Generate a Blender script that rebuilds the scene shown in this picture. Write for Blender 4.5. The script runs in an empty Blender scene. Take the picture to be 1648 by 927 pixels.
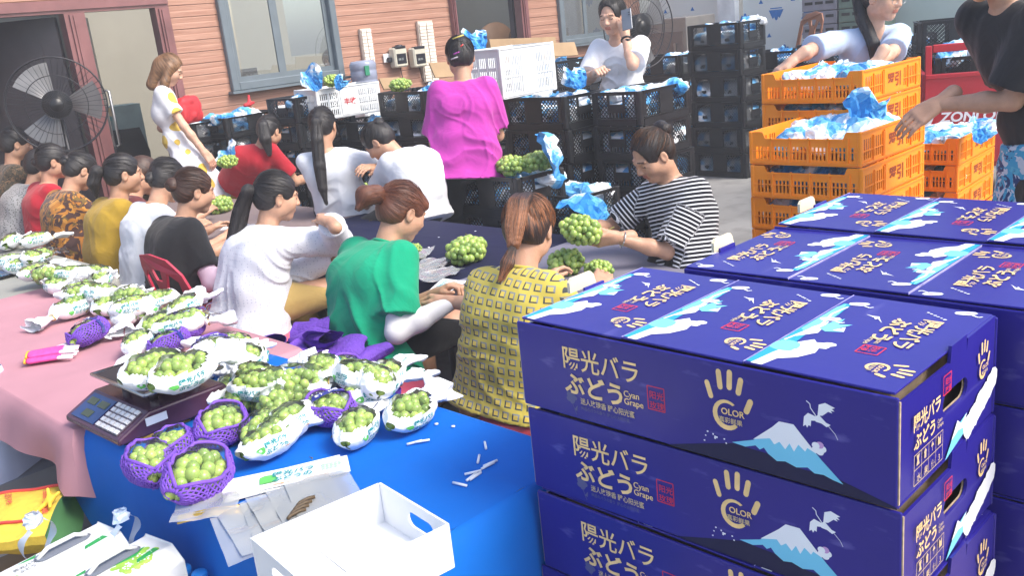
import bpy, bmesh, math, random
import numpy as np
from mathutils import Vector, Matrix, Euler
SC = bpy.context.scene
COL = SC.collection
rng = random.Random(7)

# ------------------------------------------------------------------ camera
FOC, PITCH, ROLL, YAW, EYE = 1500.0, math.radians(15.8), math.radians(6.03), math.radians(44.03), 1.63
_up = np.array([-math.sin(ROLL)*math.cos(PITCH), -math.cos(ROLL)*math.cos(PITCH), -math.sin(PITCH)])
_fw = np.array([0, 0, 1.0]) - _up*_up[2]; _fw /= np.linalg.norm(_fw)
_rt = np.cross(_up, _fw); _rt = -_rt if _rt[0] < 0 else _rt
_a = math.cos(YAW)*_rt + math.sin(YAW)*_fw
_b = -math.sin(YAW)*_rt + math.cos(YAW)*_fw
CM = np.array([_a, _b, _up])
cd = bpy.data.cameras.new('camera'); cam = bpy.data.objects.new('camera', cd); COL.objects.link(cam)
R3 = np.array([CM@[1, 0, 0], CM@[0, -1, 0], CM@[0, 0, -1]]).T
cam.matrix_world = Matrix([list(R3[0])+[0], list(R3[1])+[0], list(R3[2])+[EYE], [0, 0, 0, 1]])
cd.sensor_width = 36; cd.lens = 36*FOC/1648; cd.clip_start = .05; cd.clip_end = 500
SC.camera = cam
def ray(px, py): return CM@np.array([(px-824)/FOC, (py-463.5)/FOC, 1.0])
def at(px, py, z):
    r = ray(px, py); t = (z-EYE)/r[2]; return np.array([r[0]*t, r[1]*t, z])
def atd(px, py, d): return ray(px, py)*d + np.array([0, 0, EYE])
def atx(px, py, x):
    r = ray(px, py); return r*(x/r[0]) + np.array([0, 0, EYE])
def aty(px, py, y):
    r = ray(px, py); return r*(y/r[1]) + np.array([0, 0, EYE])

# ------------------------------------------------------------------ light
SUN_EL, SUN_AZ = math.radians(48), math.radians(-72)      # azimuth from +X towards +Y
W = bpy.data.worlds.new('World'); SC.world = W; W.use_nodes = True
nt = W.node_tree; bg = nt.nodes['Background']
sky = nt.nodes.new('ShaderNodeTexSky'); sky.sky_type = 'NISHITA'; sky.sun_disc = False
sky.sun_elevation = SUN_EL; sky.sun_rotation = math.pi/2 - SUN_AZ
sky.air_density = 1.0; sky.dust_density = 3.0; sky.ozone_density = 1.0
nt.links.new(sky.outputs[0], bg.inputs[0]); bg.inputs[1].default_value = .15
ld = bpy.data.lights.new('sun', 'SUN'); lo = bpy.data.objects.new('sun', ld); COL.objects.link(lo)
ld.energy = 1.75; ld.angle = math.radians(24); ld.color = (1, .95, .88)
sd = Vector((math.cos(SUN_EL)*math.cos(SUN_AZ), math.cos(SUN_EL)*math.sin(SUN_AZ), math.sin(SUN_EL)))
lo.rotation_euler = sd.to_track_quat('Z', 'Y').to_euler()
SC.view_settings.view_transform = 'Standard'; SC.view_settings.look = 'None'
SC.view_settings.exposure = 1.15; SC.view_settings.gamma = 1
SC.cycles.max_bounces = 8; SC.cycles.transparent_max_bounces = 24
try: SC.cycles.use_denoising = True
except Exception: pass

# ------------------------------------------------------------------ materials
def srgb(r, g, b):
    f = lambda c: (c/255/12.92) if c/255 <= .04045 else ((c/255+.055)/1.055)**2.4
    return (f(r), f(g), f(b))
_mats = {}
def mat(name, col=(.5, .5, .5), rough=.6, spec=.4, var=.12, scale=8, bump=0, bscale=60, metal=0, alpha=1, trans=0, sss=0, sheen=0, emit=0, coat=0):
    """plain principled surface whose colour wanders a little with a noise, and an optional bump"""
    if name in _mats: return _mats[name]
    m = bpy.data.materials.new(name); m.use_nodes = True; n = m.node_tree.nodes; L = m.node_tree.links
    p = n['Principled BSDF']; c = (*col, 1)
    p.inputs['Roughness'].default_value = rough; p.inputs['Specular IOR Level'].default_value = spec
    p.inputs['Metallic'].default_value = metal; p.inputs['Base Color'].default_value = c
    p.inputs['Alpha'].default_value = alpha; p.inputs['Transmission Weight'].default_value = trans
    if coat: p.inputs['Coat Weight'].default_value = coat; p.inputs['Coat Roughness'].default_value = .12
    if sheen: p.inputs['Sheen Weight'].default_value = sheen
    if sss: p.inputs['Subsurface Weight'].default_value = sss; p.inputs['Subsurface Radius'].default_value = (.01, .004, .002); p.inputs['Subsurface Scale'].default_value = 1
    if emit: p.inputs['Emission Color'].default_value = c; p.inputs['Emission Strength'].default_value = emit
    tc = n.new('ShaderNodeTexCoord')
    if var:
        nz = n.new('ShaderNodeTexNoise'); nz.inputs['Scale'].default_value = scale; nz.inputs['Detail'].default_value = 5
        L.new(tc.outputs['Object'], nz.inputs['Vector'])
        mx = n.new('ShaderNodeMix'); mx.data_type = 'RGBA'
        mx.inputs[6].default_value = (*[v*(1-var) for v in col], 1); mx.inputs[7].default_value = (*[min(1, v*(1+var)) for v in col], 1)
        mr = n.new('ShaderNodeMapRange'); mr.inputs[1].default_value = .3; mr.inputs[2].default_value = .7
        L.new(nz.outputs['Fac'], mr.inputs[0]); L.new(mr.outputs[0], mx.inputs[0]); L.new(mx.outputs[2], p.inputs['Base Color'])
    if bump:
        nb = n.new('ShaderNodeTexNoise'); nb.inputs['Scale'].default_value = bscale; nb.inputs['Detail'].default_value = 4
        L.new(tc.outputs['Object'], nb.inputs['Vector'])
        bp = n.new('ShaderNodeBump'); bp.inputs['Strength'].default_value = bump; bp.inputs['Distance'].default_value = .01
        L.new(nb.outputs['Fac'], bp.inputs['Height']); L.new(bp.outputs[0], p.inputs['Normal'])
    _mats[name] = m; return m
def nodes(m):
    t = m.node_tree; return t.nodes, t.links, t.nodes['Principled BSDF']
def math_node(n, L, op, a, b=None):
    x = n.new('ShaderNodeMath'); x.operation = op
    for i, v in enumerate((a, b)):
        if v is None: continue
        if isinstance(v, (int, float)): x.inputs[i].default_value = v
        else: L.new(v, x.inputs[i])
    return x.outputs[0]
def mixcol(n, L, fac, a, b):
    x = n.new('ShaderNodeMix'); x.data_type = 'RGBA'
    if isinstance(fac, (int, float)): x.inputs[0].default_value = fac
    else: L.new(fac, x.inputs[0])
    for i, v in ((6, a), (7, b)):
        if isinstance(v, tuple): x.inputs[i].default_value = (*v, 1)
        else: L.new(v, x.inputs[i])
    return x.outputs[2]
def film_mat(name, tint=(1, 1, 1), gloss=.25, rough=.12, haze=.0):
    """thin clear plastic: see-through with a glossy skin"""
    if name in _mats: return _mats[name]
    m = bpy.data.materials.new(name); m.use_nodes = True; n = m.node_tree.nodes; L = m.node_tree.links
    n.remove(n['Principled BSDF']); out = n['Material Output']
    tr = n.new('ShaderNodeBsdfTransparent'); tr.inputs[0].default_value = (*tint, 1)
    gl = n.new('ShaderNodeBsdfGlossy'); gl.inputs['Roughness'].default_value = rough
    df = n.new('ShaderNodeBsdfDiffuse'); df.inputs[0].default_value = (.85, .87, .85, 1)
    lw = n.new('ShaderNodeLayerWeight'); lw.inputs[0].default_value = gloss
    m1 = n.new('ShaderNodeMixShader'); m2 = n.new('ShaderNodeMixShader')
    m1.inputs[0].default_value = haze; L.new(tr.outputs[0], m1.inputs[1]); L.new(df.outputs[0], m1.inputs[2])
    L.new(lw.outputs['Fresnel'], m2.inputs[0]); L.new(m1.outputs[0], m2.inputs[1]); L.new(gl.outputs[0], m2.inputs[2])
    L.new(m2.outputs[0], out.inputs[0]); _mats[name] = m; return m

# ------------------------------------------------------------------ mesh helpers
def mesh_np(name, V, F, mats, mi=None, smooth=True, origin=None, attrs=None):
    """mesh from arrays: V (n,3); F a list of (k,3)/(k,4) arrays"""
    V = np.asarray(V, np.float32).reshape(-1, 3)
    if origin is not None: V = V - np.asarray(origin, np.float32)
    me = bpy.data.meshes.new(name)
    Fs = [np.asarray(f, np.int32) for f in (F if isinstance(F, list) else [F]) if len(f)]
    me.vertices.add(len(V)); me.vertices.foreach_set('co', V.ravel())
    nl = sum(f.size for f in Fs); npoly = sum(len(f) for f in Fs)
    me.loops.add(nl); me.polygons.add(npoly)
    me.loops.foreach_set('vertex_index', np.concatenate([f.ravel() for f in Fs]))
    tot = np.concatenate([np.full(len(f), f.shape[1], np.int32) for f in Fs])
    me.polygons.foreach_set('loop_start', np.concatenate([[0], np.cumsum(tot)[:-1]]).astype(np.int32))
    if mi is not None: me.polygons.foreach_set('material_index', np.asarray(mi, np.int32))
    me.polygons.foreach_set('use_smooth', np.full(npoly, bool(smooth)))
    for m in (mats if isinstance(mats, (list, tuple)) else [mats]): me.materials.append(m)
    for k, v in (attrs or {}).items():
        a = me.attributes.new(k, 'FLOAT', 'POINT'); a.data.foreach_set('value', np.asarray(v, np.float32))
    me.update(); me.validate(); return me
class MB:
    """collects boxes, tubes, sheets ... into ONE mesh"""
    def __init__(s): s.v = []; s.f = []; s.m = []; s.sm = []
    def add(s, V, F, mi=0, smooth=False):
        o = len(s.v); s.v += [tuple(map(float, p)) for p in V]
        s.f += [tuple(int(i)+o for i in q) for q in F]; s.m += [mi]*len(F); s.sm += [smooth]*len(F); return s
    def box(s, c, d, mi=0, M=None, bev=0):
        x, y, z = (v/2 for v in d)
        if bev:
            b = min(bev, x*.45, y*.45, z*.45); V = []
            for sx in (-1, 1):
                for sy in (-1, 1):
                    for sz in (-1, 1):
                        V += [(sx*x, sy*(y-b), sz*(z-b)), (sx*(x-b), sy*y, sz*(z-b)), (sx*(x-b), sy*(y-b), sz*z)]
            I = lambda sx, sy, sz, k: ((sx > 0)*4+(sy > 0)*2+(sz > 0))*3+k
            F = []
            for sg in (-1, 1):
                q = [(-1, -1), (1, -1), (1, 1), (-1, 1)]
                F += [[I(sg, a, b2, 0) for a, b2 in q], [I(a, sg, b2, 1) for a, b2 in q], [I(a, b2, sg, 2) for a, b2 in q]]
                for s2 in (-1, 1):
                    F += [[I(sg, s2, -1, 0), I(sg, s2, 1, 0), I(sg, s2, 1, 1), I(sg, s2, -1, 1)], [I(sg, -1, s2, 0), I(sg, 1, s2, 0), I(sg, 1, s2, 2), I(sg, -1, s2, 2)], [I(-1, sg, s2, 1), I(1, sg, s2, 1), I(1, sg, s2, 2), I(-1, sg, s2, 2)]]
                    for s3 in (-1, 1): F.append([I(sg, s2, s3, 0), I(sg, s2, s3, 1), I(sg, s2, s3, 2)])
            # outward winding
            F2 = []
            for q in F:
                P = [np.array(V[i]) for i in q]; nn = np.cross(P[1]-P[0], P[2]-P[0])
                F2.append(q if nn@sum(P) > 0 else q[::-1])
            F = F2
        else:
            V = [(sx*x, sy*y, sz*z) for sx in (-1, 1) for sy in (-1, 1) for sz in (-1, 1)]
            F = [(0, 1, 3, 2), (4, 6, 7, 5), (0, 4, 5, 1), (2, 3, 7, 6), (0, 2, 6, 4), (1, 5, 7, 3)]
        V = np.array(V)
        if M is not None: V = V@np.asarray(M).T
        return s.add(V+np.asarray(c), F, mi)
    def tube(s, pts, r, n=8, mi=0, smooth=True, caps=True):
        P = np.array(pts, float); k = len(P); rr = np.full(k, r) if np.isscalar(r) else np.array(r, float)
        T = np.gradient(P, axis=0); T /= np.linalg.norm(T, axis=1)[:, None]+1e-12
        up = np.array([0, 0, 1.0]) if abs(T[0][2]) < .9 else np.array([1.0, 0, 0])
        N = np.cross(T[0], up); N /= np.linalg.norm(N); V = []
        for i in range(k):
            N = N-T[i]*(N@T[i]); N /= np.linalg.norm(N)+1e-12; B = np.cross(T[i], N)
            for j in range(n):
                a = 2*math.pi*j/n; V.append(P[i]+rr[i]*(math.cos(a)*N+math.sin(a)*B))
        F = [(i*n+j, i*n+(j+1) % n, (i+1)*n+(j+1) % n, (i+1)*n+j) for i in range(k-1) for j in range(n)]
        if caps: F += [tuple(range(n))[::-1], tuple((k-1)*n+j for j in range(n))]
        return s.add(V, F, mi, smooth)
    def lathe(s, prof, c=(0, 0, 0), n=20, mi=0, M=None, smooth=True):
        k = len(prof); V = [(r*math.cos(2*math.pi*j/n), r*math.sin(2*math.pi*j/n), z) for r, z in prof for j in range(n)]
        F = [(i*n+j, i*n+(j+1) % n, (i+1)*n+(j+1) % n, (i+1)*n+j) for i in range(k-1) for j in range(n)]
        V = np.array(V)
        if M is not None: V = V@np.asarray(M).T
        return s.add(V+np.asarray(c), F, mi, smooth)
    def sheet(s, G, mi=0, smooth=True, mask=None, flip=False):
        """G (a,b,3) grid"""
        a, b = G.shape[:2]; F = []
        for i in range(a-1):
            for j in range(b-1):
                if mask is not None and not mask[i][j]: continue
                q = (i*b+j, (i+1)*b+j, (i+1)*b+j+1, i*b+j+1); F.append(q[::-1] if flip else q)
        return s.add(G.reshape(-1, 3), F, mi, smooth)
    def mesh(s, name, mats):
        me = bpy.data.meshes.new(name); me.from_pydata(s.v, [], s.f)
        for m in (mats if isinstance(mats, (list, tuple)) else [mats]): me.materials.append(m)
        me.polygons.foreach_set('material_index', s.m); me.polygons.foreach_set('use_smooth', s.sm); me.update(); return me
    def build(s, name, mats, parent=None, loc=(0, 0, 0), rz=0): return link(name, s.mesh(name, mats), parent, loc, rz)
def link(name, data, parent=None, loc=(0, 0, 0), rz=0):
    o = bpy.data.objects.new(name, data); COL.objects.link(o); o.location = [float(v) for v in loc]; o.rotation_euler = (0, 0, rz)
    if parent is not None: o.parent = parent
    return o
def tag(o, label=None, cat=None, group=None, kind=None):
    for k, v in (('label', label), ('category', cat), ('group', group), ('kind', kind)):
        if v: o[k] = v
    return o
def empty(name, loc=(0, 0, 0), rz=0):
    o = link(name, None, None, loc, rz); o.empty_display_size = .1; return o
def kids(o): return list(o.children)
def copy_tree(o, loc=None, rz=None, label=None, group=None, parent=None):
    c = o.copy(); COL.objects.link(c)
    if parent is not None: c.parent = parent
    for ch in kids(o): copy_tree(ch, parent=c)
    if loc is not None: c.location = [float(v) for v in loc]
    if rz is not None: c.rotation_euler = (0, 0, rz) if np.isscalar(rz) else rz
    if label: c['label'] = label
    if group: c['group'] = group
    return c
def bevel(o, w=.004, seg=2):
    m = o.modifiers.new('b', 'BEVEL'); m.width = w; m.segments = seg; m.limit_method = 'ANGLE'; m.angle_limit = .6; return o
def plate(outer, holes, t):
    """flat panel with holes, outline in its own xy plane, thickness t -> (V, F)"""
    cu = bpy.data.curves.new('plate', 'CURVE'); cu.dimensions = '2D'; cu.fill_mode = 'BOTH'; cu.extrude = t/2
    for pts in [outer]+list(holes):
        sp = cu.splines.new('POLY'); sp.points.add(len(pts)-1); sp.use_cyclic_u = True
        for q, p in zip(sp.points, pts): q.co = (p[0], p[1], 0, 1)
    return curve_geo(cu)
def curve_geo(cu):
    o = bpy.data.objects.new('tmp', cu); COL.objects.link(o); dg = bpy.context.evaluated_depsgraph_get(); dg.update()
    me = bpy.data.meshes.new_from_object(o.evaluated_get(dg)); V = np.array([v.co[:] for v in me.vertices]).reshape(-1, 3); F = [tuple(p.vertices) for p in me.polygons]
    bpy.data.objects.remove(o); bpy.data.curves.remove(cu); bpy.data.meshes.remove(me); return V, F
_tx = {}
def text_geo(s, bold=0.0):
    """text as flat triangles, one unit high letters, origin lower left"""
    if (s, bold) not in _tx:
        cu = bpy.data.curves.new('txt', 'FONT'); cu.body = s; cu.size = 1; cu.resolution_u = 3; cu.offset = bold
        cu.fill_mode = 'FRONT'
        V, F = curve_geo(cu); _tx[(s, bold)] = (V[:, :2], F)
    return _tx[(s, bold)]
def stadium(cx, cy, w, h, n=8, rot=0):
    r = h/2; P = [(w/2-r+r*math.cos(a), r*math.sin(a)) for a in np.linspace(-math.pi/2, math.pi/2, n)]+[(-w/2+r+r*math.cos(a), r*math.sin(a)) for a in np.linspace(math.pi/2, 3*math.pi/2, n)]
    c, s = math.cos(rot), math.sin(rot); return [(cx+x*c-y*s, cy+x*s+y*c) for x, y in P]
def Rz(a): return np.array([[math.cos(a), -math.sin(a), 0], [math.sin(a), math.cos(a), 0], [0, 0, 1]])
# value noise
def _hash(ix, iy, iz, seed):
    h = (ix.astype(np.int64)*374761393+iy.astype(np.int64)*668265263+iz.astype(np.int64)*2147483647+seed*1274126177) & 0xffffffff
    h = ((h ^ (h >> 13))*1274126177) & 0xffffffff; h = (h ^ (h >> 16)) & 0xffff
    return h.astype(np.float32)/32767.5-1
def noise3(P, seed=0):
    P = np.asarray(P, np.float32); i = np.floor(P).astype(np.int64); f = P-i; f = f*f*(3-2*f); o = 0
    for dx in (0, 1):
        for dy in (0, 1):
            for dz in (0, 1):
                w = (f[..., 0] if dx else 1-f[..., 0])*(f[..., 1] if dy else 1-f[..., 1])*(f[..., 2] if dz else 1-f[..., 2])
                o = o+w*_hash(i[..., 0]+dx, i[..., 1]+dy, i[..., 2]+dz, seed)
    return o
# ------------------------------------------------------------------ smooth solids (for bodies, clothes, hair)
class Field:
    def __init__(s, lo, hi, h):
        s.lo = np.array(lo, np.float32); s.h = h; s.n = np.maximum(np.ceil((np.array(hi)-lo)/h).astype(int)+1, 3)
        s.f = np.full(s.n, .06, np.float32)
    def sub(s, a, b):
        i0 = np.clip(np.floor((np.array(a)-s.lo)/s.h).astype(int), 0, s.n-1); i1 = np.clip(np.ceil((np.array(b)-s.lo)/s.h).astype(int)+1, 1, s.n)
        if (i1 <= i0).any(): return None, None
        ax = [s.lo[k]+s.h*np.arange(i0[k], i1[k], dtype=np.float32) for k in range(3)]
        return tuple(slice(i0[k], i1[k]) for k in range(3)), np.stack(np.meshgrid(*ax, indexing='ij'), -1)
    def _mix(s, sl, d, k, op):
        g = s.f[sl]
        if op == '+': t = np.maximum(k-np.abs(g-d), 0)/k if k else 0; s.f[sl] = np.minimum(g, d)-(t*t*k*.25 if k else 0)
        else: d = -d; t = np.maximum(k-np.abs(g-d), 0)/k if k else 0; s.f[sl] = np.maximum(g, d)+(t*t*k*.25 if k else 0)
    def cap(s, p, q, r1, r2=None, k=.02, op='+'):
        p = np.array(p, np.float32); q = np.array(q, np.float32); r2 = r1 if r2 is None else r2; m = max(r1, r2)+k+2*s.h+.012
        sl, X = s.sub(np.minimum(p, q)-m, np.maximum(p, q)+m)
        if sl is None: return s
        v = q-p; t = np.clip(((X-p)@v)/max(v@v, 1e-9), 0, 1); d = np.sqrt(((X-p-t[..., None]*v)**2).sum(-1))-(r1+t*(r2-r1))
        s._mix(sl, d, k, op); return s
    def ell(s, c, r, R=None, k=.02, op='+'):
        c = np.array(c, np.float32); r = np.array(r, np.float32); m = r.max()+k+2*s.h+.012
        sl, X = s.sub(c-m, c+m)
        if sl is None: return s
        Y = X-c
        if R is not None: Y = Y@np.asarray(R, np.float32)
        k0 = np.sqrt(((Y/r)**2).sum(-1)); k1 = np.sqrt(((Y/(r*r))**2).sum(-1))+1e-6
        s._mix(sl, np.clip(k0*(k0-1)/k1, -.2, .2), k, op); return s
    def plane(s, p, n, k=.004):
        """keep the side that n points away from"""
        sl, X = s.sub(s.lo, s.lo+s.n*s.h); d = (X-np.array(p, np.float32))@np.array(n, np.float32)
        g = s.f; t = np.maximum(k-np.abs(g-d), 0)/k; s.f = np.maximum(g, d)+t*t*k*.25; return s
    def coords(s): return s.sub(s.lo, s.lo+s.n*s.h)[1]
    def net(s):
        f = s.f; f[0] = f[-1] = .05; f[:, 0] = f[:, -1] = .05; f[:, :, 0] = f[:, :, -1] = .05
        g = f < 0; n = s.n; c = np.zeros(n-1, np.int8)
        for a in (0, 1):
            for b in (0, 1):
                for d in (0, 1): c += g[a:n[0]-1+a, b:n[1]-1+b, d:n[2]-1+d]
        I = np.argwhere((c > 0) & (c < 8))
        if not len(I): return np.zeros((0, 3)), np.zeros((0, 4), int)
        idx = np.full(n-1, -1, np.int64); idx[tuple(I.T)] = np.arange(len(I))
        acc = np.zeros((len(I), 3)); cnt = np.zeros(len(I))
        O = [(a, b, d) for a in (0, 1) for b in (0, 1) for d in (0, 1)]
        for o in O:
            for ax in range(3):
                if o[ax]: continue
                o2 = list(o); o2[ax] = 1; J = I+o; K = I+o2; f0 = f[tuple(J.T)]; f1 = f[tuple(K.T)]; m = (f0 < 0) != (f1 < 0)
                t = np.where(m, f0/np.where(m, f0-f1, 1), 0); P = np.tile(np.array(o, float), (len(I), 1)); P[:, ax] += t
                acc += P*m[:, None]; cnt += m
        V = (I+acc/cnt[:, None])*s.h+s.lo; Q = []
        for ax in range(3):
            b, d = [(1, 2), (2, 0), (0, 1)][ax]; sh = [slice(None)]*3; s0 = list(sh); s1 = list(sh); s0[ax] = slice(0, n[ax]-1); s1[ax] = slice(1, n[ax])
            a0 = g[tuple(s0)]; a1 = g[tuple(s1)]; E = np.argwhere(a0 != a1); E = E[(E[:, b] > 0) & (E[:, d] > 0) & (E[:, b] < n[b]-1) & (E[:, d] < n[d]-1)]
            ins = a0[tuple(E.T)]; eb = np.eye(3, dtype=int)[b]; ed = np.eye(3, dtype=int)[d]
            q = np.stack([idx[tuple((E-eb-ed).T)], idx[tuple((E-ed).T)], idx[tuple(E.T)], idx[tuple((E-eb).T)]], 1)
            q[~ins] = q[~ins][:, ::-1]; Q.append(q)
        Q = np.concatenate(Q); Q = Q[(Q >= 0).all(1)]; return V, Q
def smooth_net(V, Q, it=1):
    """a light Laplacian pass"""
    for _ in range(it):
        A = np.zeros_like(V); c = np.zeros(len(V))
        for i, j in ((0, 1), (1, 2), (2, 3), (3, 0)):
            for a, b in ((i, j), (j, i)): np.add.at(A, Q[:, a], V[Q[:, b]]); np.add.at(c, Q[:, a], 1)
        V = V*.45+.55*A/np.maximum(c, 1)[:, None]
    return V
nrm = lambda v: np.asarray(v, float)/(np.linalg.norm(v)+1e-12)
def bounds(pts, m): P = np.array(pts); return P.min(0)-m, P.max(0)+m

# ------------------------------------------------------------------ people
SK = {}
def skin(tone):
    if tone not in SK:
        c = {'light': (.60, .36, .25), 'mid': (.50, .28, .18), 'tan': (.40, .21, .125)}[tone]
        SK[tone] = [mat('skin_'+tone, c, .46, .4, .16, 18, .12, 140, sss=.12), mat('lips_'+tone, (c[0]*.8, c[1]*.5, c[2]*.5), .4, .4, .05),
                    mat('eye_dark', (.02, .014, .012), .25, .5, 0), mat('brow_hair', (.09, .055, .04), .7, .2, 0)]
    return SK[tone]
def hair_mat(name, dark, light, f0=.45, f1=.75, grown=0):
    if name in _mats: return _mats[name]
    m = mat(name, dark, .42, .5, 0); n, L, p = nodes(m)
    a1 = n.new('ShaderNodeAttribute'); a1.attribute_name = 'ha'; a2 = n.new('ShaderNodeAttribute'); a2.attribute_name = 'hr'
    cb = n.new('ShaderNodeCombineXYZ'); L.new(math_node(n, L, 'MULTIPLY', a1.outputs['Fac'], 13), cb.inputs[0]); L.new(math_node(n, L, 'MULTIPLY', a2.outputs['Fac'], 9), cb.inputs[1])
    nz = n.new('ShaderNodeTexNoise'); nz.inputs['Scale'].default_value = 1; nz.inputs['Detail'].default_value = 6; nz.inputs['Roughness'].default_value = .7; L.new(cb.outputs[0], nz.inputs['Vector'])
    mr = n.new('ShaderNodeMapRange'); mr.inputs[1].default_value = f0; mr.inputs[2].default_value = f1; src = nz.outputs['Fac']
    if grown: g = n.new('ShaderNodeMapRange'); g.inputs[1].default_value = .0; g.inputs[2].default_value = .11; L.new(a2.outputs['Fac'], g.inputs[0]); src = math_node(n, L, 'ADD', src, math_node(n, L, 'MULTIPLY', math_node(n, L, 'SUBTRACT', g.outputs[0], .45), grown))
    L.new(src, mr.inputs[0])
    L.new(mixcol(n, L, mr.outputs[0], dark, light), p.inputs['Base Color'])
    bp = n.new('ShaderNodeBump'); bp.inputs['Strength'].default_value = .7; bp.inputs['Distance'].default_value = .006; L.new(nz.outputs['Fac'], bp.inputs['Height']); L.new(bp.outputs[0], p.inputs['Normal'])
    return m
HAIR = {'black': hair_mat('black_hair', (.012, .010, .010), (.035, .028, .026)), 'brown': hair_mat('brown_hair', (.03, .014, .009), (.14, .055, .025)),
        'auburn': hair_mat('auburn_hair', (.055, .018, .012), (.22, .075, .032), .35, .75), 'dyed': hair_mat('grown_out_dyed_hair', (.022, .011, .008), (.40, .15, .055), .50, .72, .22),
        'rooted': hair_mat('dark_hair_with_light_ends', (.016, .010, .008), (.26, .11, .045), .58, .82, .22),
        'blond': hair_mat('bleached_brown_hair', (.06, .03, .016), (.38, .2, .09), .35, .7)}
def ik(S, T, a, b, hint):
    v = T-S; d = np.linalg.norm(v)
    if d > (a+b)*.995: v = v*((a+b)*.995/d); T = S+v; d = (a+b)*.995
    u = v/d; x = (a*a-b*b+d*d)/(2*d); y = math.sqrt(max(a*a-x*x, 0)); h = np.array(hint, float); h = nrm(h-u*(h@u)); return S+u*x+h*y, T
def hand_geo(wr, y, z, side, curl=25, spread=.0, thumb=30, s=1, h=.004):
    """wr wrist, y finger direction, z back of the hand; side +1 thumb towards cross(y,z)"""
    y = nrm(y); z = nrm(z-y*(np.dot(z, y))); x = np.cross(y, z)*side; R = np.stack([x, y, z], 1); T = lambda p: wr+R@np.array(p)*s
    F = Field(wr-.23*s, wr+.23*s, h)
    F.cap(wr-y*.07*s, wr+y*.012*s, .031*s, .025*s, .01)
    xs = (.03, .0105, -.0095, -.028)
    for xi in xs: F.cap(T((xi*.6, .0, 0)), T((xi, .082, .003)), .0135*s, .0125*s, .016)
    F.cap(T((.018, .012, -.006)), T((.034, .05, -.008)), .015*s, .014*s, .02)
    for xi, fl in zip(xs, (.92, 1.03, .97, .76)):
        p = np.array([xi, .088, .003]); a = 0.0
        for i, (l, r) in enumerate(((.042, .0088), (.027, .0079), (.021, .0068))):
            a += math.radians(curl*(.75, 1.1, .8)[i]); q = p+np.array([spread*xi*3, math.cos(a), -math.sin(a)])*l*fl
            F.cap(T(p), T(q), r*s, (r-.0008)*s, .004); p = q
    a = math.radians(thumb); p = np.array([.034, .04, -.008])
    for l, r, da in ((.034, .0108, 0), (.03, .009, -.25)):
        a2 = a+da; q = p+np.array([math.sin(a2)*.8, math.cos(a2), -.35*(1 if curl > 15 else .3)])*l; F.cap(T(p), T(q), r*s, (r-.001)*s, .006); p = q
    V, Q = F.net(); return smooth_net(V, Q), Q
def head_geo(hc, R, N, s=1, h=.0042, jaw=1.0):
    F = Field(*bounds([hc, N], .19*s), h); T = lambda x, y, z: hc+R@np.array([x, y, z])*s
    E = lambda c, r, k=.02, op='+': F.ell(T(*c), np.array(r)*s, R, k*s, op); C = lambda a, b, r1, r2=None, k=.012: F.cap(T(*a), T(*b), r1*s, (r1 if r2 is None else r2)*s, k*s)
    E((0, -.014, .032), (.073, .092, .082)); E((0, .026, -.03), (.0575*jaw, .062, .074), .035); E((0, .06, -.088), (.024, .02, .021), .03)
    for x in (-1, 1):
        E((x*.036, .05, -.025), (.028, .03, .028), .03); E((x*.05, .0, -.055), (.018, .035, .03), .03)
        E((x*.031, .098, .006), (.017, .016, .011), .012, '-'); E((x*.031, .0745, .004), (.0145, .0125, .0115), .004)
        E((x*.077, -.008, -.006), (.009, .019, .031), .006); E((x*.086, -.003, -.004), (.006, .009, .016), .006, '-'); E((x*.010, .094, -.026), (.009, .009, .008), .008)
        C((x*.012, .088, .026), (x*.045, .072, .026), .008, .006, .014)
    C((0, .086, .016), (0, .103, -.021), .0075, .0105, .014)
    C((-.017, .083, -.0515), (.017, .083, -.0515), .0058, None, .006); C((-.014, .083, -.0605), (.014, .083, -.0605), .0065, None, .006)
    F.cap(T(0, -.025, -.045), N, .049*s, .052*s, .03)
    V, Q = F.net(); return V, Q
def face_index(V, Q, hc, R, s):
    X = ((V[Q].mean(1)-hc)@R)/s; x, y, z = np.abs(X[:, 0]), X[:, 1], X[:, 2]; mi = np.zeros(len(Q), int)
    mi[(y > .055) & (np.abs(x-.031) < .0125) & (np.abs(z-.003) < .0034)] = 2
    mi[(y > .055) & (np.abs(x-.032) < .0165) & (np.abs(z-.0295+(x-.032)*.15) < .0028)] = 3
    mi[(y > .07) & (x < .0205) & (z < -.046) & (z > -.067)] = 1; return mi
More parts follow.
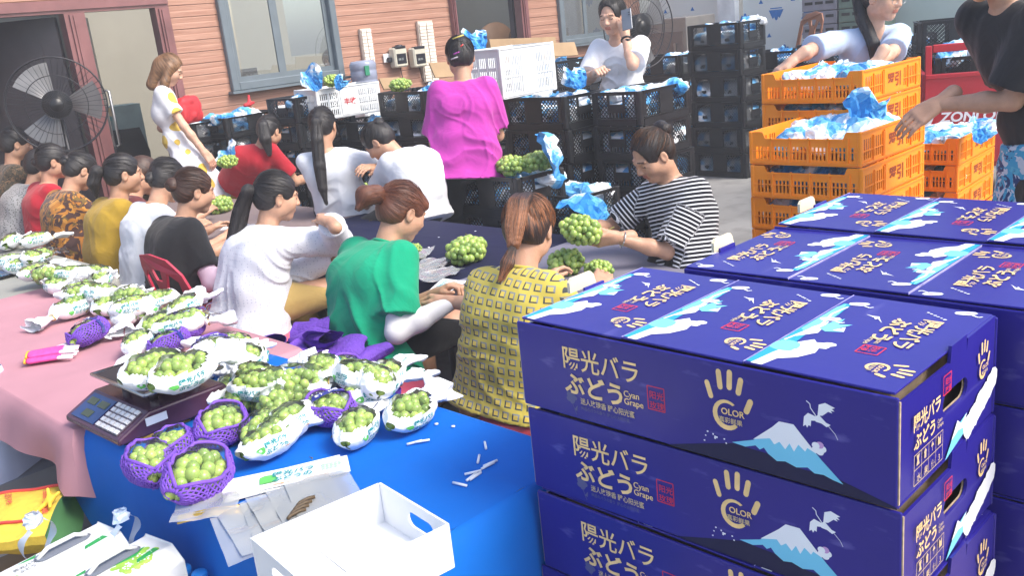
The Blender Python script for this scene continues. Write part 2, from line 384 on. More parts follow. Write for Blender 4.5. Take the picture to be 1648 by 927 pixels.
def hair_geo(hc, R, s, tie, cut=0.0, thick=1.0, h=.005, long=None, nape=-.06, fringe=0, ears=True, fore=0):
    F = Field(*bounds([hc], .17*s) if long is None else bounds([hc, hc-R[:, 2]*.3*s], .17*s), h); T = lambda x, y, z: hc+R@np.array([x, y, z])*s
    E = lambda c, r, k=.02, op='+': F.ell(T(*c), np.array(r)*s, R, k*s, op)
    t = .0105*thick
    E((0, -.014, .032), (.073+t, .094+t, .084+t)); E((0, -.045, -.01), (.06+t, .058+t, .06+t), .03)
    if fringe: E((0, .06, .055), (.06, .036, .032), .02)
    if long:
        for x in (-1, 1):
            F.cap(T(x*.07, .0, .02), T(x*.085, .01, -.1), .03*s, .033*s, .03); F.cap(T(x*.085, .01, -.1), T(x*.075, .045, -.2), .033*s, .026*s, .03)
        F.cap(T(0, -.07, 0), T(0, -.075, -.16), .06*s, .05*s, .04)
    E((0, .108-cut, -.026+fore), (.064, .076, .098), .012, '-')
    if ears:
        for x in (-1, 1): E((x*.088, .0, -.026), (.03, .034, .046), .012, '-')
    if long is None: E((0, -.02, nape-.1), (.14, .16, .1), .012, '-')
    # combed grooves run towards the tie
    tv = nrm(tie); u = nrm(np.cross(tv, [1, 0, .2])); w = np.cross(tv, u)
    ax = F.coords(); X = ((ax-hc)@R)/s; az = np.arctan2(X@w, X@u); F.f += (.0016*s*noise3(np.stack([az*9, X@tv*6, X@tv*0], -1), 3)).astype(np.float32)
    V, Q = F.net(); X = ((V-hc)@R)/s; return V, Q, np.arctan2(X@w, X@u), X@tv
def tail_geo(P, r, h=.0055, seed=0, flat=1.0, braid=0):
    """hair strand bundle along a polyline"""
    P = np.array(P, float); r = np.array(r, float); F = Field(*bounds(P, r.max()+.03), h)
    L = np.concatenate([[0], np.cumsum(np.linalg.norm(np.diff(P, axis=0), axis=1))])
    if braid:
        n = int(L[-1]/.016); tt = np.linspace(0, L[-1]*.98, n*3)
        for j in range(3):
            q = [np.array([np.interp(t, L, P[:, i]) for i in range(3)])+np.array(braid)*np.interp(t, L, r)*.75*math.sin(t/.05*2*math.pi+j*2.094)+np.array((.0, 0, 0)) for t in tt]
            dp = nrm(np.cross(braid, P[-1]-P[0])); q = [p+dp*.006*math.sin(2*(t/.05*2*math.pi+j*2.094)) for p, t in zip(q, tt)]
            for a, b, t in zip(q[:-1], q[1:], tt): F.cap(a, b, float(np.interp(t, L, r))*.55, None, .002)
    else:
        for i in range(len(P)-1): F.cap(P[i], P[i+1], r[i], r[i+1], .012)
    d = nrm(P[-1]-P[0]); u = nrm(np.cross(d, [.3, .7, .2])); w = np.cross(d, u)
    X = F.coords(); best = None; tt = np.linspace(0, 1, 24); C = np.array([[np.interp(t*L[-1], L, P[:, i]) for i in range(3)] for t in tt])
    def frame(Y):
        k = ((Y[..., None, :]-C)**2).sum(-1).argmin(-1) if Y.ndim == 2 else None
        c = C[k]; return np.arctan2((Y-c)@w, (Y-c)@u), tt[k]*L[-1]
    fl = X.reshape(-1, 3); m = np.abs(F.f.ravel()) < .02; az, tl = frame(fl[m])
    g = F.f.ravel(); g[m] += .0022*noise3(np.stack([az*4, tl*8, az*0+seed], -1), 5); F.f = g.reshape(F.f.shape)
    V, Q = F.net(); az, tl = frame(V); return V, Q, az, tl
def strand_arrays(lines, rad):
    m = MB(); [m.tube(l, rad, 3, caps=False) for l in lines]; V = np.array(m.v); Q = np.array(m.f); n = [len(l)*3 for l in lines]; r = np.random.RandomState(len(lines))
    return V, Q, np.repeat(r.rand(len(lines))*6, n), np.concatenate([np.repeat(np.linspace(0, .3, len(l)), 3) for l in lines])
def cap_strands(hc, R, s, tie, n, thick, fore):
    """single hairs combed over the cap towards the tie, a little loose"""
    r = np.random.RandomState(int(abs(hc[0])*997) % 9999); tv = nrm(tie); u = nrm(np.cross(tv, [1, 0, .2])); w = np.cross(tv, u); t = .0115*thick; rad = np.array([.073+t, .094+t, .084+t]); c = np.array([0, -.014, .032]); L = []
    while len(L) < n:
        az = r.rand()*6.283; th = np.linspace(.12+.5*r.rand(), 1.2+1.0*r.rand(), 12); lift = .002+.007*r.rand()**2; wob = r.randn()*.12; P = []
        for k, a in enumerate(th):
            d = tv*math.cos(a)+(u*math.cos(az+wob*a)+w*math.sin(az+wob*a))*math.sin(a); q = c+d/np.sqrt(((d/rad)**2).sum()); q = q+d*(lift*math.sin(k/11*3.1)-.0015)
            if (q[1] > .035 and q[2] < .055+fore) or (abs(q[0]) > .055 and q[2] < .012 and q[1] > -.045) or q[2] < -.055: break
            P.append(hc+R@q*s)
        if len(P) > 4: L.append(P)
        elif r.rand() < .05: n -= 1
    return strand_arrays(L, .001)
def tail_strands(P, r_, n):
    P = np.array(P); L0 = np.concatenate([[0], np.cumsum(np.linalg.norm(np.diff(P, axis=0), axis=1))]); d = nrm(P[-1]-P[0]); u = nrm(np.cross(d, [.3, .7, .2])); w = np.cross(d, u); r = np.random.RandomState(n+len(P)); out = []
    for _ in range(n):
        a = r.rand()*6.28; k = .85+.25*r.rand(); e = .6+.45*r.rand(); tt = np.linspace(.02, e, 12)*L0[-1]; ph = r.rand()*6
        out.append([np.array([np.interp(t, L0, P[:, i]) for i in range(3)])+(u*math.cos(a+t*2)+w*math.sin(a+t*2))*(max(np.interp(t, L0, r_), .012)*k)+(P[-1]-P[-2])*max(0, t/L0[-1]-1) for t in tt])
    return strand_arrays(out, .0013)
def join_geo(parts):
    V = []; Q = []; M = []; o = 0; A = [[], []]
    for g in parts:
        V.append(g[0]); Q.append(g[1]+o); o += len(g[0])
        M.append(g[2] if len(g) == 3 else np.zeros(len(g[1]), int))
        if len(g) == 4: A[0].append(g[2]); A[1].append(g[3])
    return np.concatenate(V), np.concatenate(Q), np.concatenate(M), A
UP = np.array([0, 0, 1.0])
def person(label, pelvis, head, yaw, hyaw=None, hpitch=10, hroll=0, hands=(None, None), elbows=(None, None), legs='sit', tone='mid', w=1.0, s=1.0, bulge=.05, twist=0,
           shirt=None, pants=None, hair=None, det=1, handpose=(None, None), jaw=1.0, sw=1.0, feet=None, group=None):
    h = {2: .0065, 1: .008, 0: .011}[det]
    P0 = np.array(pelvis, float); hc = np.array(head, float); ya = math.radians(yaw); f = np.array([math.cos(ya), math.sin(ya), 0]); l = np.array([-f[1], f[0], 0])
    hy = math.radians(yaw if hyaw is None else hyaw); hp = math.radians(hpitch); hf = np.array([math.cos(hy)*math.cos(hp), math.sin(hy)*math.cos(hp), -math.sin(hp)])
    hr = nrm(np.cross(hf, UP)); hu = np.cross(hr, hf); a = math.radians(hroll); hr, hu = hr*math.cos(a)+hu*math.sin(a), hu*math.cos(a)-hr*math.sin(a); R = np.stack([hr, hf, hu], 1)
    sp = nrm(hc-P0); N = hc-hu*.10*s-sp*.06*s-hf*.03*s; sp = nrm(N-P0); fp = nrm(f-sp*(f@sp)); TL = np.linalg.norm(N-P0)
    C1 = P0+(N-P0)*.3-fp*bulge*.7; C2 = P0+(N-P0)*.66-fp*bulge; ta = math.radians(twist); ls = nrm(l*math.cos(ta)+np.cross(sp, l)*math.sin(ta)); SC_ = N-nrm(N-C2)*.058*s
    S = [SC_+ls*.136*s*sw*sg for sg in (1, -1)]            # left, right shoulder
    UA, FA = .285*s, .245*s; E = []; Wr = []
    for i, sg in enumerate((1, -1)):
        T = hands[i]; hint = elbows[i]
        if T is None: T = S[i]-UP*.4+f*.12
        if hint is None: hint = ls*sg*.25-UP*.9-f*.25
        e, t = ik(S[i], np.array(T, float), UA, FA, hint); E.append(e); Wr.append(t)
    HJ = [P0+l*.085*s*sg for sg in (1, -1)]; K = []; A = []
    for i, sg in enumerate((1, -1)):
        if feet is not None and feet[i] is not None: ft = np.array(feet[i], float)
        elif legs == 'sit': ft = np.array([*(P0+f*.36+l*.11*sg)[:2], .07])
        else: ft = np.array([*(P0+l*.10*sg)[:2], .08])
        k, an = ik(HJ[i], ft, .41*s, .40*s, f+l*sg*.25); K.append(k); A.append(an)
    # ---- body: one surface per region, overlapping inside the limbs
    g = []
    F = Field(*bounds([P0, N, *S, *E, *Wr, *K, *A], .2), h*1.15)
    w2 = .5+.5*w
    tors = lambda F, o, k: (F.cap(P0+l*.062*s*w, P0-l*.062*s*w, .104*w+o, None, k), F.cap(C1+l*.048*s*w, C1-l*.048*s*w, .090*w+o, None, k), F.cap(C2+ls*.062*s*w2, C2-ls*.062*s*w2, .089*w2+o*.8, None, k),
                            F.cap(SC_+ls*.102*s*sw-sp*.012, SC_-ls*.102*s*sw-sp*.012, .046+o*.5, None, k*.7), F.cap(SC_+sp*.01+ls*.035, SC_+sp*.01-ls*.035, .048+o*.4, None, k*.6), F.cap(SC_-sp*.06+ls*.066, SC_-sp*.06-ls*.066, .064+o*.6, None, k))
    tors(F, -.006, .07); F.cap(SC_, N, .050*s, .049*s, .05); aw = (.5+.5*w)*s
    for i in (0, 1):
        F.cap(S[i], E[i], .042*aw, .034*aw, .03); F.cap(E[i], E[i]*.65+Wr[i]*.35, .034*aw, .035*aw, .02); F.cap(E[i]*.65+Wr[i]*.35, Wr[i], .035*aw, .0235*s, .02)
        F.cap(HJ[i], K[i], .082*aw, .056*aw, .03); F.cap(K[i], K[i]*.65+A[i]*.35, .05*aw, .052*aw, .02); F.cap(K[i]*.65+A[i]*.35, A[i], .052*aw, .034*aw, .02)
        ftd = nrm(f+l*.15*(1, -1)[i]); F.cap(A[i]-UP*.04, A[i]-UP*.045+ftd*.14, .034*s, .028*s, .03)
    g.append(F.net())
    V, Q = head_geo(hc, R, N, s, .0042 if det else .006, jaw); g.append((V, Q, face_index(V, Q, hc, R, s)))
    for i, sg in enumerate((1, -1)):
        hpz = handpose[i] or {}; fd = nrm(Wr[i]-E[i]); y = np.array(hpz.get('dir', fd), float); zb = np.array(hpz.get('back', UP*.8+ls*sg*.4), float)
        g.append(hand_geo(Wr[i], y, zb, (1 if sg < 0 else -1)*-1, hpz.get('curl', 28), 0, hpz.get('thumb', 25), s, .0042 if det == 2 or hpz else .006))
    V, Q, M, _ = join_geo(g); org = np.array([P0[0], P0[1], 0.0])
    root = link('person', mesh_np('person', V, Q, skin(tone), M, True, org), None, org); tag(root, label, 'person', group)
    J = dict(P0=P0, N=N, S=S, E=E, W=Wr, K=K, A=A, R=R, hc=hc, f=f, l=l, ls=ls, sp=sp, root=root, org=org, HJ=HJ)
    def child(name, V, Q, m, attrs=None, smooth=True): return link(name, mesh_np(name, V, Q, m, None, smooth, org, attrs), root)
    # ---- trousers / skirt
    if pants:
        F = Field(*bounds([P0, *K, *A], .2), h*1.2); o = pants.get('loose', .016)
        F.cap(P0+l*.062*s*w, P0-l*.062*s*w, .105*w+o*.9, None, .05); F.cap(P0+sp*.1+l*.05, P0+sp*.1-l*.05, .092*w+o*.6, None, .05); ln = pants.get('len', 1.0)
        for i in (0, 1):
            F.cap(HJ[i], K[i], .086*aw+o, .06*aw+o, .03)
            if ln > .5: q = K[i]+(A[i]-K[i])*(ln-.5)*2; F.cap(K[i], q, .055*aw+o, .04*aw+o+.01, .02)
        if ln <= .5:
            for i in (0, 1): q = HJ[i]+(K[i]-HJ[i])*ln*2; F.cap(q+nrm(K[i]-HJ[i])*.13, q+nrm(K[i]-HJ[i])*.25, .16, None, .004, '-')
        X = F.coords(); F.f += .004*noise3(X*np.array([14, 14, 22.]), 11); F.plane(P0+sp*.14, sp)
        V, Q = F.net(); child(pants.get('name', 'trousers'), V, Q, pants['mat'])
    # ---- shirt or dress
    if shirt:
        skq = [P0-UP*shirt['skirt']+np.array(shirt.get('sway', (0, 0, 0)))+v*.2 for v in (l, -l, f, -f)] if shirt.get('skirt') else []
        F = Field(*bounds([P0-sp*(shirt.get('hem', .05)+.08), N, *S, *E, *Wr, *skq], .17), h); o = shirt.get('loose', .014); k = .075
        tors(F, o, k); hem = shirt.get('hem', .05); hipx = shirt.get('hips', 0)
        F.cap(P0-sp*(hem+.05)+l*.066*s*w, P0-sp*(hem+.05)-l*.066*s*w, .108*w+o+hipx, None, .08)
        if shirt.get('skirt'):
            q = P0-UP*shirt['skirt']; 
            for t in np.linspace(0, 1, 7): c = P0*(1-t)+q*t+np.array(shirt.get('sway', (0, 0, 0)))*t; r = .105+.17*t; F.cap(c+l*.06, c-l*.06, r, None, .05)
        sl = shirt.get('sleeve', .55); sr = shirt.get('sr', .016)
        for i in (0, 1):
            G = Field(F.lo, F.lo+(F.n-1)*F.h, F.h)
            if sl <= 1:
                q = S[i]+(E[i]-S[i])*sl; d = nrm(E[i]-S[i]); G.cap(S[i]-d*.02, q+d*.06, .044*aw+sr*.8, .043*aw+sr*1.5, .01); G.plane(q, d)
            else:
                q = E[i]+(Wr[i]-E[i])*(sl-1); d = nrm(Wr[i]-E[i]); G.cap(S[i], E[i], .044*aw+sr, .041*aw+sr, .01); G.cap(E[i], q+d*.05, .041*aw+sr, .034*aw+sr, .02); G.plane(q, d)
            n3 = np.minimum(F.n, G.n); a = F.f[:n3[0], :n3[1], :n3[2]]; b = G.f[:n3[0], :n3[1], :n3[2]]; t = np.maximum(.035-np.abs(a-b), 0)/.035
            F.f[:n3[0], :n3[1], :n3[2]] = np.minimum(a, b)-t*t*.035*.25
        X = F.coords(); Xl = np.stack([(X-P0)@l, (X-P0)@fp, (X-P0)@sp], -1); am = shirt.get('wr', .006)
        sd_ = shirt.get('seed', len(label)); wq = noise3(X*4+sd_, 8)*.12; f1 = (1-np.abs(noise3(np.stack([Xl[..., 0]*4+Xl[..., 1]*3, Xl[..., 2]*11+np.abs(Xl[..., 0])*7+wq*30, Xl[..., 1]*3], -1)+sd_, 21)))**3*1.6; f2 = (1-np.abs(noise3(np.stack([Xl[..., 0]*12+wq*20, Xl[..., 2]*4, Xl[..., 1]*5], -1)+sd_*2, 22)))**4; fold = f1+f2*.8-.6
        low = np.clip(1.2-Xl[..., 2]/TL, .35, 1); F.f -= (am*fold*low).astype(np.float32); F.f += (.004*noise3(X*7, 4)).astype(np.float32)
        if shirt.get('skirt'):
            an = np.arctan2(Xl[..., 1], Xl[..., 0]); F.f += (np.where(Xl[..., 2] < 0, np.clip(-Xl[..., 2]*.04, 0, .016), 0)*np.sin(an*11+noise3(X*3, 2)*2)).astype(np.float32)
            F.plane(P0-UP*shirt['skirt'], -UP)
        else: F.plane(P0-sp*hem, nrm(-sp+fp*shirt.get('tilt', .0)))
        nk = shirt.get('neck', .062); F.ell(N+sp*.035*s+fp*.012, (nk, nk, .055), np.stack([ls, fp, sp], 1), .008, '-')
        if shirt.get('vneck'): F.cap(N+fp*.05+sp*.03, N+fp*.12-sp*.15, .055, .008, .01, '-')
        V, Q = F.net(); V = smooth_net(V, Q)
        u = (V-P0)@ls; vv = (V-P0)@sp
        for i in (0, 1):
            for a, b, base in ((S[i], E[i], 0), (E[i], Wr[i], .29)):
                d = nrm(b-a); t = (V-a)@d; rad = np.linalg.norm(V-a-t[:, None]*d, axis=1); m = (t > .07 if base == 0 else t > .0) & (rad < .085) & (np.abs((V-SC_)@ls) > .13)
                q = nrm(np.cross(d, UP)); vv = np.where(m, t+base+.01, vv); u = np.where(m, np.arctan2((V-a)@q, (V-a)@np.cross(d, q))*.06, u)
        so = child(shirt.get('name', 'shirt'), V, Q, shirt['mat'], {'gu': u, 'gv': vv}); J['shirt'] = so
        if shirt.get('collar'):
            m = MB(); n = 22; c = N+sp*.0+fp*.01; m.tube([c+ls*math.cos(t)*(nk+.004)+fp*math.sin(t)*(nk-.002)+sp*(.012-.016*math.sin(t)) for t in np.linspace(0, 2*math.pi, n)], .007, 6); m.v = [tuple(np.array(p)-org) for p in m.v]; m.build('neckband', shirt['collar'], root)
    # ---- arm sleeves
    for i, m in ((i, m) for i, m in enumerate((shirt or {}).get('cuffs', (None, None))) if m):
        F = Field(*bounds([S[i], E[i], Wr[i]], .1), .007); F.cap(E[i]+(S[i]-E[i])*.25, E[i], .047*aw, .042*aw, .01); F.cap(E[i], E[i]*.6+Wr[i]*.4, .042*aw, .0425*aw, .02); F.cap(E[i]*.6+Wr[i]*.4, Wr[i]-nrm(Wr[i]-E[i])*.01, .0425*aw, .031*s, .02); V, Q = F.net(); child('arm_sleeve', V, Q, m)
    # ---- hair
    if hair:
        hm = HAIR[hair['col']]; T = lambda x, y, z: hc+R@np.array([x, y, z])*s; tie = hair.get('tie', (0, -.11, .02)); gs = []
        gs.append(hair_geo(hc, R, s, tie, hair.get('cut', 0), hair.get('thick', 1), .005 if det else .0065, hair.get('long'), hair.get('nape', -.06), hair.get('fringe', 0), hair.get('ears', True), hair.get('fore', .012)))
        if det: gs.append(cap_strands(hc, R, s, tie, 200 if det == 2 else 90, hair.get('thick', 1), hair.get('fore', .012)))
        if hair.get('bun'): 
            r = hair['bun']; b = T(*(np.array(tie)*(1+r*4))); F = Field(*bounds([b], r+.03), .005); F.ell(b, (r, r*.85, r), R, .02); X = (F.coords()-b)@R; F.f += .004*np.sin(np.arctan2(X[..., 2], X[..., 0])*2+np.sqrt((X**2).sum(-1))*260)
            V, Q = F.net(); X = (V-b)@R; gs.append((V, Q, np.arctan2(X[:, 2], X[:, 0])*.6, np.linalg.norm(X, axis=1)))
        for tl in hair.get('tails', []):
            if tl.get('drop'): b0 = T(*tl['p'][-1]); tl['p'] = [tuple(q) for q in tl['p']]+[tuple(R.T@((b0+np.array(q)-hc)/s)) for q in tl['drop']]
            gs.append(tail_geo([T(*p) if len(p) == 3 else np.array(p[:3]) for p in tl['p']], np.array(tl['r'])*s, .0055 if det else .008, 0, 1, tl.get('braid', 0)))
        if det: gs += [tail_strands([T(*q) for q in tl['p']], np.array(tl['r'])*s, 46) for tl in hair.get('tails', []) if not tl.get('braid')]
        V, Q, _, A2 = join_geo(gs); J['hair'] = child('hair', V, Q, hm, {'ha': np.concatenate(A2[0]), 'hr': np.concatenate(A2[1])})
        if hair.get('band'):
            m = MB(); c = T(*tie); d = nrm(R@np.array(tie)); u = nrm(np.cross(d, UP)); v = np.cross(d, u); r = hair.get('bandr', .02)
            m.tube([c+d*.005+u*r*math.cos(t)+v*r*math.sin(t)-org for t in np.linspace(0, 2*math.pi, 14)], .006, 6); m.build('hair_band', hair['band'], root)
    return J
# ------------------------------------------------------------------ prints (flat ink on boxes, bags, paper)
from mathutils.geometry import tessellate_polygon
class Ink:
    """flat coloured shapes in a (u, v) metre plane, put on a surface by a map"""
    def __init__(s): s.V = []; s.F = []; s.M = []; s.lay = 0
    def poly(s, P, m):
        T = tessellate_polygon([[Vector((x, y, 0)) for x, y in P]]); o = len(s.V); s.lay += 1; z = .0004+.0000022*(s.lay % 500)
        s.V += [(x, y, z) for x, y in P]; s.F += [tuple(i+o for i in t) for t in T]; s.M += [m]*len(T); return s
    def text(s, t, x, y, size, m, rot=0, bold=.012, w=None):
        V, F = text_geo(t, bold)
        if not len(V): return s
        k = (w/V[:, 0].max()) if w else size; c, q = math.cos(rot), math.sin(rot); o = len(s.V); s.lay += 1; z = .0016+.000003*(s.lay % 100)
        s.V += [(x+a*k*c-b*size*q, y+a*k*q+b*size*c, z) for a, b in V]; s.F += [tuple(i+o for i in f) for f in F]; s.M += [m]*len(F); return s
    def blob(s, x, y, rx, ry, m, rot=0, n=14, jag=0, seed=1):
        r = random.Random(seed); c, q = math.cos(rot), math.sin(rot); P = []
        for i in range(n):
            a = 2*math.pi*i/n; k = 1+jag*(r.random()-.5); P.append((x+rx*k*math.cos(a)*c-ry*k*math.sin(a)*q, y+rx*k*math.cos(a)*q+ry*k*math.sin(a)*c))
        return s.poly(P, m)
    def line(s, P, wd, m):
        for (x0, y0), (x1, y1) in zip(P[:-1], P[1:]):
            d = math.hypot(x1-x0, y1-y0)+1e-9; nx, ny = -(y1-y0)/d*wd/2, (x1-x0)/d*wd/2; s.poly([(x0-nx, y0-ny), (x1-nx, y1-ny), (x1+nx, y1+ny), (x0+nx, y0+ny)], m)
        return s
    def rect(s, x, y, w, h, wd, m): return s.line([(x, y), (x+w, y), (x+w, y+h), (x, y+h), (x, y)], wd, m)
    def build(s, name, mats, fn, parent, loc=(0, 0, 0)):
        V = np.array([fn(*p) for p in s.V]); me = bpy.data.meshes.new(name); me.from_pydata([tuple(map(float, p)) for p in V], [], s.F)
        for m in mats: me.materials.append(m)
        me.polygons.foreach_set('material_index', s.M)
        return link(name, me, parent, loc)
def hand_logo(k, x, y, sz, m, md, rot=0):
    c, q = math.cos(rot), math.sin(rot); T = lambda a, b: (x+(a*c-b*q)*sz, y+(a*q+b*c)*sz)
    for fx, fy, L, wd, an in ((-.42, .28, .42, .12, .28), (-.16, .55, .46, .125, .08), (.08, .58, .46, .125, -.06), (.31, .48, .42, .125, -.22), (.5, .08, .38, .13, -.4)):
        P = stadium(fx, fy, L, wd, 5, math.pi/2+an); k.poly([T(*p) for p in P], m)
    ring = [(-.02+.33*math.cos(a), -.22+.34*math.sin(a)) for a in np.linspace(.9, 5.6, 18)]; inn = [(.0+.24*math.cos(a), -.20+.25*math.sin(a)) for a in np.linspace(5.5, 1.0, 18)]
    k.poly([T(*p) for p in ring+inn], m); k.text('OLOR', *T(-.14, -.2), .2*sz, m, rot, .02); k.text('真彩鲜果', *T(-.2, -.38), .14*sz, md, rot, .015)
def crane(k, x, y, s, m, rot=0):
    c, q = math.cos(rot), math.sin(rot); T = lambda P: [(x+(a*c-b*q)*s, y+(a*q+b*c)*s) for a, b in P]
    k.poly(T([(-.2, -.05), (0, .1), (.28, -.15), (.45, -.2), (.3, -.32), (.1, -.22), (-.12, -.2)]), m)
    k.poly(T([(-.05, .05), (.0, .5), (.25, .62), (.62, .5), (.5, .44), (.6, .36), (.45, .36), (.52, .27), (.36, .3), (.15, .1)]), m)
    k.poly(T([(-.1, 0), (-.42, .08), (-.58, -.1), (-.62, -.5), (-.52, -.42), (-.46, -.52), (-.4, -.4), (-.32, -.44), (-.3, -.2), (-.05, -.15)]), m)
    k.line(T([(-.1, .02), (-.32, .3), (-.34, .45), (-.48, .55)]), .035*s, m); k.line(T([(.3, -.2), (.62, -.52), (.72, -.72)]), .02*s, m)
INK = [mat('gold_foil', (.86, .60, .25), .35, .5, .15, 30, metal=.0), mat('seal_red', (.62, .03, .06), .5, .4, .05), mat('print_white', (.82, .84, .86), .45, .4, .03), mat('print_sky_blue', (.18, .58, .78), .45, .4, .05),
       mat('print_teal', (.02, .33, .48), .45, .4, .05), mat('print_night_navy', (.012, .012, .05), .5, .3, .05), mat('print_mauve', (.55, .32, .58), .5, .3, .05), mat('print_dull_gold', (.58, .44, .24), .45, .4, .05), mat('print_faint_grey', (.10, .10, .22), .5, .3, .05)]
GO, RE, WH, SB, TE, NV, MV, DG, FG = range(9)
# ------------------------------------------------------------------ purple gift cartons
M_PUR = mat('printed_purple_card', (.020, .014, .215), .36, .35, .12, 2.2, .10, 9, coat=.10)
n_, L_, p_ = nodes(M_PUR); tc_ = n_.new('ShaderNodeTexCoord'); mp_ = n_.new('ShaderNodeMapping'); mp_.inputs['Scale'].default_value = (1, 5, 14); L_.new(tc_.outputs['Object'], mp_.inputs[0]); z_ = n_.new('ShaderNodeTexNoise'); z_.inputs['Scale'].default_value = 3; z_.inputs['Detail'].default_value = 10; L_.new(mp_.outputs[0], z_.inputs['Vector']); r_ = n_.new('ShaderNodeMapRange'); r_.inputs[1].default_value = .62; r_.inputs[2].default_value = .80; L_.new(z_.outputs['Fac'], r_.inputs[0]); L_.new(mixcol(n_, L_, r_.outputs[0], p_.inputs['Base Color'].links[0].from_socket, (.10, .09, .34)), p_.inputs['Base Color'])
M_KRAFT = mat('raw_corrugated_edge', (.42, .32, .22), .85, .2, .2, 90); M_CREAM = mat('cream_card', (.80, .70, .50), .8, .2, .08, 12)
BL, BW, BH = .72, .39, .168           # length (Y), depth (X), height
def make_carton():
    root = empty('gift_carton')        # origin: middle of the base; front face looks to -X
    b = MB(); t = .006
    b.box((-BW/2+t/2, 0, BH/2), (t, BL, BH)); b.box((BW/2-t/2, 0, BH/2), (t, BL, BH)); b.box((0, 0, t/2), (BW-2*t-.001, BL-2*t-.001, t))
    bevel(b.build('body', [M_PUR], root), .0025)
    lin = MB(); lin.box((0, 0, BH*.45), (BW-.09, BL-.07, BH*.8)); lin.build('inner_tray', [mat('inner_kraft', (.30, .23, .16), .9, .2, .2, 30)], root)
    for sg in (-1, 1):                 # end panels with a hand hole and a raised tab
        out = [(-BW/2+.008, .002), (BW/2-.008, .002), (BW/2-.008, BH+.004), (BW*.18, BH+.004), (BW*.17, BH+.004), (BW*.16, BH-.016), (BW*.155, BH+.012), (-BW*.0, BH+.012), (-BW*.01, BH-.014), (-BW/2+.008, BH-.012)]
        V, F = plate(out, [stadium(.02, BH*.56, .10, .034, 8)], .005); q = MB(); q.add(np.stack([V[:, 0], sg*(BL/2-.0045)+V[:, 2]*1.0, V[:, 1]], 1), F); e = q.build('end_panel', [M_PUR], root)
        k = MB(); k.box((-BW/2+.004, sg*(BL/2-.002), BH/2), (.0035, .0075, BH-.012)); k.build('raw_edge', [M_KRAFT], e)
        V, F = plate(stadium(.02, BH*.56, .116, .05, 8), [stadium(.02, BH*.56, .1, .034, 8)], .002); q = MB(); q.add(np.stack([V[:, 0], sg*(BL/2-.0095)+V[:, 2], V[:, 1]], 1), F); q.build('hand_hole_rim', [M_KRAFT], e)
    for i in range(3):                 # three lid panels, each overlapping the next a little
        y0 = BL/2-.007-i*(BL-.014)/3; y1 = y0-(BL-.014)/3; l = MB(); dz = BH+.0035
        M = np.eye(3); a = .008; M = np.array([[1, 0, 0], [0, 1, 0], [0, a, 1]])
        l.box((0.002, (y0+y1)/2, dz), (BW-.012, abs(y1-y0)-.0012, .004), 0, M); lid = l.build('lid_panel', [M_PUR], root); bevel(lid, .0012)
        e_ = MB(); e_.box((.002, y0-.0012, dz+a*(y0-(y0+y1)/2)+.0002), (BW-.014, .0016, .0046)); e_.build('lid_edge', [mat('worn_lavender_edge', (.34, .32, .60), .6, .3, .3, 40)], lid); w = abs(y1-y0); D = BW-.014; k = Ink(); S = lambda s_, t_: (s_*w, t_*D)
        k.poly([S(.01, .01), S(.10, .01), S(.13, .2), S(.10, .45), S(.11, .7), S(.085, .86), S(.03, .86), S(.01, .5)], TE)
        k.poly([S(.05, .0), S(.13, .0), S(.16, .09), S(.26, .14), S(.32, .22), S(.30, .28), S(.34, .31), S(.29, .34), S(.24, .33), S(.2, .36), S(.13, .3), S(.08, .14)], WH)
        k.blob(*S(.09, .24), .10*w, .065*D, SB, .2, 12, .2, 3); k.poly([S(.02, .46), S(.12, .4), S(.10, .72), S(.05, .86), S(.02, .8)], SB)
        k.poly([S(.06, .36), S(.16, .44), S(.12, .6), S(.07, .5)], WH); k.poly([S(.12, .5), S(.19, .47), S(.3, .5), S(.24, .54), S(.29, .6), S(.2, .58), S(.19, .66), S(.14, .6)], SB)
        k.poly([S(.22, .5), S(.3, .5), S(.27, .56)], WH); k.line([S(.03, .3), S(.1, .55), S(.06, .7), S(.09, .82)], .004, WH)
        for j in range(7): k.blob(*S(.2+.02*j, .16+.03*j+.02*math.sin(j*2)), .012, .010, WH, 0, 9, .5, j)
        for sx, tx in ((.13, .88), (.84, .96), (.1, .63)):
            k.blob(*S(sx, tx), .016, .010, WH, .4, 10, .3, 2); k.blob(*S(sx+.015, tx+.005), .006, .005, MV); k.line([S(sx+.05, tx-.015), S(sx+.1, tx-.03), S(sx+.12, tx-.015)], .003, WH)
        k.poly([S(.27, .76), S(.34, .735), S(.36, .74), S(.44, .68), S(.40, .72), S(.37, .755), S(.33, .75)], WH); k.poly([S(.34, .74), S(.37, .71), S(.38, .73)], WH)
        for j in range(6): k.blob(*S(.62+.03*j, .9-.012*j), .003, .002, WH, 0, 6, .5, j)
        k.text('陽光バラ', *S(.67, .80), .036, GO, -math.pi/2, .02, .142); k.text('ぶどう', *S(.50, .76), .036, GO, -math.pi/2, .028, .108)
        k.text('Cyan', *S(.56, .5), .014, DG, -math.pi/2); k.text('Grape', *S(.50, .5), .014, DG, -math.pi/2)
        k.rect(*S(.52, .31), .034, .034, .0022, RE); k.text('阳光', S(.595, .31)[0], S(0, .31)[1]+.032, .013, RE, -math.pi/2); k.text('玫瑰', S(.535, .31)[0], S(0, .31)[1]+.032, .013, RE, -math.pi/2)
        hand_logo(k, *S(.80, .19), .052, GO, DG, -math.pi/2)
        k.build('printed_artwork', INK, lambda u, v, z, y0=y0, dz=dz: (-BW/2+.009+v, y0-.001-u, dz+.0022+z+a*((y0-u)-(y0+y1)/2)), lid)
    k = Ink(); U = lambda u, v: (u*BL, v*BH)   # long face
    k.poly([U(.46, .0), U(.56, .12), U(.64, .21), U(.72, .2), U(.80, .14), U(.88, .14), U(.94, .08), U(1.0, .02), U(1.0, 0)], NV)
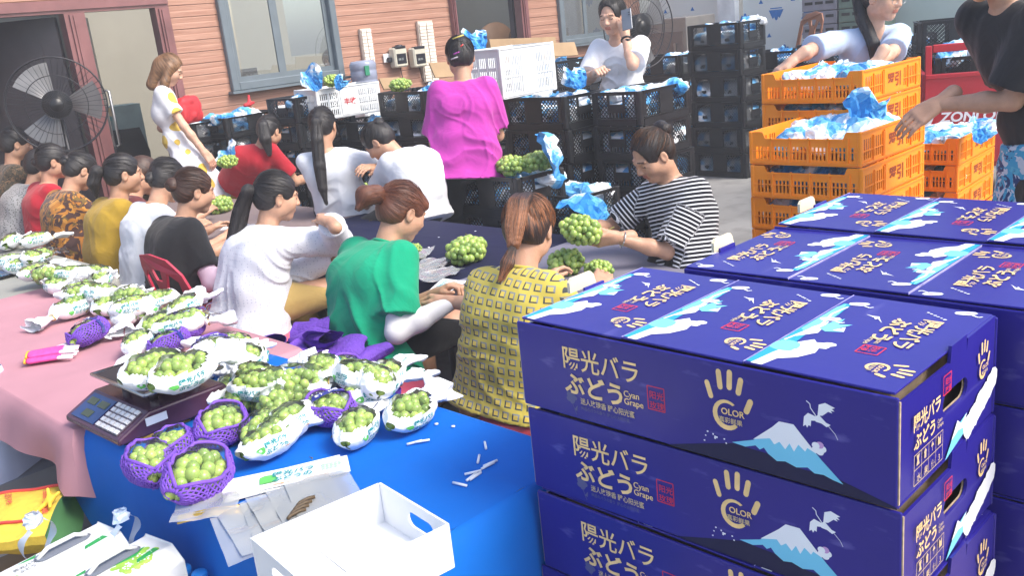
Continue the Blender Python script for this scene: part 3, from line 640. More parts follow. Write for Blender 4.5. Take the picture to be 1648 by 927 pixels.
    k.poly([U(.637, .22), U(.69, .30), U(.735, .47), U(.752, .545), U(.785, .55), U(.80, .48), U(.845, .28), U(.892, .1), U(.87, .115), U(.85, .14), U(.83, .13), U(.815, .17), U(.79, .14), U(.765, .17), U(.745, .15), U(.725, .20), U(.715, .25), U(.705, .22), U(.695, .25), U(.67, .21)], SB)
    k.poly([U(.69, .31), U(.735, .475), U(.752, .55), U(.785, .555), U(.80, .485), U(.835, .325), U(.815, .36), U(.81, .32), U(.795, .37), U(.785, .29), U(.775, .36), U(.765, .29), U(.752, .35), U(.74, .31), U(.73, .36)], WH)
    k.text('陽光バラ', *U(.152, .60), .046, GO, 0, .012, .172); k.text('ぶどう', *U(.156, .31), .045, GO, 0, .03, .132)
    k.text('Cyan', *U(.343, .415), .0165, GO, 0, .012); k.text('Grape', *U(.343, .33), .0165, GO, 0, .012)
    k.rect(*U(.414, .345), .034, .042, .0018, RE); k.text('阳光', *U(.4195, .475), .015, RE, 0, .006); k.text('玫瑰', *U(.4195, .365), .015, RE, 0, .006)
    k.text('迷人玫瑰香 醉心阳光蜜', *U(.203, .2), .0135, DG, 0, .014, .122); k.text('魅惑のバラの香り  醉心の太陽の蜜', *U(.203, .13), .008, FG, 0, .01, .11)
    for j in range(5): k.blob(*U(.172+.009*math.cos(j*1.26), .24+.04*math.sin(j*1.26)), .0075, .0055, FG, j, 9)
    k.line([U(.172, .2), U(.18, .1), U(.185, .05)], .0012, FG); k.poly([U(.178, .1), U(.19, .16), U(.188, .09)], FG)
    hand_logo(k, *U(.628, .585), .076, GO, DG); crane(k, *U(.841, .68), .040, WH)
    for j in range(5): k.blob(*U(.84+.008*math.cos(j*1.26), .385+.034*math.sin(j*1.26)), .0062, .0055, WH if j != 1 else MV)
    for j in range(9): k.blob(*U(.575+.013*(j % 4)+.01*math.sin(j*3), .245-.035*(j//4)+.02*math.cos(j*5)), .0018, .0016, WH, 0, 6, .5, j)
    k.build('printed_artwork', INK, lambda u, v, z: (-BW/2-z, BL/2-u, v), root)
    k = Ink(); U = lambda u, v: (u*BW, v*BH)   # end face
    k.text('陽光バラ', *U(.12, .60), .028, GO, 0, .02, .098); k.text('ぶどう', *U(.13, .42), .027, GO, 0, .028, .075); k.text('Cyan', *U(.345, .47), .009, DG); k.text('Grape', *U(.345, .42), .009, DG)
    k.rect(*U(.405, .68), .03, .03, .0018, RE); k.text('阳光', *U(.415, .775), .012, RE); k.text('玫瑰', *U(.415, .695), .012, RE); hand_logo(k, *U(.83, .66), .048, GO, DG)
    k.rect(*U(.14, .07), .105, .048, .0012, DG); k.line([U(.14, .215), (U(.14, 0)[0]+.105, U(0, .215)[1])], .0012, DG)
    for j in range(1, 4): k.line([(U(.14, 0)[0]+.02625*j, U(0, .07)[1]), (U(.14, 0)[0]+.02625*j, U(0, .07)[1]+.048)], .001, DG)
    for j, c in enumerate('水果優3'): k.text(c, U(.14, 0)[0]+.007+.02625*j, U(0, .10)[1], .014, DG)
    for j in range(4): k.poly([(U(.14, 0)[0]+.008+.02625*j+a*.011, U(0, .245)[1]+b*.016) for a, b in (((0, 0), (1, 0), (.7, .5), (1, 1), (0, 1), (.3, .5)), ((.2, 0), (.8, 0), (.8, .6), (1, .6), (.5, 1), (0, .6), (.2, .6)), ((.45, 0), (.55, 0), (.55, .5), (1, .5), (.5, 1), (0, .5), (.45, .5)), ((0, 0), (1, 0), (1, 1), (.5, .6), (0, 1)))[j]], DG)
    k.poly([U(.44, .02), U(.52, .2), U(.56, .3), U(.58, .26), U(.66, .30), U(.62, .2), U(.64, .12), U(.56, .08)], SB); k.poly([U(.5, .16), U(.56, .31), U(.6, .24), U(.66, .3), U(.62, .18), U(.57, .2)], WH)
    r = random.Random(5)
    for j in range(11): k.blob(*U(.68+.027*j, .12+.026*j+.02*r.random()), .022, .02, WH, r.random()*3, 10, .35, j)
    k.poly([U(.66, .0), U(.72, .16), U(.85, .2), U(.97, .34), U(.97, .42), U(.9, .38), U(.75, .3), U(.68, .2)], WH)
    k.build('printed_artwork', INK, lambda u, v, z: (-BW/2+u, -BL/2-.0008-z, v), root)
    return root
# ------------------------------------------------------------------ crates
M_BLK = mat('black_crate_plastic', (.016, .017, .019), .38, .5, .25, 12, .1, 90); M_ORA = mat('orange_crate_plastic', (.95, .285, .010), .42, .4, .07, 6, sss=.0); M_WHI = mat('white_crate_plastic', (.72, .74, .74), .5, .4, .08, 9)
def grid_bars(mb, P0, eu, ev, en, w, h, pitch, bar, t, mi=0):
    """diagonal lattice clipped to a w x h window"""
    for sg in (1, -1):
        n = int((w+h)/pitch)+2
        for i in range(-n, n):
            c = i*pitch; pts = []     # line v = sg*u + c
            for u in (0, w):
                v = sg*u+c
                if 0 <= v <= h: pts.append((u, v))
            for v in (0, h):
                u = (v-c)/sg
                if 0 < u < w: pts.append((u, v))
            if len(pts) < 2: continue
            (u0, v0), (u1, v1) = pts[:2]; d = math.hypot(u1-u0, v1-v0)
            if d < .006: continue
            nx, ny = -(v1-v0)/d*bar/2, (u1-u0)/d*bar/2; o = sg*.0004
            q = [P0+eu*(u0-nx)+ev*(v0-ny), P0+eu*(u1-nx)+ev*(v1-ny), P0+eu*(u1+nx)+ev*(v1+ny), P0+eu*(u0+nx)+ev*(v0+ny)]
            V = [p+en*(o-t/2) for p in q]+[p+en*(o+t/2) for p in q]
            mb.add(V, [(3, 2, 1, 0), (4, 5, 6, 7), (0, 1, 5, 4), (1, 2, 6, 5), (2, 3, 7, 6), (3, 0, 4, 7)], mi)
def make_black_crate():
    L, Wd, H = .6, .4, .225; b = MB(); t = .008
    b.box((0, 0, .008), (L-.03, Wd-.03, .008))
    for sx in (-1, 1):
        for sy in (-1, 1): b.box((sx*(L/2-.019), sy*(Wd/2-.019), H/2), (.038, .038, H-.002), 0, None, .006)
    root = b.build('black_crate', [M_BLK])
    def side(half, dep, wins, eu, en):
        b = MB(); g = b; up = np.array([0, 0, 1.0]); C = en*dep; ln = 2*half-.08
        b.box(C-en*.006+up*.022, np.abs(eu)*ln+np.abs(en)*.012+up*.044); b.box(C-en*.004+up*.05, np.abs(eu)*ln+np.abs(en)*.016+up*.006)
        b.box(C-en*.007+up*(H-.013), np.abs(eu)*ln+np.abs(en)*.014+up*.022); b.box(C+up*(H-.003), np.abs(eu)*(ln+.0)+np.abs(en)*.018+up*.0055)
        z0, z1 = .05, H-.024; e = -half+.038
        for kind, w in wins:
            P0 = C-en*.006+eu*e+up*z0
            if kind == 'l': grid_bars(g, P0, eu, up, en, w, z1-z0, .029, .0048, .005)
            elif kind == 'p': b.box(P0+eu*w/2+up*(z1-z0)/2, np.abs(eu)*w+np.abs(en)*.009+up*(z1-z0))
            elif kind == 'r':
                b.box(P0+eu*w/2+up*(z1-z0)*.42, np.abs(eu)*w+np.abs(en)*.009+up*.055)
                for i in range(5): b.box(P0+eu*(w*(i+.5)/5)+up*.022, np.abs(eu)*w*.11+np.abs(en)*.008+up*.044)
                for x in (.05, .95): b.box(P0+eu*w*x+up*(z1-z0)*.8, np.abs(eu)*w*.1+np.abs(en)*.009+up*(z1-z0)*.4)
            e += w
        b.build('side_panel', [M_BLK], root)
    X, Y = np.array([1.0, 0, 0]), np.array([0, 1.0, 0])
    for sg in (-1, 1):
        side(L/2, Wd/2, (('p', .03), ('l', .155), ('p', .154), ('l', .155), ('p', .03)), X, Y*sg)
        side(Wd/2, L/2, (('p', .008), ('l', .085), ('r', .138), ('l', .085), ('p', .008)), Y, X*sg)
    return root
def slotted(w, h, dip, cols, label, rows=1):
    """outline with a dipped rim and slot holes"""
    d = dip; out = [(0, 0), (w, 0), (w, h), (w-.06, h), (w-.065, h-.006), (w-.075, h-d), (.075, h-d), (.065, h-.006), (.06, h), (0, h)] if d else [(0, 0), (w, 0), (w, h), (0, h)]
    hol = []; pitch = (w-.05)/cols
    for c in range(cols):
        x0 = .025+c*pitch
        if label and abs((c+.5)/cols-.5) < label: continue
        if c % 5 == 4: continue
        for r in range(rows):
            a = .026+(h-d-.052)*r/rows; b = .026+(h-d-.052)*(r+1)/rows-(.008 if rows > 1 else 0)-.008
            hol.append([(x0+pitch*.22, a), (x0+pitch*.78, a), (x0+pitch*.78, b), (x0+pitch*.22, b)])
    return out, hol
def make_slot_crate(name, L, Wd, H, m, dip, rows, cols, lab, text, inkm, slope=0):
    root = MB().box((0, 0, .006), (L-.02, Wd-.02, .006)).build(name, [m]); X, Y = np.array([1.0, 0, 0]), np.array([0, 1.0, 0])
    for en, eu, half, dep, cc, lb in ((X, Y, Wd/2, L/2, cols[1], 0), (-X, -Y, Wd/2, L/2, cols[1], 0), (Y, -X, L/2, Wd/2, cols[0], lab), (-Y, X, L/2, Wd/2, cols[0], lab)):
        o, hl = slotted(2*half-.012, H-.002, dip if abs(en[0]) else dip*.0, cc, lb, rows); V, F = plate(o, hl, .004)
        q = MB(); P = (en*(dep-.006))[None]+V[:, :1]*eu-eu*(half-.006)+V[:, 1:2]*np.array([0, 0, 1.0])+V[:, 2:]*en; q.add(P, F)
        hz = H-.006 if not (dip and abs(en[0])) else H-dip-.004
        q.box(en*(dep-.003)+np.array([0, 0, hz]), np.abs(eu)*(2*half-.16 if (dip and abs(en[0])) else 2*half-.02)+np.abs(en)*.011+np.array([0, 0, .007]))
        q.box(en*(dep-.003)+np.array([0, 0, .012]), np.abs(eu)*(2*half-.02)+np.abs(en)*.010+np.array([0, 0, .007])); q.box(en*(dep-.003)+np.array([0, 0, H*.42]), np.abs(eu)*(2*half-.02)+np.abs(en)*.007+np.array([0, 0, .004]))
        for i in range(cc):
            if i % 5 == 4: q.box(en*(dep-.002)+eu*(-half+.031+(i+.5)*(2*half-.062)/cc)+np.array([0, 0, H*.45]), np.abs(eu)*.006+np.abs(en)*.009+np.array([0, 0, H*.74]))
        if lb: q.box(en*(dep-.001)+np.array([0, 0, H*.47]), np.abs(eu)*(2*half*lb*1.7)+np.abs(en)*.008+np.array([0, 0, H*.78]), 0)
        sp = q.build('side_panel', [m], root)
        if lb and text:
            k = Ink(); tw = 2*half*lb*1.2; k.text(text, -tw/2, 0, tw/2*.95, 0, 0, .03, tw)
            zz = H*.3 if H < .2 else H*.42; k.build('lettering', [inkm], lambda u, v, z, en=en, eu=eu, dep=dep: en*(dep+.0035+z)+eu*u+np.array([0, 0, zz+v]), sp)
    for sx in (-1, 1):
        for sy in (-1, 1):
            c = MB(); c.box((sx*(L/2-.009), sy*(Wd/2-.009), H/2), (.018, .018, H), 0, None, .005); c.build('corner_post', [m], root)
    return root
# ------------------------------------------------------------------ fruit, bags and packs
def leafy_island(m, amt=.35):
    n, L, p = nodes(m); ge = n.new('ShaderNodeNewGeometry'); hs = n.new('ShaderNodeHueSaturation'); src = p.inputs['Base Color'].links[0].from_socket
    L.new(src, hs.inputs['Color']); L.new(math_node(n, L, 'ADD', math_node(n, L, 'MULTIPLY', ge.outputs['Random Per Island'], amt), 1-amt/2), hs.inputs['Value']); L.new(math_node(n, L, 'ADD', math_node(n, L, 'MULTIPLY', ge.outputs['Random Per Island'], -.03), .512), hs.inputs['Hue']); L.new(hs.outputs[0], p.inputs['Base Color']); return m
M_GRA = leafy_island(mat('green_grape_skin', (.275, .40, .09), .24, .5, .22, 40, sss=.25), .55); M_STEM = mat('grape_stem', (.16, .15, .04), .8)
_ico = {}
def ico(sub):
    if sub not in _ico:
        bm = bmesh.new(); bmesh.ops.create_icosphere(bm, subdivisions=sub, radius=1); bm.verts.ensure_lookup_table()
        _ico[sub] = (np.array([v.co[:] for v in bm.verts]), np.array([[v.index for v in f.verts] for f in bm.faces])); bm.free()
    return _ico[sub]
def scatter(n, el, mind, seed, zmin=-1.0):
    r = np.random.RandomState(seed); P = []
    for _ in range(6000):
        if len(P) >= n: break
        v = r.normal(size=3); v /= np.linalg.norm(v); v = v*(.82+.18*r.rand())
        if v[2] < zmin: continue
        p = v*np.array(el)
        if all(np.linalg.norm(p-q) > mind for q in P): P.append(p)
    return np.array(P)
def berries(P, rad, seed, sub=2):
    r = np.random.RandomState(seed); V0, F0 = ico(sub); V = []; F = []
    for i, p in enumerate(P):
        k = rad*(.88+.24*r.rand()); e = np.array([1, 1, 1.12])*k; V.append(p+V0*e); F.append(F0+i*len(V0))
    return np.concatenate(V), np.concatenate(F)
def bunch_mesh(seed, el=(.10, .068, .05), rad=.0158, n=80, sub=2): 
    P = scatter(n, el, rad*1.45, seed); V, F = berries(P, rad, seed, sub); return mesh_np('grape_bunch', V+np.array([0, 0, el[2]*.95]), F, [M_GRA])
def paper_mat(name, blue=True):
    if name in _mats: return _mats[name]
    m = mat(name, (.8, .82, .84), .55, .35, .05, 20, .5, 35); n, L, p = nodes(m)
    a = n.new('ShaderNodeAttribute'); a.attribute_name = 'bl'; tc = n.new('ShaderNodeTexCoord'); vo = n.new('ShaderNodeTexVoronoi'); vo.inputs['Scale'].default_value = 11; L.new(tc.outputs['Object'], vo.inputs['Vector'])
    sp_ = n.new('ShaderNodeSeparateColor'); L.new(vo.outputs['Color'], sp_.inputs[0]); f = math_node(n, L, 'ADD', math_node(n, L, 'MULTIPLY', a.outputs['Fac'], .75), math_node(n, L, 'MULTIPLY', sp_.outputs[0], .3))
    c1 = mixcol(n, L, math_node(n, L, 'GREATER_THAN', f, .46), (.82, .85, .88), (.42, .63, .80)); c2 = mixcol(n, L, math_node(n, L, 'GREATER_THAN', f, .54), c1, (.10, .37, .68)); c3 = mixcol(n, L, math_node(n, L, 'GREATER_THAN', f, .68), c2, (.03, .24, .58)); L.new(c3, p.inputs['Base Color']); return m
M_BAG = paper_mat('blue_and_white_paper')
def crumple(P, d, seed, amp):
    n1 = noise3(P*11+seed*7.1, seed); n2 = 1-np.abs(noise3(P*23+seed*3.3, seed+5))*2; n3 = 1-np.abs(noise3(P*47+seed*1.7, seed+6))*2
    return P+d*(n1*.03+n2*.016+n3*.006)[..., None]*amp
def bag_mesh(seed, block=False):
    """a paper bag crumpled round a bunch (block: squeezed flat between its neighbours in a full crate)"""
    nu, nv = 24, 30; th = np.linspace(.02, math.pi-.02, nu)[:, None]; v = np.linspace(0, 2*math.pi, nv, endpoint=False)[None]; e = .45 if block else .8
    sp = lambda a: np.sign(a)*np.abs(a)**e
    d = np.stack([sp(np.cos(th))+0*v, sp(np.sin(th))*sp(np.cos(v)), sp(np.sin(th))*sp(np.sin(v))], -1); sz = (.182, .136, .080) if block else (.135, .085, .05)
    P = crumple(d*np.array(sz), d, seed, .42 if block else 1.0); P[..., 2] += sz[2]*.95
    F = [(i*nv+j, i*nv+(j+1) % nv, (i+1)*nv+(j+1) % nv, (i+1)*nv+j) for i in range(nu-1) for j in range(nv)]
    bl = (.41 if block else .50)+.5*noise3(P*np.array([8, 8, 8.])+seed*11.7, seed+9)+.12*noise3(P*31, seed)
    return mesh_np('wrapped_grape_bag', P.reshape(-1, 3), np.array(F), [M_BAG], None, False, None, {'bl': bl.ravel()})
def flare_mesh(seed):
    """the loose end of a paper bag: a creased, torn-edged sheet rising from a pinched neck (along +z)"""
    nr, na = 10, 13; r = np.linspace(.05, 1, nr)[:, None]; a = np.linspace(-1, 1, na)[None]; rs = np.random.RandomState(seed*7)
    top = 1+.45*(np.interp(np.linspace(0, 5, na), np.arange(6), rs.rand(6))-.5)[None]; z = r*.20*top*(1-.18*a*a); x = a*(.018+.085*np.sin(r*1.5))+.03*r*r*(rs.rand()-.5); y = .05*r*np.sin(a*2.6+seed*2)+.05*r*r
    P = np.stack([x+0*r, y, z], -1); P = P+(rs.rand(nr, na, 3)-.5)*np.array([.016, .05, .014])*r[..., None]**.7
    F = [(i*na+j, i*na+j+1, (i+1)*na+j+1, (i+1)*na+j) for i in range(nr-1) for j in range(na-1)]; bl = .74-.38*r**2+.34*noise3(P*12+seed, seed)
    return mesh_np('paper_flare', P.reshape(-1, 3), np.array(F), [M_BAG], None, False, None, {'bl': (bl+0*a).ravel()})
M_WRAP = mat('white_wrapping_paper', (.83, .85, .86), .5, .35, .03, 14, .35, 30, sss=.0); M_FILM = film_mat('clear_film', (.98, .99, .98), .13, .09, .02); M_NET = mat('purple_foam_net', (.17, .07, .46), .55, .3, .12, 30); M_BAND = mat('dark_blue_band', (.015, .02, .20), .35, .5, .1)
M_TEAL = mat('teal_ink', (.015, .26, .27), .5, .3, .05); M_LEAF = mat('leaf_green_ink', (.12, .48, .10), .5, .3, .1); M_OINK = mat('orange_ink', (.75, .30, .05), .5, .3, .05); M_TIE = mat('gold_twist_tie', (.62, .42, .10), .3, .5, .2, 60, metal=.6)
def pack_surface(u, v, seed, k=1.0):
    """u along (0..1), v angle from the top (-pi..pi)"""
    x = -.125+u*.37; body = np.clip((u+.0)/.66, 0, 1); a = np.sin(np.clip(body*math.pi*.98+.0, 0, math.pi))**.5*.066; a = np.where(u < .012, .001, a)
    tail = np.clip((u-.66)/.34, 0, 1); a = np.where(u > .6, .017+np.abs(u-.68)*.16, a); a = np.maximum(a, .012); zf = np.where(u > .66, .45-.2*tail, .78); cz = np.where(u > .62, .034-.012*tail, .048)
    y = a*np.sin(v)*k*1.0; z = cz+a*zf*np.cos(v)*k
    P = np.stack([x+0*y, y, z+0*x], -1); cr = 1+2.2*np.clip((u-.55)*4, 0, 1); w = noise3(P*26+seed*5, seed)*.0042*cr+ (1-2*np.abs(noise3(P*17+seed, seed+2)))*.0036*cr
    lump = noise3(P*np.array([55, 55, 55.])+seed, seed+7)*.0022*np.clip((.6-u)*6, 0, 1)+(1-2*np.abs(noise3(P*34+seed, seed+3)))*.0046; P[..., 1] += lump*np.sign(np.sin(v)); P[..., 2] = np.maximum(P[..., 2]+w+lump, .003+w*.3); P[..., 1] += w*1.2*np.sign(np.sin(v)); return P
def make_pack(kind, seed, text=True):
    """kind: 'wrap' white paper with a clear window, 'net' foam-net tray under film, 'clear' film bag"""
    name = {'wrap': 'wrapped_grape_pack', 'net': 'netted_grape_pack', 'clear': 'clear_grape_bag'}[kind]; root = empty(name)
    P = scatter(60, (.100, .051, .036), .0262, seed, -.3)+np.array([-.008, 0, .047]); V, F = berries(P, .0188, seed); link('grapes', mesh_np('grapes', V, F, [M_GRA]), root)
    nu, nv = 40, 40; u = np.linspace(0, 1, nu)[:, None]+np.zeros((1, nv)); v = np.linspace(-math.pi, math.pi, nv)[None]+np.zeros((nu, 1)); S = pack_surface(u, v, seed, 1.06)
    uc = (u[:-1, :-1]+u[1:, 1:])/2; vc = (v[:-1, :-1]+v[1:, 1:])/2; win = np.abs(vc+.15) < 1.02*np.sqrt(np.clip(np.sin(np.clip((uc-.05)/.53, 0, 1)*math.pi), 0, 1))+.12*noise3(np.stack([uc*9, vc*2, uc*0+seed], -1), seed)-.04
    if kind == 'wrap':
        MB().sheet(S, 0, False, ~win).build('paper_wrapper', [M_WRAP], root); w2 = (np.abs(vc+.25) < 1.15) & (uc > .03) & (uc < .63); MB().sheet(pack_surface(u, v, seed, 1.045), 0, True, w2).build('window_film', [M_FILM], root)
        if text:
            k = Ink(); k.text('陽光バラ', 0, .020, .019, 0, 0, .03, .082); k.text('ぶどうの', .0, -.002, .019, 0, 0, .03, .078); k.blob(-.012, .010, .015, .013, 1, .4, 10, .5, 3); k.line([(0, -.009), (.082, -.009)], .0022, 2)
            def onto(x, y, z, sg):
                uu = np.array([.14+x/.37 if sg < 0 else .46-x/.37]); vv = np.array([sg*(1.85-y/.055)]); p0 = pack_surface(uu, vv, seed, 1.06)[0]; q = pack_surface(uu, vv, seed, 1.06+.05)[0]; n = nrm(q-p0); return p0+n*(.0022+z)
            for sg in (1, -1): k.build('lettering', [M_TEAL, M_LEAF, M_OINK], lambda x, y, z, sg=sg: onto(x, y, z, sg), root)
        t = MB(); t.tube([(.122+.004*math.sin(3*a), .021*math.cos(a), .034+.0135*math.sin(a)) for a in np.linspace(0, 2*math.pi, 16)], .003, 5); t.build('twist_tie', [M_TIE], root)
    elif kind == 'net':
        def surf(a, b, k=1.1): return pack_surface(np.array([a]), np.array([b]), seed, k)[0]
        wa = lambda q: 1.0*max(0, math.sin(math.pi*min(max((q-.035)/.55, 0), 1)))**.55
        n = MB()
        for sg in (1, -1):
            for j in range(17):
                seg = []
                for a in np.linspace(0, 1, 30):
                    b = ((j/17*2*math.pi)+sg*a*5.2+math.pi) % (2*math.pi)-math.pi; q = a*.595+.012
                    if abs(b) > wa(q)-.03: seg.append(surf(q, b))
                    else:
                        if len(seg) > 1: n.tube(seg, .0031, 5)
                        seg = []
                if len(seg) > 1: n.tube(seg, .0031, 5)
        T_ = np.linspace(.035, .585, 24); rim = [surf(q, wa(q), 1.12) for q in T_]+[surf(q, -wa(q), 1.12) for q in T_[::-1]]
        n.tube(rim, .0055, 6); n.build('foam_net', [M_NET], root)
        w2 = (np.abs(vc) < 1.1) & (uc < .61); MB().sheet(pack_surface(u, v, seed, 1.04), 0, True, w2).build('film', [M_FILM], root)
        tr = ((np.abs(vc) > 1.25) | (uc < .05)) & (uc < .61); MB().sheet(pack_surface(u, v, seed, .99), 0, True, tr).build('tray', [M_FILM], root)
    else:
        MB().sheet(pack_surface(u, v, seed, 1.12), 0, True).build('film', [M_FILM], root)
        t = MB(); t.tube([(.122, .02*math.cos(a), .034+.013*math.sin(a)) for a in np.linspace(0, 2*math.pi, 16)], .003, 5); t.build('twist_tie', [M_TIE], root)
    return root
def add_band(pk, seed):
    b = MB(); A = np.linspace(-2.1, 2.1, 22); G = np.array([[pack_surface(np.array([.33+o]), np.array([a]), seed, 1.17)[0] for a in A] for o in (-.035, .035)]); b.sheet(G); o = b.build('paper_band', [M_BAND], pk)
    k = Ink(); k.text('陽光バラ', -.03, -.006, .015, 0, 0, .02, .06); k.build('lettering', [INK[WH]], lambda x, y, z: pack_surface(np.array([.33+y/.37]), np.array([x/.06]), seed, 1.17)[0]+np.array([0, 0, .0015]), o)
# ------------------------------------------------------------------ ground and building
def floor_mat():
    m = mat('worn_concrete', (.24, .235, .225), .75, .3, .25, 1.2, .15, 40); n, L, p = nodes(m); tc = n.new('ShaderNodeTexCoord'); v = n.new('ShaderNodeTexNoise'); v.inputs['Scale'].default_value = 5; v.inputs['Detail'].default_value = 9; L.new(tc.outputs['Object'], v.inputs['Vector'])
    src = p.inputs['Base Color'].links[0].from_socket; mr = n.new('ShaderNodeMapRange'); mr.inputs[1].default_value = .5; mr.inputs[2].default_value = .72; mr.inputs[4].default_value = .6; L.new(v.outputs['Fac'], mr.inputs[0]); L.new(mixcol(n, L, mr.outputs[0], src, (.13, .125, .12)), p.inputs['Base Color']); return m
fl = MB(); fl.add([(-25, -26, 0), (35, -26, 0), (35, 34, 0), (-25, 34, 0)], [(0, 1, 2, 3)]); tag(fl.build('floor', [floor_mat()]), 'worn grey concrete floor of the packing yard', None, None, 'structure')
WY = 7.75
def siding_mat():
    m = mat('wood_look_siding', (.43, .185, .11), .55, .35, 0, 1); n, L, p = nodes(m); tc = n.new('ShaderNodeTexCoord'); mp = n.new('ShaderNodeMapping'); mp.inputs['Scale'].default_value = (1.2, 8, 26); L.new(tc.outputs['Object'], mp.inputs[0]); z = n.new('ShaderNodeTexNoise'); z.inputs['Scale'].default_value = 2.2; z.inputs['Detail'].default_value = 7; z.inputs['Distortion'].default_value = .6; L.new(mp.outputs[0], z.inputs['Vector'])
    mr = n.new('ShaderNodeMapRange'); mr.inputs[1].default_value = .3; mr.inputs[2].default_value = .72; L.new(z.outputs['Fac'], mr.inputs[0]); L.new(mixcol(n, L, mr.outputs[0], (.305, .148, .098), (.42, .235, .165)), p.inputs['Base Color'])
    b = n.new('ShaderNodeBump'); b.inputs['Strength'].default_value = .25; b.inputs['Distance'].default_value = .004; L.new(z.outputs['Fac'], b.inputs['Height']); L.new(b.outputs[0], p.inputs['Normal']); return m
bld = tag(empty('office_building', (6.5, WY, 0)), 'office building with orange brown plank siding, dark doors and grey framed windows', 'building')
def rel(mb, name, mats, parent=bld):
    o = mb.build(name, mats); o.parent = parent
    if parent is bld: o.location = -bld.location
    return o
M_SID = siding_mat(); wl = MB()
def siding(x0, x1, z0, z1):
    z = z0; G = []
    k0 = math.floor(z0/.098)
    for k in range(k0, int(z1/.098)+1):
        for zz, y in ((k*.098+.001, -.002), (k*.098+.005, -.010), (k*.098+.045, -.008), (k*.098+.052, -.0055), (k*.098+.09, -.006), (k*.098+.096, -.003)):
            if z0 <= zz <= z1: G.append((zz, y))
    G = [(z0, G[0][1])]+G+[(z1, G[-1][1])]; S = np.array([[(x, WY+y, zz) for x in (x0, x1)] for zz, y in G]); wl.sheet(S, 0, False, None, True); wl.box(((x0+x1)/2, WY+.07, (z0+z1)/2), (x1-x0, .12, z1-z0))
D1, D2, D3 = (2.12, 2.96), (3.12, 3.70), (7.05, 8.05); W1, W2 = (4.28, 5.50), (8.72, 9.85); DT = 2.05
for a, b in ((-1, D1[0]-.1), (D2[1]+.12, W1[0]), (W1[1], D3[0]-.06), (D3[1]+.12, W2[0]), (W2[1], 10.35)): siding(a, b, 0, 3.2)
siding(D1[0]-.1, D2[1]+.12, DT+.1, 3.2); siding(D3[0]-.06, D3[1]+.12, DT+.1, 3.2); siding(*W1, 0, 1.30); siding(*W1, 2.75, 3.2); siding(*W2, 0, 1.30); siding(*W2, 2.75, 3.2)
rel(wl, 'wall', [M_SID])
M_DOOR = mat('mahogany_metal_frame', (.20, .085, .085), .32, .5, .2, 5); M_LEAF = M_LEAF; M_DK = mat('dark_steel_door', (.04, .034, .04), .35, .5, .15); M_GRY = mat('grey_aluminium', (.13, .16, .18), .4, .5, .08); M_INT = mat('room_paint', (.30, .285, .235), .9, .2, .06, 2)
def frame_piece(mb, x0, x1, z0, z1):
    mb.box(((x0+x1)/2, WY-.005, (z0+z1)/2), (x1-x0, .11, z1-z0)); w = min(x1-x0, z1-z0)
    if z1-z0 > x1-x0: mb.box(((x0+x1)/2, WY-.066, (z0+z1)/2), (w*.55, .02, z1-z0-.02)); mb.box(((x0+x1)/2, WY-.08, (z0+z1)/2), (w*.25, .012, z1-z0-.04))
    else: mb.box(((x0+x1)/2, WY-.066, (z0+z1)/2), (x1-x0-.01, .02, w*.5))
f = MB(); frame_piece(f, D1[0]-.1, D1[0], 0, DT); frame_piece(f, D1[1], D2[0], 0, DT); frame_piece(f, D2[1], D2[1]+.12, 0, DT); frame_piece(f, D1[0]-.1, D2[1]+.12, DT+.001, DT+.1); rel(f, 'door_frame', [M_DOOR])
f = MB(); frame_piece(f, D3[0]-.06, D3[0], 0, DT); frame_piece(f, D3[1], D3[1]+.12, 0, DT); frame_piece(f, D3[0]-.06, D3[1]+.12, DT+.001, DT+.1); rel(f, 'door_frame', [M_DOOR])
def leaf(hx, ang, w):
    d = MB(); M = Rz(ang); d.box(M@np.array([w/2, .025, DT/2])+np.array([hx, WY+.07, 0]), (w, .05, DT-.03), 0, M)
    for zc, hh in ((.55, .7), (1.45, .8)):
        for t in (.0, 1): d.box(M@np.array([w/2, -.004+.058*t, zc])+np.array([hx, WY+.07, 0]), (w*.6, .008, hh), 0, M)
    o = rel(d, 'door', [M_DK]); h = MB(); p = lambda x, y, z: M@np.array([x, y, z])+np.array([hx, WY+.07, 0])
    h.tube([p(w*.82, -.02, .95), p(w*.82, -.05, .96), p(w*.82, -.05, 1.42), p(w*.82, -.02, 1.43)], .012, 8); h.box(p(w*.82, -.006, 1.2), (.05, .01, .5), 0, M); h.build('handle', [mat('brushed_steel', (.5, .5, .5), .3, .5, .05, metal=1)], o)
    return o
leaf(D1[1]-.01, math.radians(180-42), .70); leaf(D2[0]+.01, math.radians(62), .55); leaf(D3[1]-.01, math.radians(24), .9)
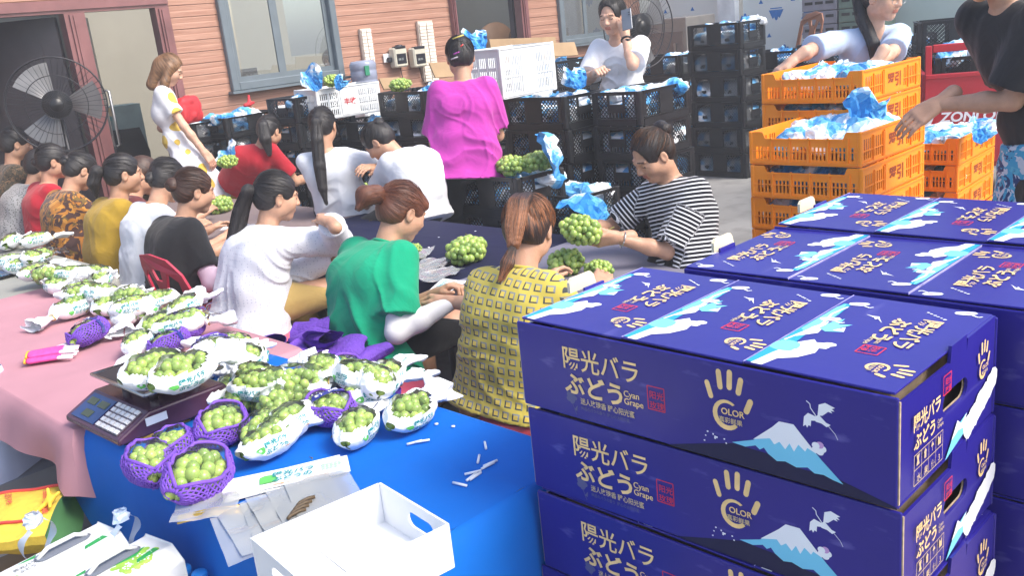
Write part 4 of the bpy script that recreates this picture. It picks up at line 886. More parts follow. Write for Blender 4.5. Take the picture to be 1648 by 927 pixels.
def window(x0, x1, z0, z1, splits):
    f = MB(); t = .07
    for a, b, c, d in ((x0, x0+t, z0, z1), (x1-t, x1, z0, z1), (x0+t, x1-t, z0, z0+t), (x0+t, x1-t, z1-t, z1)): f.box(((a+b)/2, WY-.005, (c+d)/2), (b-a, .10, d-c), 0, None, .006)
    fo = rel(f, 'window', [M_GRY]); xs = [x0+t]+[x0+(x1-x0)*s for s in splits]+[x1-t]
    for i, (a, b) in enumerate(zip(xs[:-1], xs[1:])):
        s = MB(); y = WY+.012*(1 if i % 2 else -1); e = .045
        for p, q, c, d in ((a, a+e, z0+t, z1-t), (b-e, b, z0+t, z1-t), (a+e, b-e, z0+t, z0+t+e), (a+e, b-e, z1-t-e, z1-t)): s.box(((p+q)/2, y, (c+d)/2), (q-p, .02, d-c))
        so = s.build('sash', [M_GRY], fo); g = MB(); g.add([(a+e, y, z0+t+e), (b-e, y, z0+t+e), (b-e, y, z1-t-e), (a+e, y, z1-t-e)], [(0, 1, 2, 3)]); g.build('pane', [film_mat('window_glass', (.8, .86, .84), .62, .015, .10)], fo)
    sl = MB(); sl.box(((x0+x1)/2, WY-.05, z0-.012), (x1-x0+.06, .09, .022)); sl.build('sill', [M_GRY], fo)
window(*W1, 1.30, 2.75, (.46,)); window(*W2, 1.30, 2.75, (.45,))
iw = MB()
iw.box((2.95, 11.3, 1.6), (8.5, .1, 3.2)); iw.box((9.35, 11.3, 1.6), (2.1, .1, 3.2)); iw.box((7.75, 11.3, .75), (1.098, .1, 1.5)); iw.box((10.3, 9.6, 1.6), (.1, 3.4, 3.2)); iw.box((-1.2, 9.6, 1.6), (.1, 3.4, 3.2)); iw.box((3.06, 9.6, 1.6), (.08, 3.3, 3.2)); rel(iw, 'interior_wall', [M_INT])  # rear wall opening added; bright sky through it imitates window reflections
# ---- things in the rooms
def office_chair(x, y, rz, label):
    m = mat('black_mesh_fabric', (.012, .012, .013), .7, .3, .2); b = MB(); V, F = plate([(-.23, 0), (.23, 0), (.25, .3), (.2, .52), (-.2, .52), (-.25, .3)], [], .04); o = tag(empty('office_chair', (x, y, 0), rz), label, 'chair', 'office chairs in the room')
    b.add(np.stack([V[:, 0], .24+V[:, 2]+V[:, 1]*.12, V[:, 1]+.55], 1), F); bevel(b.build('backrest', [m], o), .015); s = MB(); s.box((0, 0, .48), (.48, .46, .07), 0, None, .02); s.build('seat', [m], o)
    ch = mat('chair_chrome', (.35, .36, .37), .25, .5, .05, metal=1)
    for sg in (-1, 1): a = MB(); a.tube([(sg*.27, -.18, 0.02), (sg*.27, -.18, .68), (sg*.27, .2, .68), (sg*.25, .27, .5), (sg*.27, .22, .02)], .014, 8); a.build('arm_frame', [ch], o)
office_chair(3.62, 8.75, 2.7, 'black office chair with chrome arms inside the right doorway'); office_chair(3.35, 9.6, .4, 'black chair further back inside the doorway'); office_chair(4.8, 9.6, -.5, 'dark office chair behind the large window')
def carton_box(name, c, d, m, label, rz=0, text=None, group=None):
    b = MB(); b.box((0, 0, d[2]/2), d); b.box((0, 0, d[2]+.0015), (d[0]*.995, d[1]*.48, .003)); o = b.build(name, [m], None, c, rz); tag(o, label, 'box', group)
    t = MB(); t.box((0, 0, d[2]+.0042), (d[0]*.99, .05, .0012)); t.box((0, -d[1]/2-.001, d[2]*.85), (.05, .0012, d[2]*.28)); t.build('packing_tape', [mat('packing_tape', (.5, .4, .25), .25, .5, .1)], o)
    if text: k = Ink(); k.text(text, -d[0]*.32, d[2]*.6, d[2]*.16, 0); k.build('lettering', [M_TEAL], lambda u, v, z: (u, -d[1]/2-.002-z, v), o)
    return o
M_GB = mat('grey_blue_card', (.22, .30, .30), .8, .2, .15, 6)
carton_box('storage_box', (3.72, 9.3, .95), (.62, .4, .3), M_GB, 'grey blue carton on the stack inside the doorway, upper', .1, '福原食品'); carton_box('storage_box', (3.72, 9.3, .55), (.62, .4, .4), M_GB, 'grey blue carton under another inside the doorway', .05); carton_box('storage_box', (3.72, 9.3, .0), (.62, .42, .55), mat('plain_brown_card', (.35, .24, .14), .85, .2, .15, 6), 'brown carton at the bottom of the doorway stack')
d = MB(); d.box((4.9, 8.8, 1.16), (1.1, .6, .03)); desk = tag(d.build('office_desk', [mat('dark_desk', (.03, .03, .032), .4)]), 'dark desk top under the large window indoors', 'desk')
for sx in (-1, 1): q = MB(); q.box((4.9+sx*.52, 8.8, .575), (.03, .56, 1.145)); q.build('leg', [mat('dark_desk')], desk)
mo = MB(); mo.box((4.95, 8.75, 1.33), (.42, .03, .26)); mo.box((4.95, 8.78, 1.19), (.05, .03, .05)); mo.box((4.95, 8.78, 1.178), (.2, .15, .008)); tag(mo.build('monitor', [mat('screen_black', (.01, .01, .012), .2)]), 'black computer monitor on the desk behind the window', 'monitor')
# ---- cold room wall at the far end, pale panels with blue peak emblems
cw = tag(empty('cold_room_wall', (10.6, 5, 0)), 'white wall panels printed with blue mountain emblems at the far end', 'wall'); q = MB(); M_FW = mat('white_panel', (.74, .76, .72), .5, .4, .03, 2); M_PG = mat('pale_green_panel', (.60, .66, .58), .5, .4, .05, 2); M_BE = mat('emblem_blue', (.03, .18, .50), .5, .3, .15, 30)
def wall_seg(y0, y1, name, m, x=10.6, peaks=False):
    b = MB(); b.box((x-10.6, (y0+y1)/2-5, 1.75), (.1, abs(y1-y0)-.006, 3.5)); o = b.build(name, [m], cw)
    if peaks:
        k = Ink(); r = random.Random(3); n = 0
        for i, y in enumerate(np.arange(min(y0, y1)+.14, max(y0, y1)-.08, .42)):
            for j, z in enumerate(np.arange(1.0, 3.2, .40)):
                up = (i+j) % 2; s = .13; yy = y+.1*(j % 2); sg = 1 if up else -1; T = lambda a, b: (yy+a*s, z+b*s*sg)
                k.poly([T(-.75, -.5), T(-.35, .25), T(-.2, .12), T(0, .62), T(.2, .15), T(.38, .3), T(.75, -.5)], 0); k.poly([T(-.1, .38), T(0, .6), T(.1, .38), T(.02, .46)], 1); k.line([T(-.6, -.64), T(.6, -.64)], .012, 0); k.poly([(yy+.2, z+.2), (yy+.23, z+.15), (yy+.17, z+.15)], 0)
        k.build('printed_emblems', [M_BE, INK[WH]], lambda u, v, z: (x-10.6-.051-z, u-5, v), o)
wall_seg(7.7, 6.62, 'wall_panel', M_FW, 10.6, True); wall_seg(6.6, 6.35, 'corner_column', mat('plain_white_column', (.80, .81, .80), .4), 10.45); wall_seg(6.33, 5.22, 'wall_panel', M_FW, 10.6, True); wall_seg(5.2, 4.66, 'wall_panel', M_FW, 10.6, True); wall_seg(4.64, 3.4, 'wall_panel', M_PG); wall_seg(3.38, -3, 'wall_panel', M_FW)
# ------------------------------------------------------------------ tables under cloths
def cloth_mat(name, col, rough=.8, w=.3):
    m = mat(name, col, rough, .2, .12, 2.5, w*1.5, 6); return m
def tablecloth(name, x0, x1, y0, y1, z, drop, m, label, seed=0, amp=.02, freq=9):
    """drop: hang on the -x, +x, -y, +y sides"""
    n = 240; r = .03; P = []; per = [(x0, y0), (x1, y0), (x1, y1), (x0, y1)]; L = [x1-x0, y1-y0, x1-x0, y1-y0]; tot = sum(L); rs = random.Random(seed); ph = [rs.random()*6 for _ in range(6)]
    rows = []; ts = [0, .02, .05, .1, .2, .35, .5, .65, .8, .92, 1]
    for i in range(n):
        s = i/n*tot; k = 0
        while s > L[k]: s -= L[k]; k += 1
        a = np.array(per[k]); b = np.array(per[(k+1) % 4]); p = a+(b-a)*s/L[k]; nn = np.array([(0, -1), (1, 0), (0, 1), (-1, 0)][k]); d0 = [drop[2], drop[1], drop[3], drop[0]]
        e = s/L[k]; dn = d0[k]; w = .08/L[k]
        if e < w: t = .5*(1-e/w); dn = dn*(1-t)+d0[k-1]*t; nn = nrm(nn*(1-t)+np.array([(0, -1), (1, 0), (0, 1), (-1, 0)][k-1])*t)
        if e > 1-w: t = .5*(1-(1-e)/w); dn = dn*(1-t)+d0[(k+1) % 4]*t; nn = nrm(nn*(1-t)+np.array([(0, -1), (1, 0), (0, 1), (-1, 0)][(k+1) % 4])*t)
        S = i/n*tot; row = []
        for t in ts:
            wv = amp*t*(math.sin(S*freq*1.7+ph[0])+.6*math.sin(S*freq*2.9+ph[1]+t)+.8)+.05*t*dn; dd = dn*t*(1+.04*math.sin(S*5+ph[2]))
            off = min(r, dd) if t > 0 else 0; off = r*(1-math.exp(-dd/r*1.5)) ; row.append((p[0]+nn[0]*(off+wv), p[1]+nn[1]*(off+wv), z-max(0, dd-.0)*(1 if t > .02 else .3)))
        rows.append(row)
    rows.append(rows[0]); G = np.array(rows); mb = MB(); mb.sheet(G, 0, True, None, False); 
    gx, gy = 48, 72; T = np.array([[(x0+(x1-x0)*i/gx, y0+(y1-y0)*j/gy, 0) for j in range(gy+1)] for i in range(gx+1)]); w = noise3(T*np.array([5, 3, 1])+seed*3.3, seed)*.0022*np.minimum(1, np.minimum(np.minimum(T[..., 0]-x0, x1-T[..., 0]), np.minimum(T[..., 1]-y0, y1-T[..., 1]))/.05); w = w+.0020*sum(np.exp(-((T[..., 0]-(x0+(x1-x0)*q))/.010)**2) for q in (.34, .67))+.0020*sum(np.exp(-((T[..., 1]-(y0+(y1-y0)*q))/.010)**2) for q in (.25, .52, .76))*np.minimum(1, np.minimum(T[..., 0]-x0, x1-T[..., 0])/.05); T[..., 2] = z+w-.0003; mb.sheet(T, 0, True)
    return tag(mb.build(name, [m]), label, 'tablecloth')
def folding_table(x0, x1, y0, y1, z, label):
    b = MB(); b.box(((x0+x1)/2, (y0+y1)/2, z-.02), (x1-x0-.02, y1-y0-.02, .03)); o = tag(b.build('folding_table', [mat('table_board', (.5, .5, .48), .6)]), label, 'table')
    for sx in (x0+.06, x1-.06):
        for sy in (y0+.1, y1-.1): l = MB(); l.tube([(sx, sy, 0), (sx, sy, z-.036)], .014, 8); l.build('leg', [mat('table_steel', (.25, .25, .26), .4, metal=.7)], o)
TZ, LZ, PD = .72, .56, .13
M_BLUE = cloth_mat('royal_blue_cloth', (.001, .125, .52)); M_PINK = cloth_mat('dusty_pink_cloth', (.44, .225, .26), .8, .2); M_NAVY = cloth_mat('navy_cloth', (.012, .014, .045)); M_GREY = cloth_mat('grey_cloth', (.20, .19, .24)); M_TAUPE = cloth_mat('taupe_cloth', (.22, .17, .165)); M_LGR = cloth_mat('grey_green_cloth', (.30, .30, .27))
tablecloth('tablecloth', .78, 1.35, 1.24, 2.50, TZ+.006, (.32, .4, .4, .006), M_BLUE, 'royal blue tablecloth on the nearest packing table', 1, .03, 5); folding_table(.78, 1.35, 1.24, 2.455, TZ, 'folding table under the royal blue cloth')
tablecloth('tablecloth', .74, 1.44, 2.47, 4.30, TZ+.002, (PD, .3, .2, .2), M_PINK, 'dusty pink tablecloth under the packs by the scale', 2, .03, 6); folding_table(.76, 1.42, 2.47, 4.28, TZ, 'folding table under the dusty pink cloth')
tablecloth('tablecloth', .75, 1.62, 4.32, 6.4, TZ, (.3, .3, .2, .2), M_LGR, 'plain grey cloth beyond the pink tablecloth', 3, .03, 6); folding_table(.77, 1.6, 4.36, 6.36, TZ, 'folding table under the plain grey cloth at the left')
tablecloth('tablecloth', 2.55, 3.46, 3.05, 4.85, LZ, (.25, .25, .1, .1), M_NAVY, 'dark navy cloth on the low table before the green shirt', 4, .02, 8); folding_table(2.57, 3.44, 3.07, 4.83, LZ, 'low table under the dark navy cloth')
tablecloth('tablecloth', 2.55, 3.40, 1.35, 3.03, LZ+.002, (.25, .25, .1, .1), M_GREY, 'mauve grey cloth under the arms of the striped shirt', 5, .02, 8); folding_table(2.57, 3.38, 1.37, 3.01, LZ, 'low table under the mauve grey cloth')
tablecloth('tablecloth', 2.55, 3.46, 4.87, 7.0, LZ, (.25, .25, .1, .1), M_TAUPE, 'taupe cloth on the far end of the low tables', 6, .02, 8); folding_table(2.57, 3.44, 4.89, 6.98, LZ, 'low table under the taupe cloth')
# ------------------------------------------------------------------ purple carton stacks
cart = make_carton(); first = True
def place_carton(x, y, k, rz, label, dx=0, dy=0):
    global first
    o = cart if first else copy_tree(cart); first = False
    o.location = (x+dx, y+dy, k); o.rotation_euler = (0, 0, rz); tag(o, label, 'box', 'purple gift cartons')
cz = 1.10-.008-BH
LB = ['topmost purple carton of the front stack, lid artwork in full view', 'second purple carton of the front stack, mountain and hand on its face', 'third purple carton from the top of the front stack', 'fourth purple carton of the front stack, cut off by the frame']
jx = [(0, 0), (.004, -.003), (-.005, -.012), (.003, .004)]
for i in range(6): place_carton(1.162+BW/2, .84, cz-i*.1755, (.0, .006, -.008, .004, .01, 0)[i], LB[i] if i < 4 else 'purple carton low in the front stack, number %s from the floor' % ('two' if i == 4 else 'one'), *(jx[i] if i < 4 else (0, 0)))
for i in range(5): place_carton(1.602+BW/2, .765, cz-.003-i*.1755, math.pi+(.0, .004, -.006, 0, .003)[i], 'purple carton of the middle row, ' + ['topmost, its lid turned round', 'second down, beside the hand holes', 'third down', 'fourth down', 'fifth down'][i])
for i in range(3): place_carton(1.975+BW/2, .76, cz+.006-i*.1755, (.0, .01, 0)[i], 'purple carton of the back row, ' + ['topmost, nearest the orange crates', 'second down, behind the middle row', 'third down'][i])
for i in range(2): place_carton(1.602+BW/2, .03, cz-.004-i*.1755, math.pi+(.004, -.006)[i], 'purple carton at the right end of the middle row, ' + ['on top', 'second down'][i])
for i in range(2): place_carton(1.985+BW/2, .025, cz+.004-i*.1755, (.006, -.006)[i], 'purple carton at the right end of the back row, ' + ['on top', 'second down'][i])
q = MB(); q.box((1.85, .4, .035), (1.5, 1.9, .05)); [q.box((1.85, .4+k*.8, .006), (1.45, .1, .012)) for k in (-1, 0, 1)]; tag(q.build('pallet', [mat('pallet_wood', (.35, .25, .15), .85, .2, .2, 8)]), 'wooden pallet under the purple carton stacks', 'pallet')
for i, (px, py) in enumerate(((938, 452), (1165, 388), (1300, 326))):
    z0 = 1.09; p = at(px, py+8, z0); V, F = plate([(0, 0), (.085, 0), (.078, .022), (.07, .03), (.008, .03), (0, .022)], [], .007); m = MB(); m.add(np.stack([V[:, 0], V[:, 2], V[:, 1]], 1), F)
    o = m.build('card_tab', [M_CREAM], None, (p[0]-.04, p[1]+.004, z0-.006), 0); tag(o, ['cream card tab at the left end of the front carton', 'cream card tab at the left end of the middle row carton', 'cream card tab at the left end of the back row carton'][i], 'tab')
# ------------------------------------------------------------------ black crates in stacks
CH = .2265
crate0 = make_black_crate(); used = {'crate': False, 'bag': 0}
bags = [bag_mesh(s) for s in (1, 2, 3, 4)]; blocks = [bag_mesh(s, True) for s in (5, 6, 7, 8)]; flares = [flare_mesh(s) for s in (1, 2, 3)]
def ordinal(i): return ['topmost', 'second from the top', 'third from the top', 'fourth from the top', 'fifth from the top', 'sixth from the top', 'lowest'][i]
def put_crate(x, y, z, rz, label, sz=1):
    o = crate0 if not used['crate'] else copy_tree(crate0); used['crate'] = True
    o.location = (x, y, z); o.rotation_euler = (0, 0, rz); o.scale = (1, 1, sz); tag(o, label, 'crate', 'black fruit crates in stacks'); return o
def put_bag(p, rz, sc, label, group, tilt=(0, 0), src=None):
    used['bag'] += 1; src = src or bags; o = link('paper_flare' if src[0].name.startswith('paper_flare') else 'wrapped_grape_bag', src[used['bag'] % len(src)], None, p); o.rotation_euler = (tilt[0], tilt[1], rz); o.scale = sc if not np.isscalar(sc) else (sc,)*3
    return tag(o, label, 'bag', group)
def stack(px, py, d, yaw, along, n, where, hs=1.0, nbags=6, snap=True, z0=None, seed=0, side=1):
    """near top corner seen at (px, py), optical depth d; along 'x' or 'y' is the long side; n crates down to the floor"""
    r = random.Random(seed+int(px)); p = atd(px, py, d); top = p[2]; hs = top/(n*CH); h = top/n
    a = math.radians(yaw); rz = a+(math.pi/2 if along == 'y' else 0); L, Wd = (.6, .4) if along == 'x' else (.4, .6)
    off = Rz(a)@np.array([L/2*side, Wd/2, 0]); c = p+off
    for i in range(n):
        z = top-h*(i+1)+.0005; jx, jy = (r.uniform(-.012, .012), r.uniform(-.012, .012)) if i else (0, 0); ja = r.uniform(-.02, .02) if i else 0
        put_crate(c[0]+jx, c[1]+jy, z, rz+ja, f'black crate {where}, {ordinal(i)}', hs)
        if i == 0:
            for k in range(2): q = Rz(rz)@np.array([-.142+.284*k, 0, 0]); put_bag((c[0]+q[0], c[1]+q[1], z+.014), rz+math.pi/2, (1.0, 1, hs*.88), f'low blue and white bag in the crate {where}', f'bags low in the open crate {where}', (0, 0), blocks)
            for k in range(max(2, nbags-2)):
                q = Rz(rz)@np.array([-.2+.2*(k % 3)+r.uniform(-.04, .04), -.09+.18*((k//3) % 2)+r.uniform(-.03, .03), 0]); put_bag((c[0]+q[0], c[1]+q[1], z+h*r.uniform(.55, .68)), r.uniform(0, 6.28), r.uniform(.75, .95), f'blue and white bag on top in the crate {where}', f'bags in the open crate {where}', (r.uniform(-.4, .4), r.uniform(-.4, .4)))
            for k in range(max(1, nbags//2)): q = Rz(rz)@np.array([r.uniform(-.2, .2), r.uniform(-.1, .1), 0]); put_bag((c[0]+q[0], c[1]+q[1], z+h*.6), r.uniform(0, 6.28), r.uniform(.5, .8), f'paper flare in the crate {where}', f'paper flares in the open crate {where}', (r.uniform(-1.3, -.5), r.uniform(-.5, .5)), flares)
        else:
            for k in range(2):
                q = Rz(rz)@np.array([-.142+.284*k, 0, 0]); put_bag((c[0]+q[0], c[1]+q[1], z+.014), rz+math.pi/2, (1.0, 1, hs), 'blue and white bag of grapes behind the lattice of a closed black crate', 'bags inside the closed crates', (0, 0), blocks)
    return c, top
stack(1029, 146, 6.0, 1, 'x', 5, 'behind the striped shirt', nbags=7, seed=1)
stack(908, 155, 6.2, 0, 'y', 5, 'right of the magenta shirt', nbags=5, seed=2)
stack(831, 287, 5.5, -4, 'y', 3, 'holding bare grapes beside the magenta shirt', nbags=2, seed=3)
stack(927, 318, 5.6, -3, 'y', 3, 'low under the middle stack', 1, nbags=3, seed=4)
stack(683, 146, 7.2, 0, 'y', 6, 'left of the magenta shirt', nbags=3, seed=5)
stack(765, 150, 7.0, 0, 'y', 6, 'behind the magenta shirt', nbags=2, seed=6)
stack(474, 157, 7.5, 4, 'x', 6, 'under the lettered white basket', 1, nbags=2, seed=7)
stack(600, 196, 7.5, 0, 'y', 5, 'behind the hooded shirt', .95, nbags=2, seed=77)
stack(362, 190, 7.6, 8, 'x', 7, 'against the siding left of the basket', 1, nbags=3, seed=8)
stack(303, 200, 7.6, 4, 'x', 7, 'beside the yellow dotted dress', .9, nbags=3, seed=9)
stack(1192, 34, 8.4, -3, 'y', 6, 'at the far end, first row', 1.03, nbags=5, seed=10)
stack(1284, 80, 9.0, 0, 'y', 5, 'at the far end, second row', 1.03, nbags=4, seed=11)
stack(1378, 66, 8.6, 0, 'y', 5, 'far behind the pale blue blouse', 1.0, nbags=4, seed=12)
stack(1480, 56, 8.0, 0, 'y', 5, 'beside the red cargo box', 1.0, nbags=3, seed=13)
stack(1095, 88, 9.3, 0, 'y', 5, 'behind the man on the phone', 1.0, nbags=4, seed=14)
stack(888, 100, 8.0, 0, 'x', 6, 'by the second doorway', .98, nbags=4, seed=15)
stack(945, 94, 8.3, 2, 'x', 6, 'left of the man on the phone', .98, nbags=4, seed=16)
# crumpled sheets that stick up out of the open crates
def flare(px, py, d, rz, tilt, sc, label, k=0): put_bag(atd(px, py, d), rz, sc, label, None, tilt, [flares[k % 3]])
flare(893, 290, 5.55, .6, (.1, .35), (1.1, 1.2, 1.35), 'tall blue paper bag standing on the crate of bare grapes', 0)
flare(962, 362, 4.5, -.4, (-.9, .5), (1.3, 1.2, 1.2), 'blue and white paper bag lying behind the hands of the striped shirt', 1)
flare(940, 142, 6.5, -.5, (-.2, -.5), (1.0, .8, .95), 'white paper flare standing before the fist of the man on the phone', 2)
flare(515, 146, 7.4, -.6, (-.1, -.4), 1.0, 'blue paper tuft on the lettered white basket', 0); flare(543, 146, 7.4, -.8, (0, .5), .6, 'blue paper leaf at the right rim of the lettered basket', 1)
flare(778, 84, 6.9, -.7, (-.2, -.5), 1.1, 'blue and white paper heap on the plain white basket', 2)
flare(372, 268, 6.8, -.8, (-.5, -.4), 1.0, 'blue and white paper beside the far red shirt', 0)
# ------------------------------------------------------------------ orange and white crates
RED = mat('faded_red_ink', (.50, .05, .06), .6); BRN = mat('dark_marker_ink', (.28, .05, .01), .6)
ora = make_slot_crate('orange_crate', .66, .52, .147, M_ORA, .03, 1, (31, 26), .19, '罗引', BRN); of = [True]
def orange(px, py, z, yaw, n, where, nb=7, dx=0, dy=0):
    r = random.Random(int(px or 9)); p = at(px, py, z)+np.array([dx, dy, 0]) if px else atd(1224, 117, 4.6)-np.array([0, .52, 0]); a = math.radians(yaw); c = p+Rz(a)@np.array([.33, .26, 0]); bg_ = []
    for i in range(n):
        o = ora if of[0] else copy_tree(ora); of[0] = False; zz = z-.1485*(i+1); jx = r.uniform(-.008, .008) if i else 0
        if zz < -.01: break
        o.location = (c[0]+jx, c[1]+jx*.7, max(zz, 0)); o.rotation_euler = (0, 0, a+(r.uniform(-.012, .012) if i else 0)); tag(o, f'orange slotted crate {where}, {ordinal(min(i, 5)) if i < 6 else "lowest"}', 'crate', 'orange slotted crates')
        for k in range(nb if i == 0 else 3):
            if i == 0: q = Rz(a)@np.array([-.15+.17*(k % 3)+r.uniform(-.02, .02), -.13+.13*(k//3)+r.uniform(-.02, .02), 0]); put_bag((c[0]+q[0], c[1]+q[1], zz+.045+r.uniform(0, .02)), r.uniform(-.5, .5)+3.14*(k % 2), r.uniform(.78, .92), f'blue and white bag in the top orange crate {where}', f'bags in the orange crate {where}', (r.uniform(-.3, .3), r.uniform(-.3, .3)))
            else: q = Rz(a)@np.array([-.15, -.14+.14*k, 0]); put_bag((c[0]+q[0], c[1]+q[1], zz+.03), 1.57+r.uniform(-.3, .3), (.72, .85, .95), 'blue and white bag in the dip of a stacked orange crate', 'bags inside the stacked orange crates')
    return c
orange(1386, 212, 1.06, 0, 7, 'in the near stack', 9); orange(None, None, 1.265, 0, 8, 'in the rear stack', 8); orange(1545, 222, .80, 3, 4, 'in the side stack', 7)
flare(1392, 222, 4.15, -.8, (-.1, .25), (.9, 1, 1.0), 'tall white and blue paper flare standing in the near orange crate', 1); flare(1572, 232, 4.9, -.8, (-.3, .5), .8, 'pointed blue paper bag by the black shirt', 0)
flare(1345, 118, 4.75, -.9, (-1.0, .3), .8, 'blue paper flare between the arms over the rear orange crate', 0)
wh = make_slot_crate('white_basket', .60, .38, .25, M_WHI, 0, 3, (30, 20), .16, '丰收', RED)
p = at(478, 152, 1.30); wh.location = (4.62, 6.62, 1.03); wh.rotation_euler = (0, 0, math.radians(-6)); tag(wh, 'white slotted basket with two red characters behind the ponytail', 'basket')
w2 = copy_tree(wh, label='white slotted basket without lettering right of the magenta head'); p = at(800, 84, 1.46); w2.location = (p[0]+.28, p[1]+.2, 1.16); w2.rotation_euler = (0, 0, math.radians(4)); w2.scale = (.95, 1, 1.3)
for ch in list(w2.children):
    for g in list(ch.children): bpy.data.objects.remove(g)
# ------------------------------------------------------------------ bare bunches
bm_ = [bunch_mesh(31), bunch_mesh(32, (.12, .08, .045), n=130), bunch_mesh(33, (.085, .075, .055), n=90)]
def bunch(p, rz, sc, label, k=0): return tag(link('grape_bunch', bm_[k % 3], None, p, rz), label, 'grapes') if not isinstance(sc, tuple) else None
def bunchs(p, rz, sc, label, k=0):
    o = bunch(p, rz, 1, label, k); o.scale = (sc,)*3; st = MB(); st.tube([(.08, 0, .06), (.12, .01, .075), (.14, .03, .08)], .003, 6); st.build('stem', [M_STEM], o); return o
bunchs(at(752, 418, LZ+.002), .6, 1.15, 'loose bunch of green grapes on the navy cloth beside clear bags', 1); bunchs(at(912, 440, LZ+.002), .2, .95, 'green grapes on the grey cloth just past the braided head', 2); bunchs(at(965, 446, LZ+.002), 1.4, .7, 'green grapes on the grey cloth half behind the cream tab', 0)
bunchs(at(355, 340, LZ+.002), 1.0, 1.1, 'green grapes on the taupe cloth beyond the black shirt', 1); bunchs(at(583, 318, LZ+.0), 1, .9, 'green grapes at the knee of the white hooded shirt', 2)
held = bunchs(atd(931, 388, 3.95), -.9, 1.0, 'bunch of green grapes held by the woman in stripes', 2); held.rotation_euler = (.2, .3, -.7)
bunchs(atd(822, 278, 5.75), .9, 1.1, 'bare grapes heaped at the left of the crate by the magenta shirt', 1); bunchs(atd(868, 272, 5.75), .2, 1.15, 'bare grapes heaped at the right of the crate by the magenta shirt', 1)
bunchs(atd(645, 144, 7.3), .3, .9, 'green grapes on top of the crate below the time clocks', 1); bunchs(atd(535, 138, 7.5), .3, .8, 'green grapes in the lettered white basket', 2); bunchs(atd(368, 268, 6.7), .3, .8, 'green grapes beside the far red shirt', 0)
# ------------------------------------------------------------------ packs on the pink and blue tables
protos = [make_pack('wrap', 1), make_pack('wrap', 2), make_pack('wrap', 3)]; nets = [make_pack('net', 4), make_pack('net', 5)]; clears = [make_pack('clear', 6), make_pack('clear', 7)]
band = make_pack('net', 4); add_band(band, 4)
pool = {'w': protos, 'n': nets, 'c': clears, 'b': [band]}; first_use = set(); cnt = [0]
def pack(kind, px, py, deg, label, z=TZ, roll=None, tilt=0, sc=1.0, dz=0):
    rp = random.Random(int(px*7+py)); roll = rp.uniform(-22, 22) if roll is None else roll; deg += rp.uniform(-14, 14); sc *= rp.uniform(.68, .78); dz += .0 if abs(roll) < 8 else .006
    cnt[0] += 1; src = pool[kind][cnt[0] % len(pool[kind])]; o = src if src.name not in first_use else copy_tree(src); first_use.add(src.name)
    p = at(px, py, z+.035); o.location = (p[0], p[1], z+dz+.006); o.rotation_euler = (math.radians(roll), math.radians(tilt), math.radians(deg)); o.scale = (sc,)*3
    tag(o, label, 'grape pack', {'w': 'white wrapped grape packs', 'n': 'grape packs in purple nets', 'b': 'grape packs in purple nets', 'c': 'clear bags of grapes'}[kind]); return o
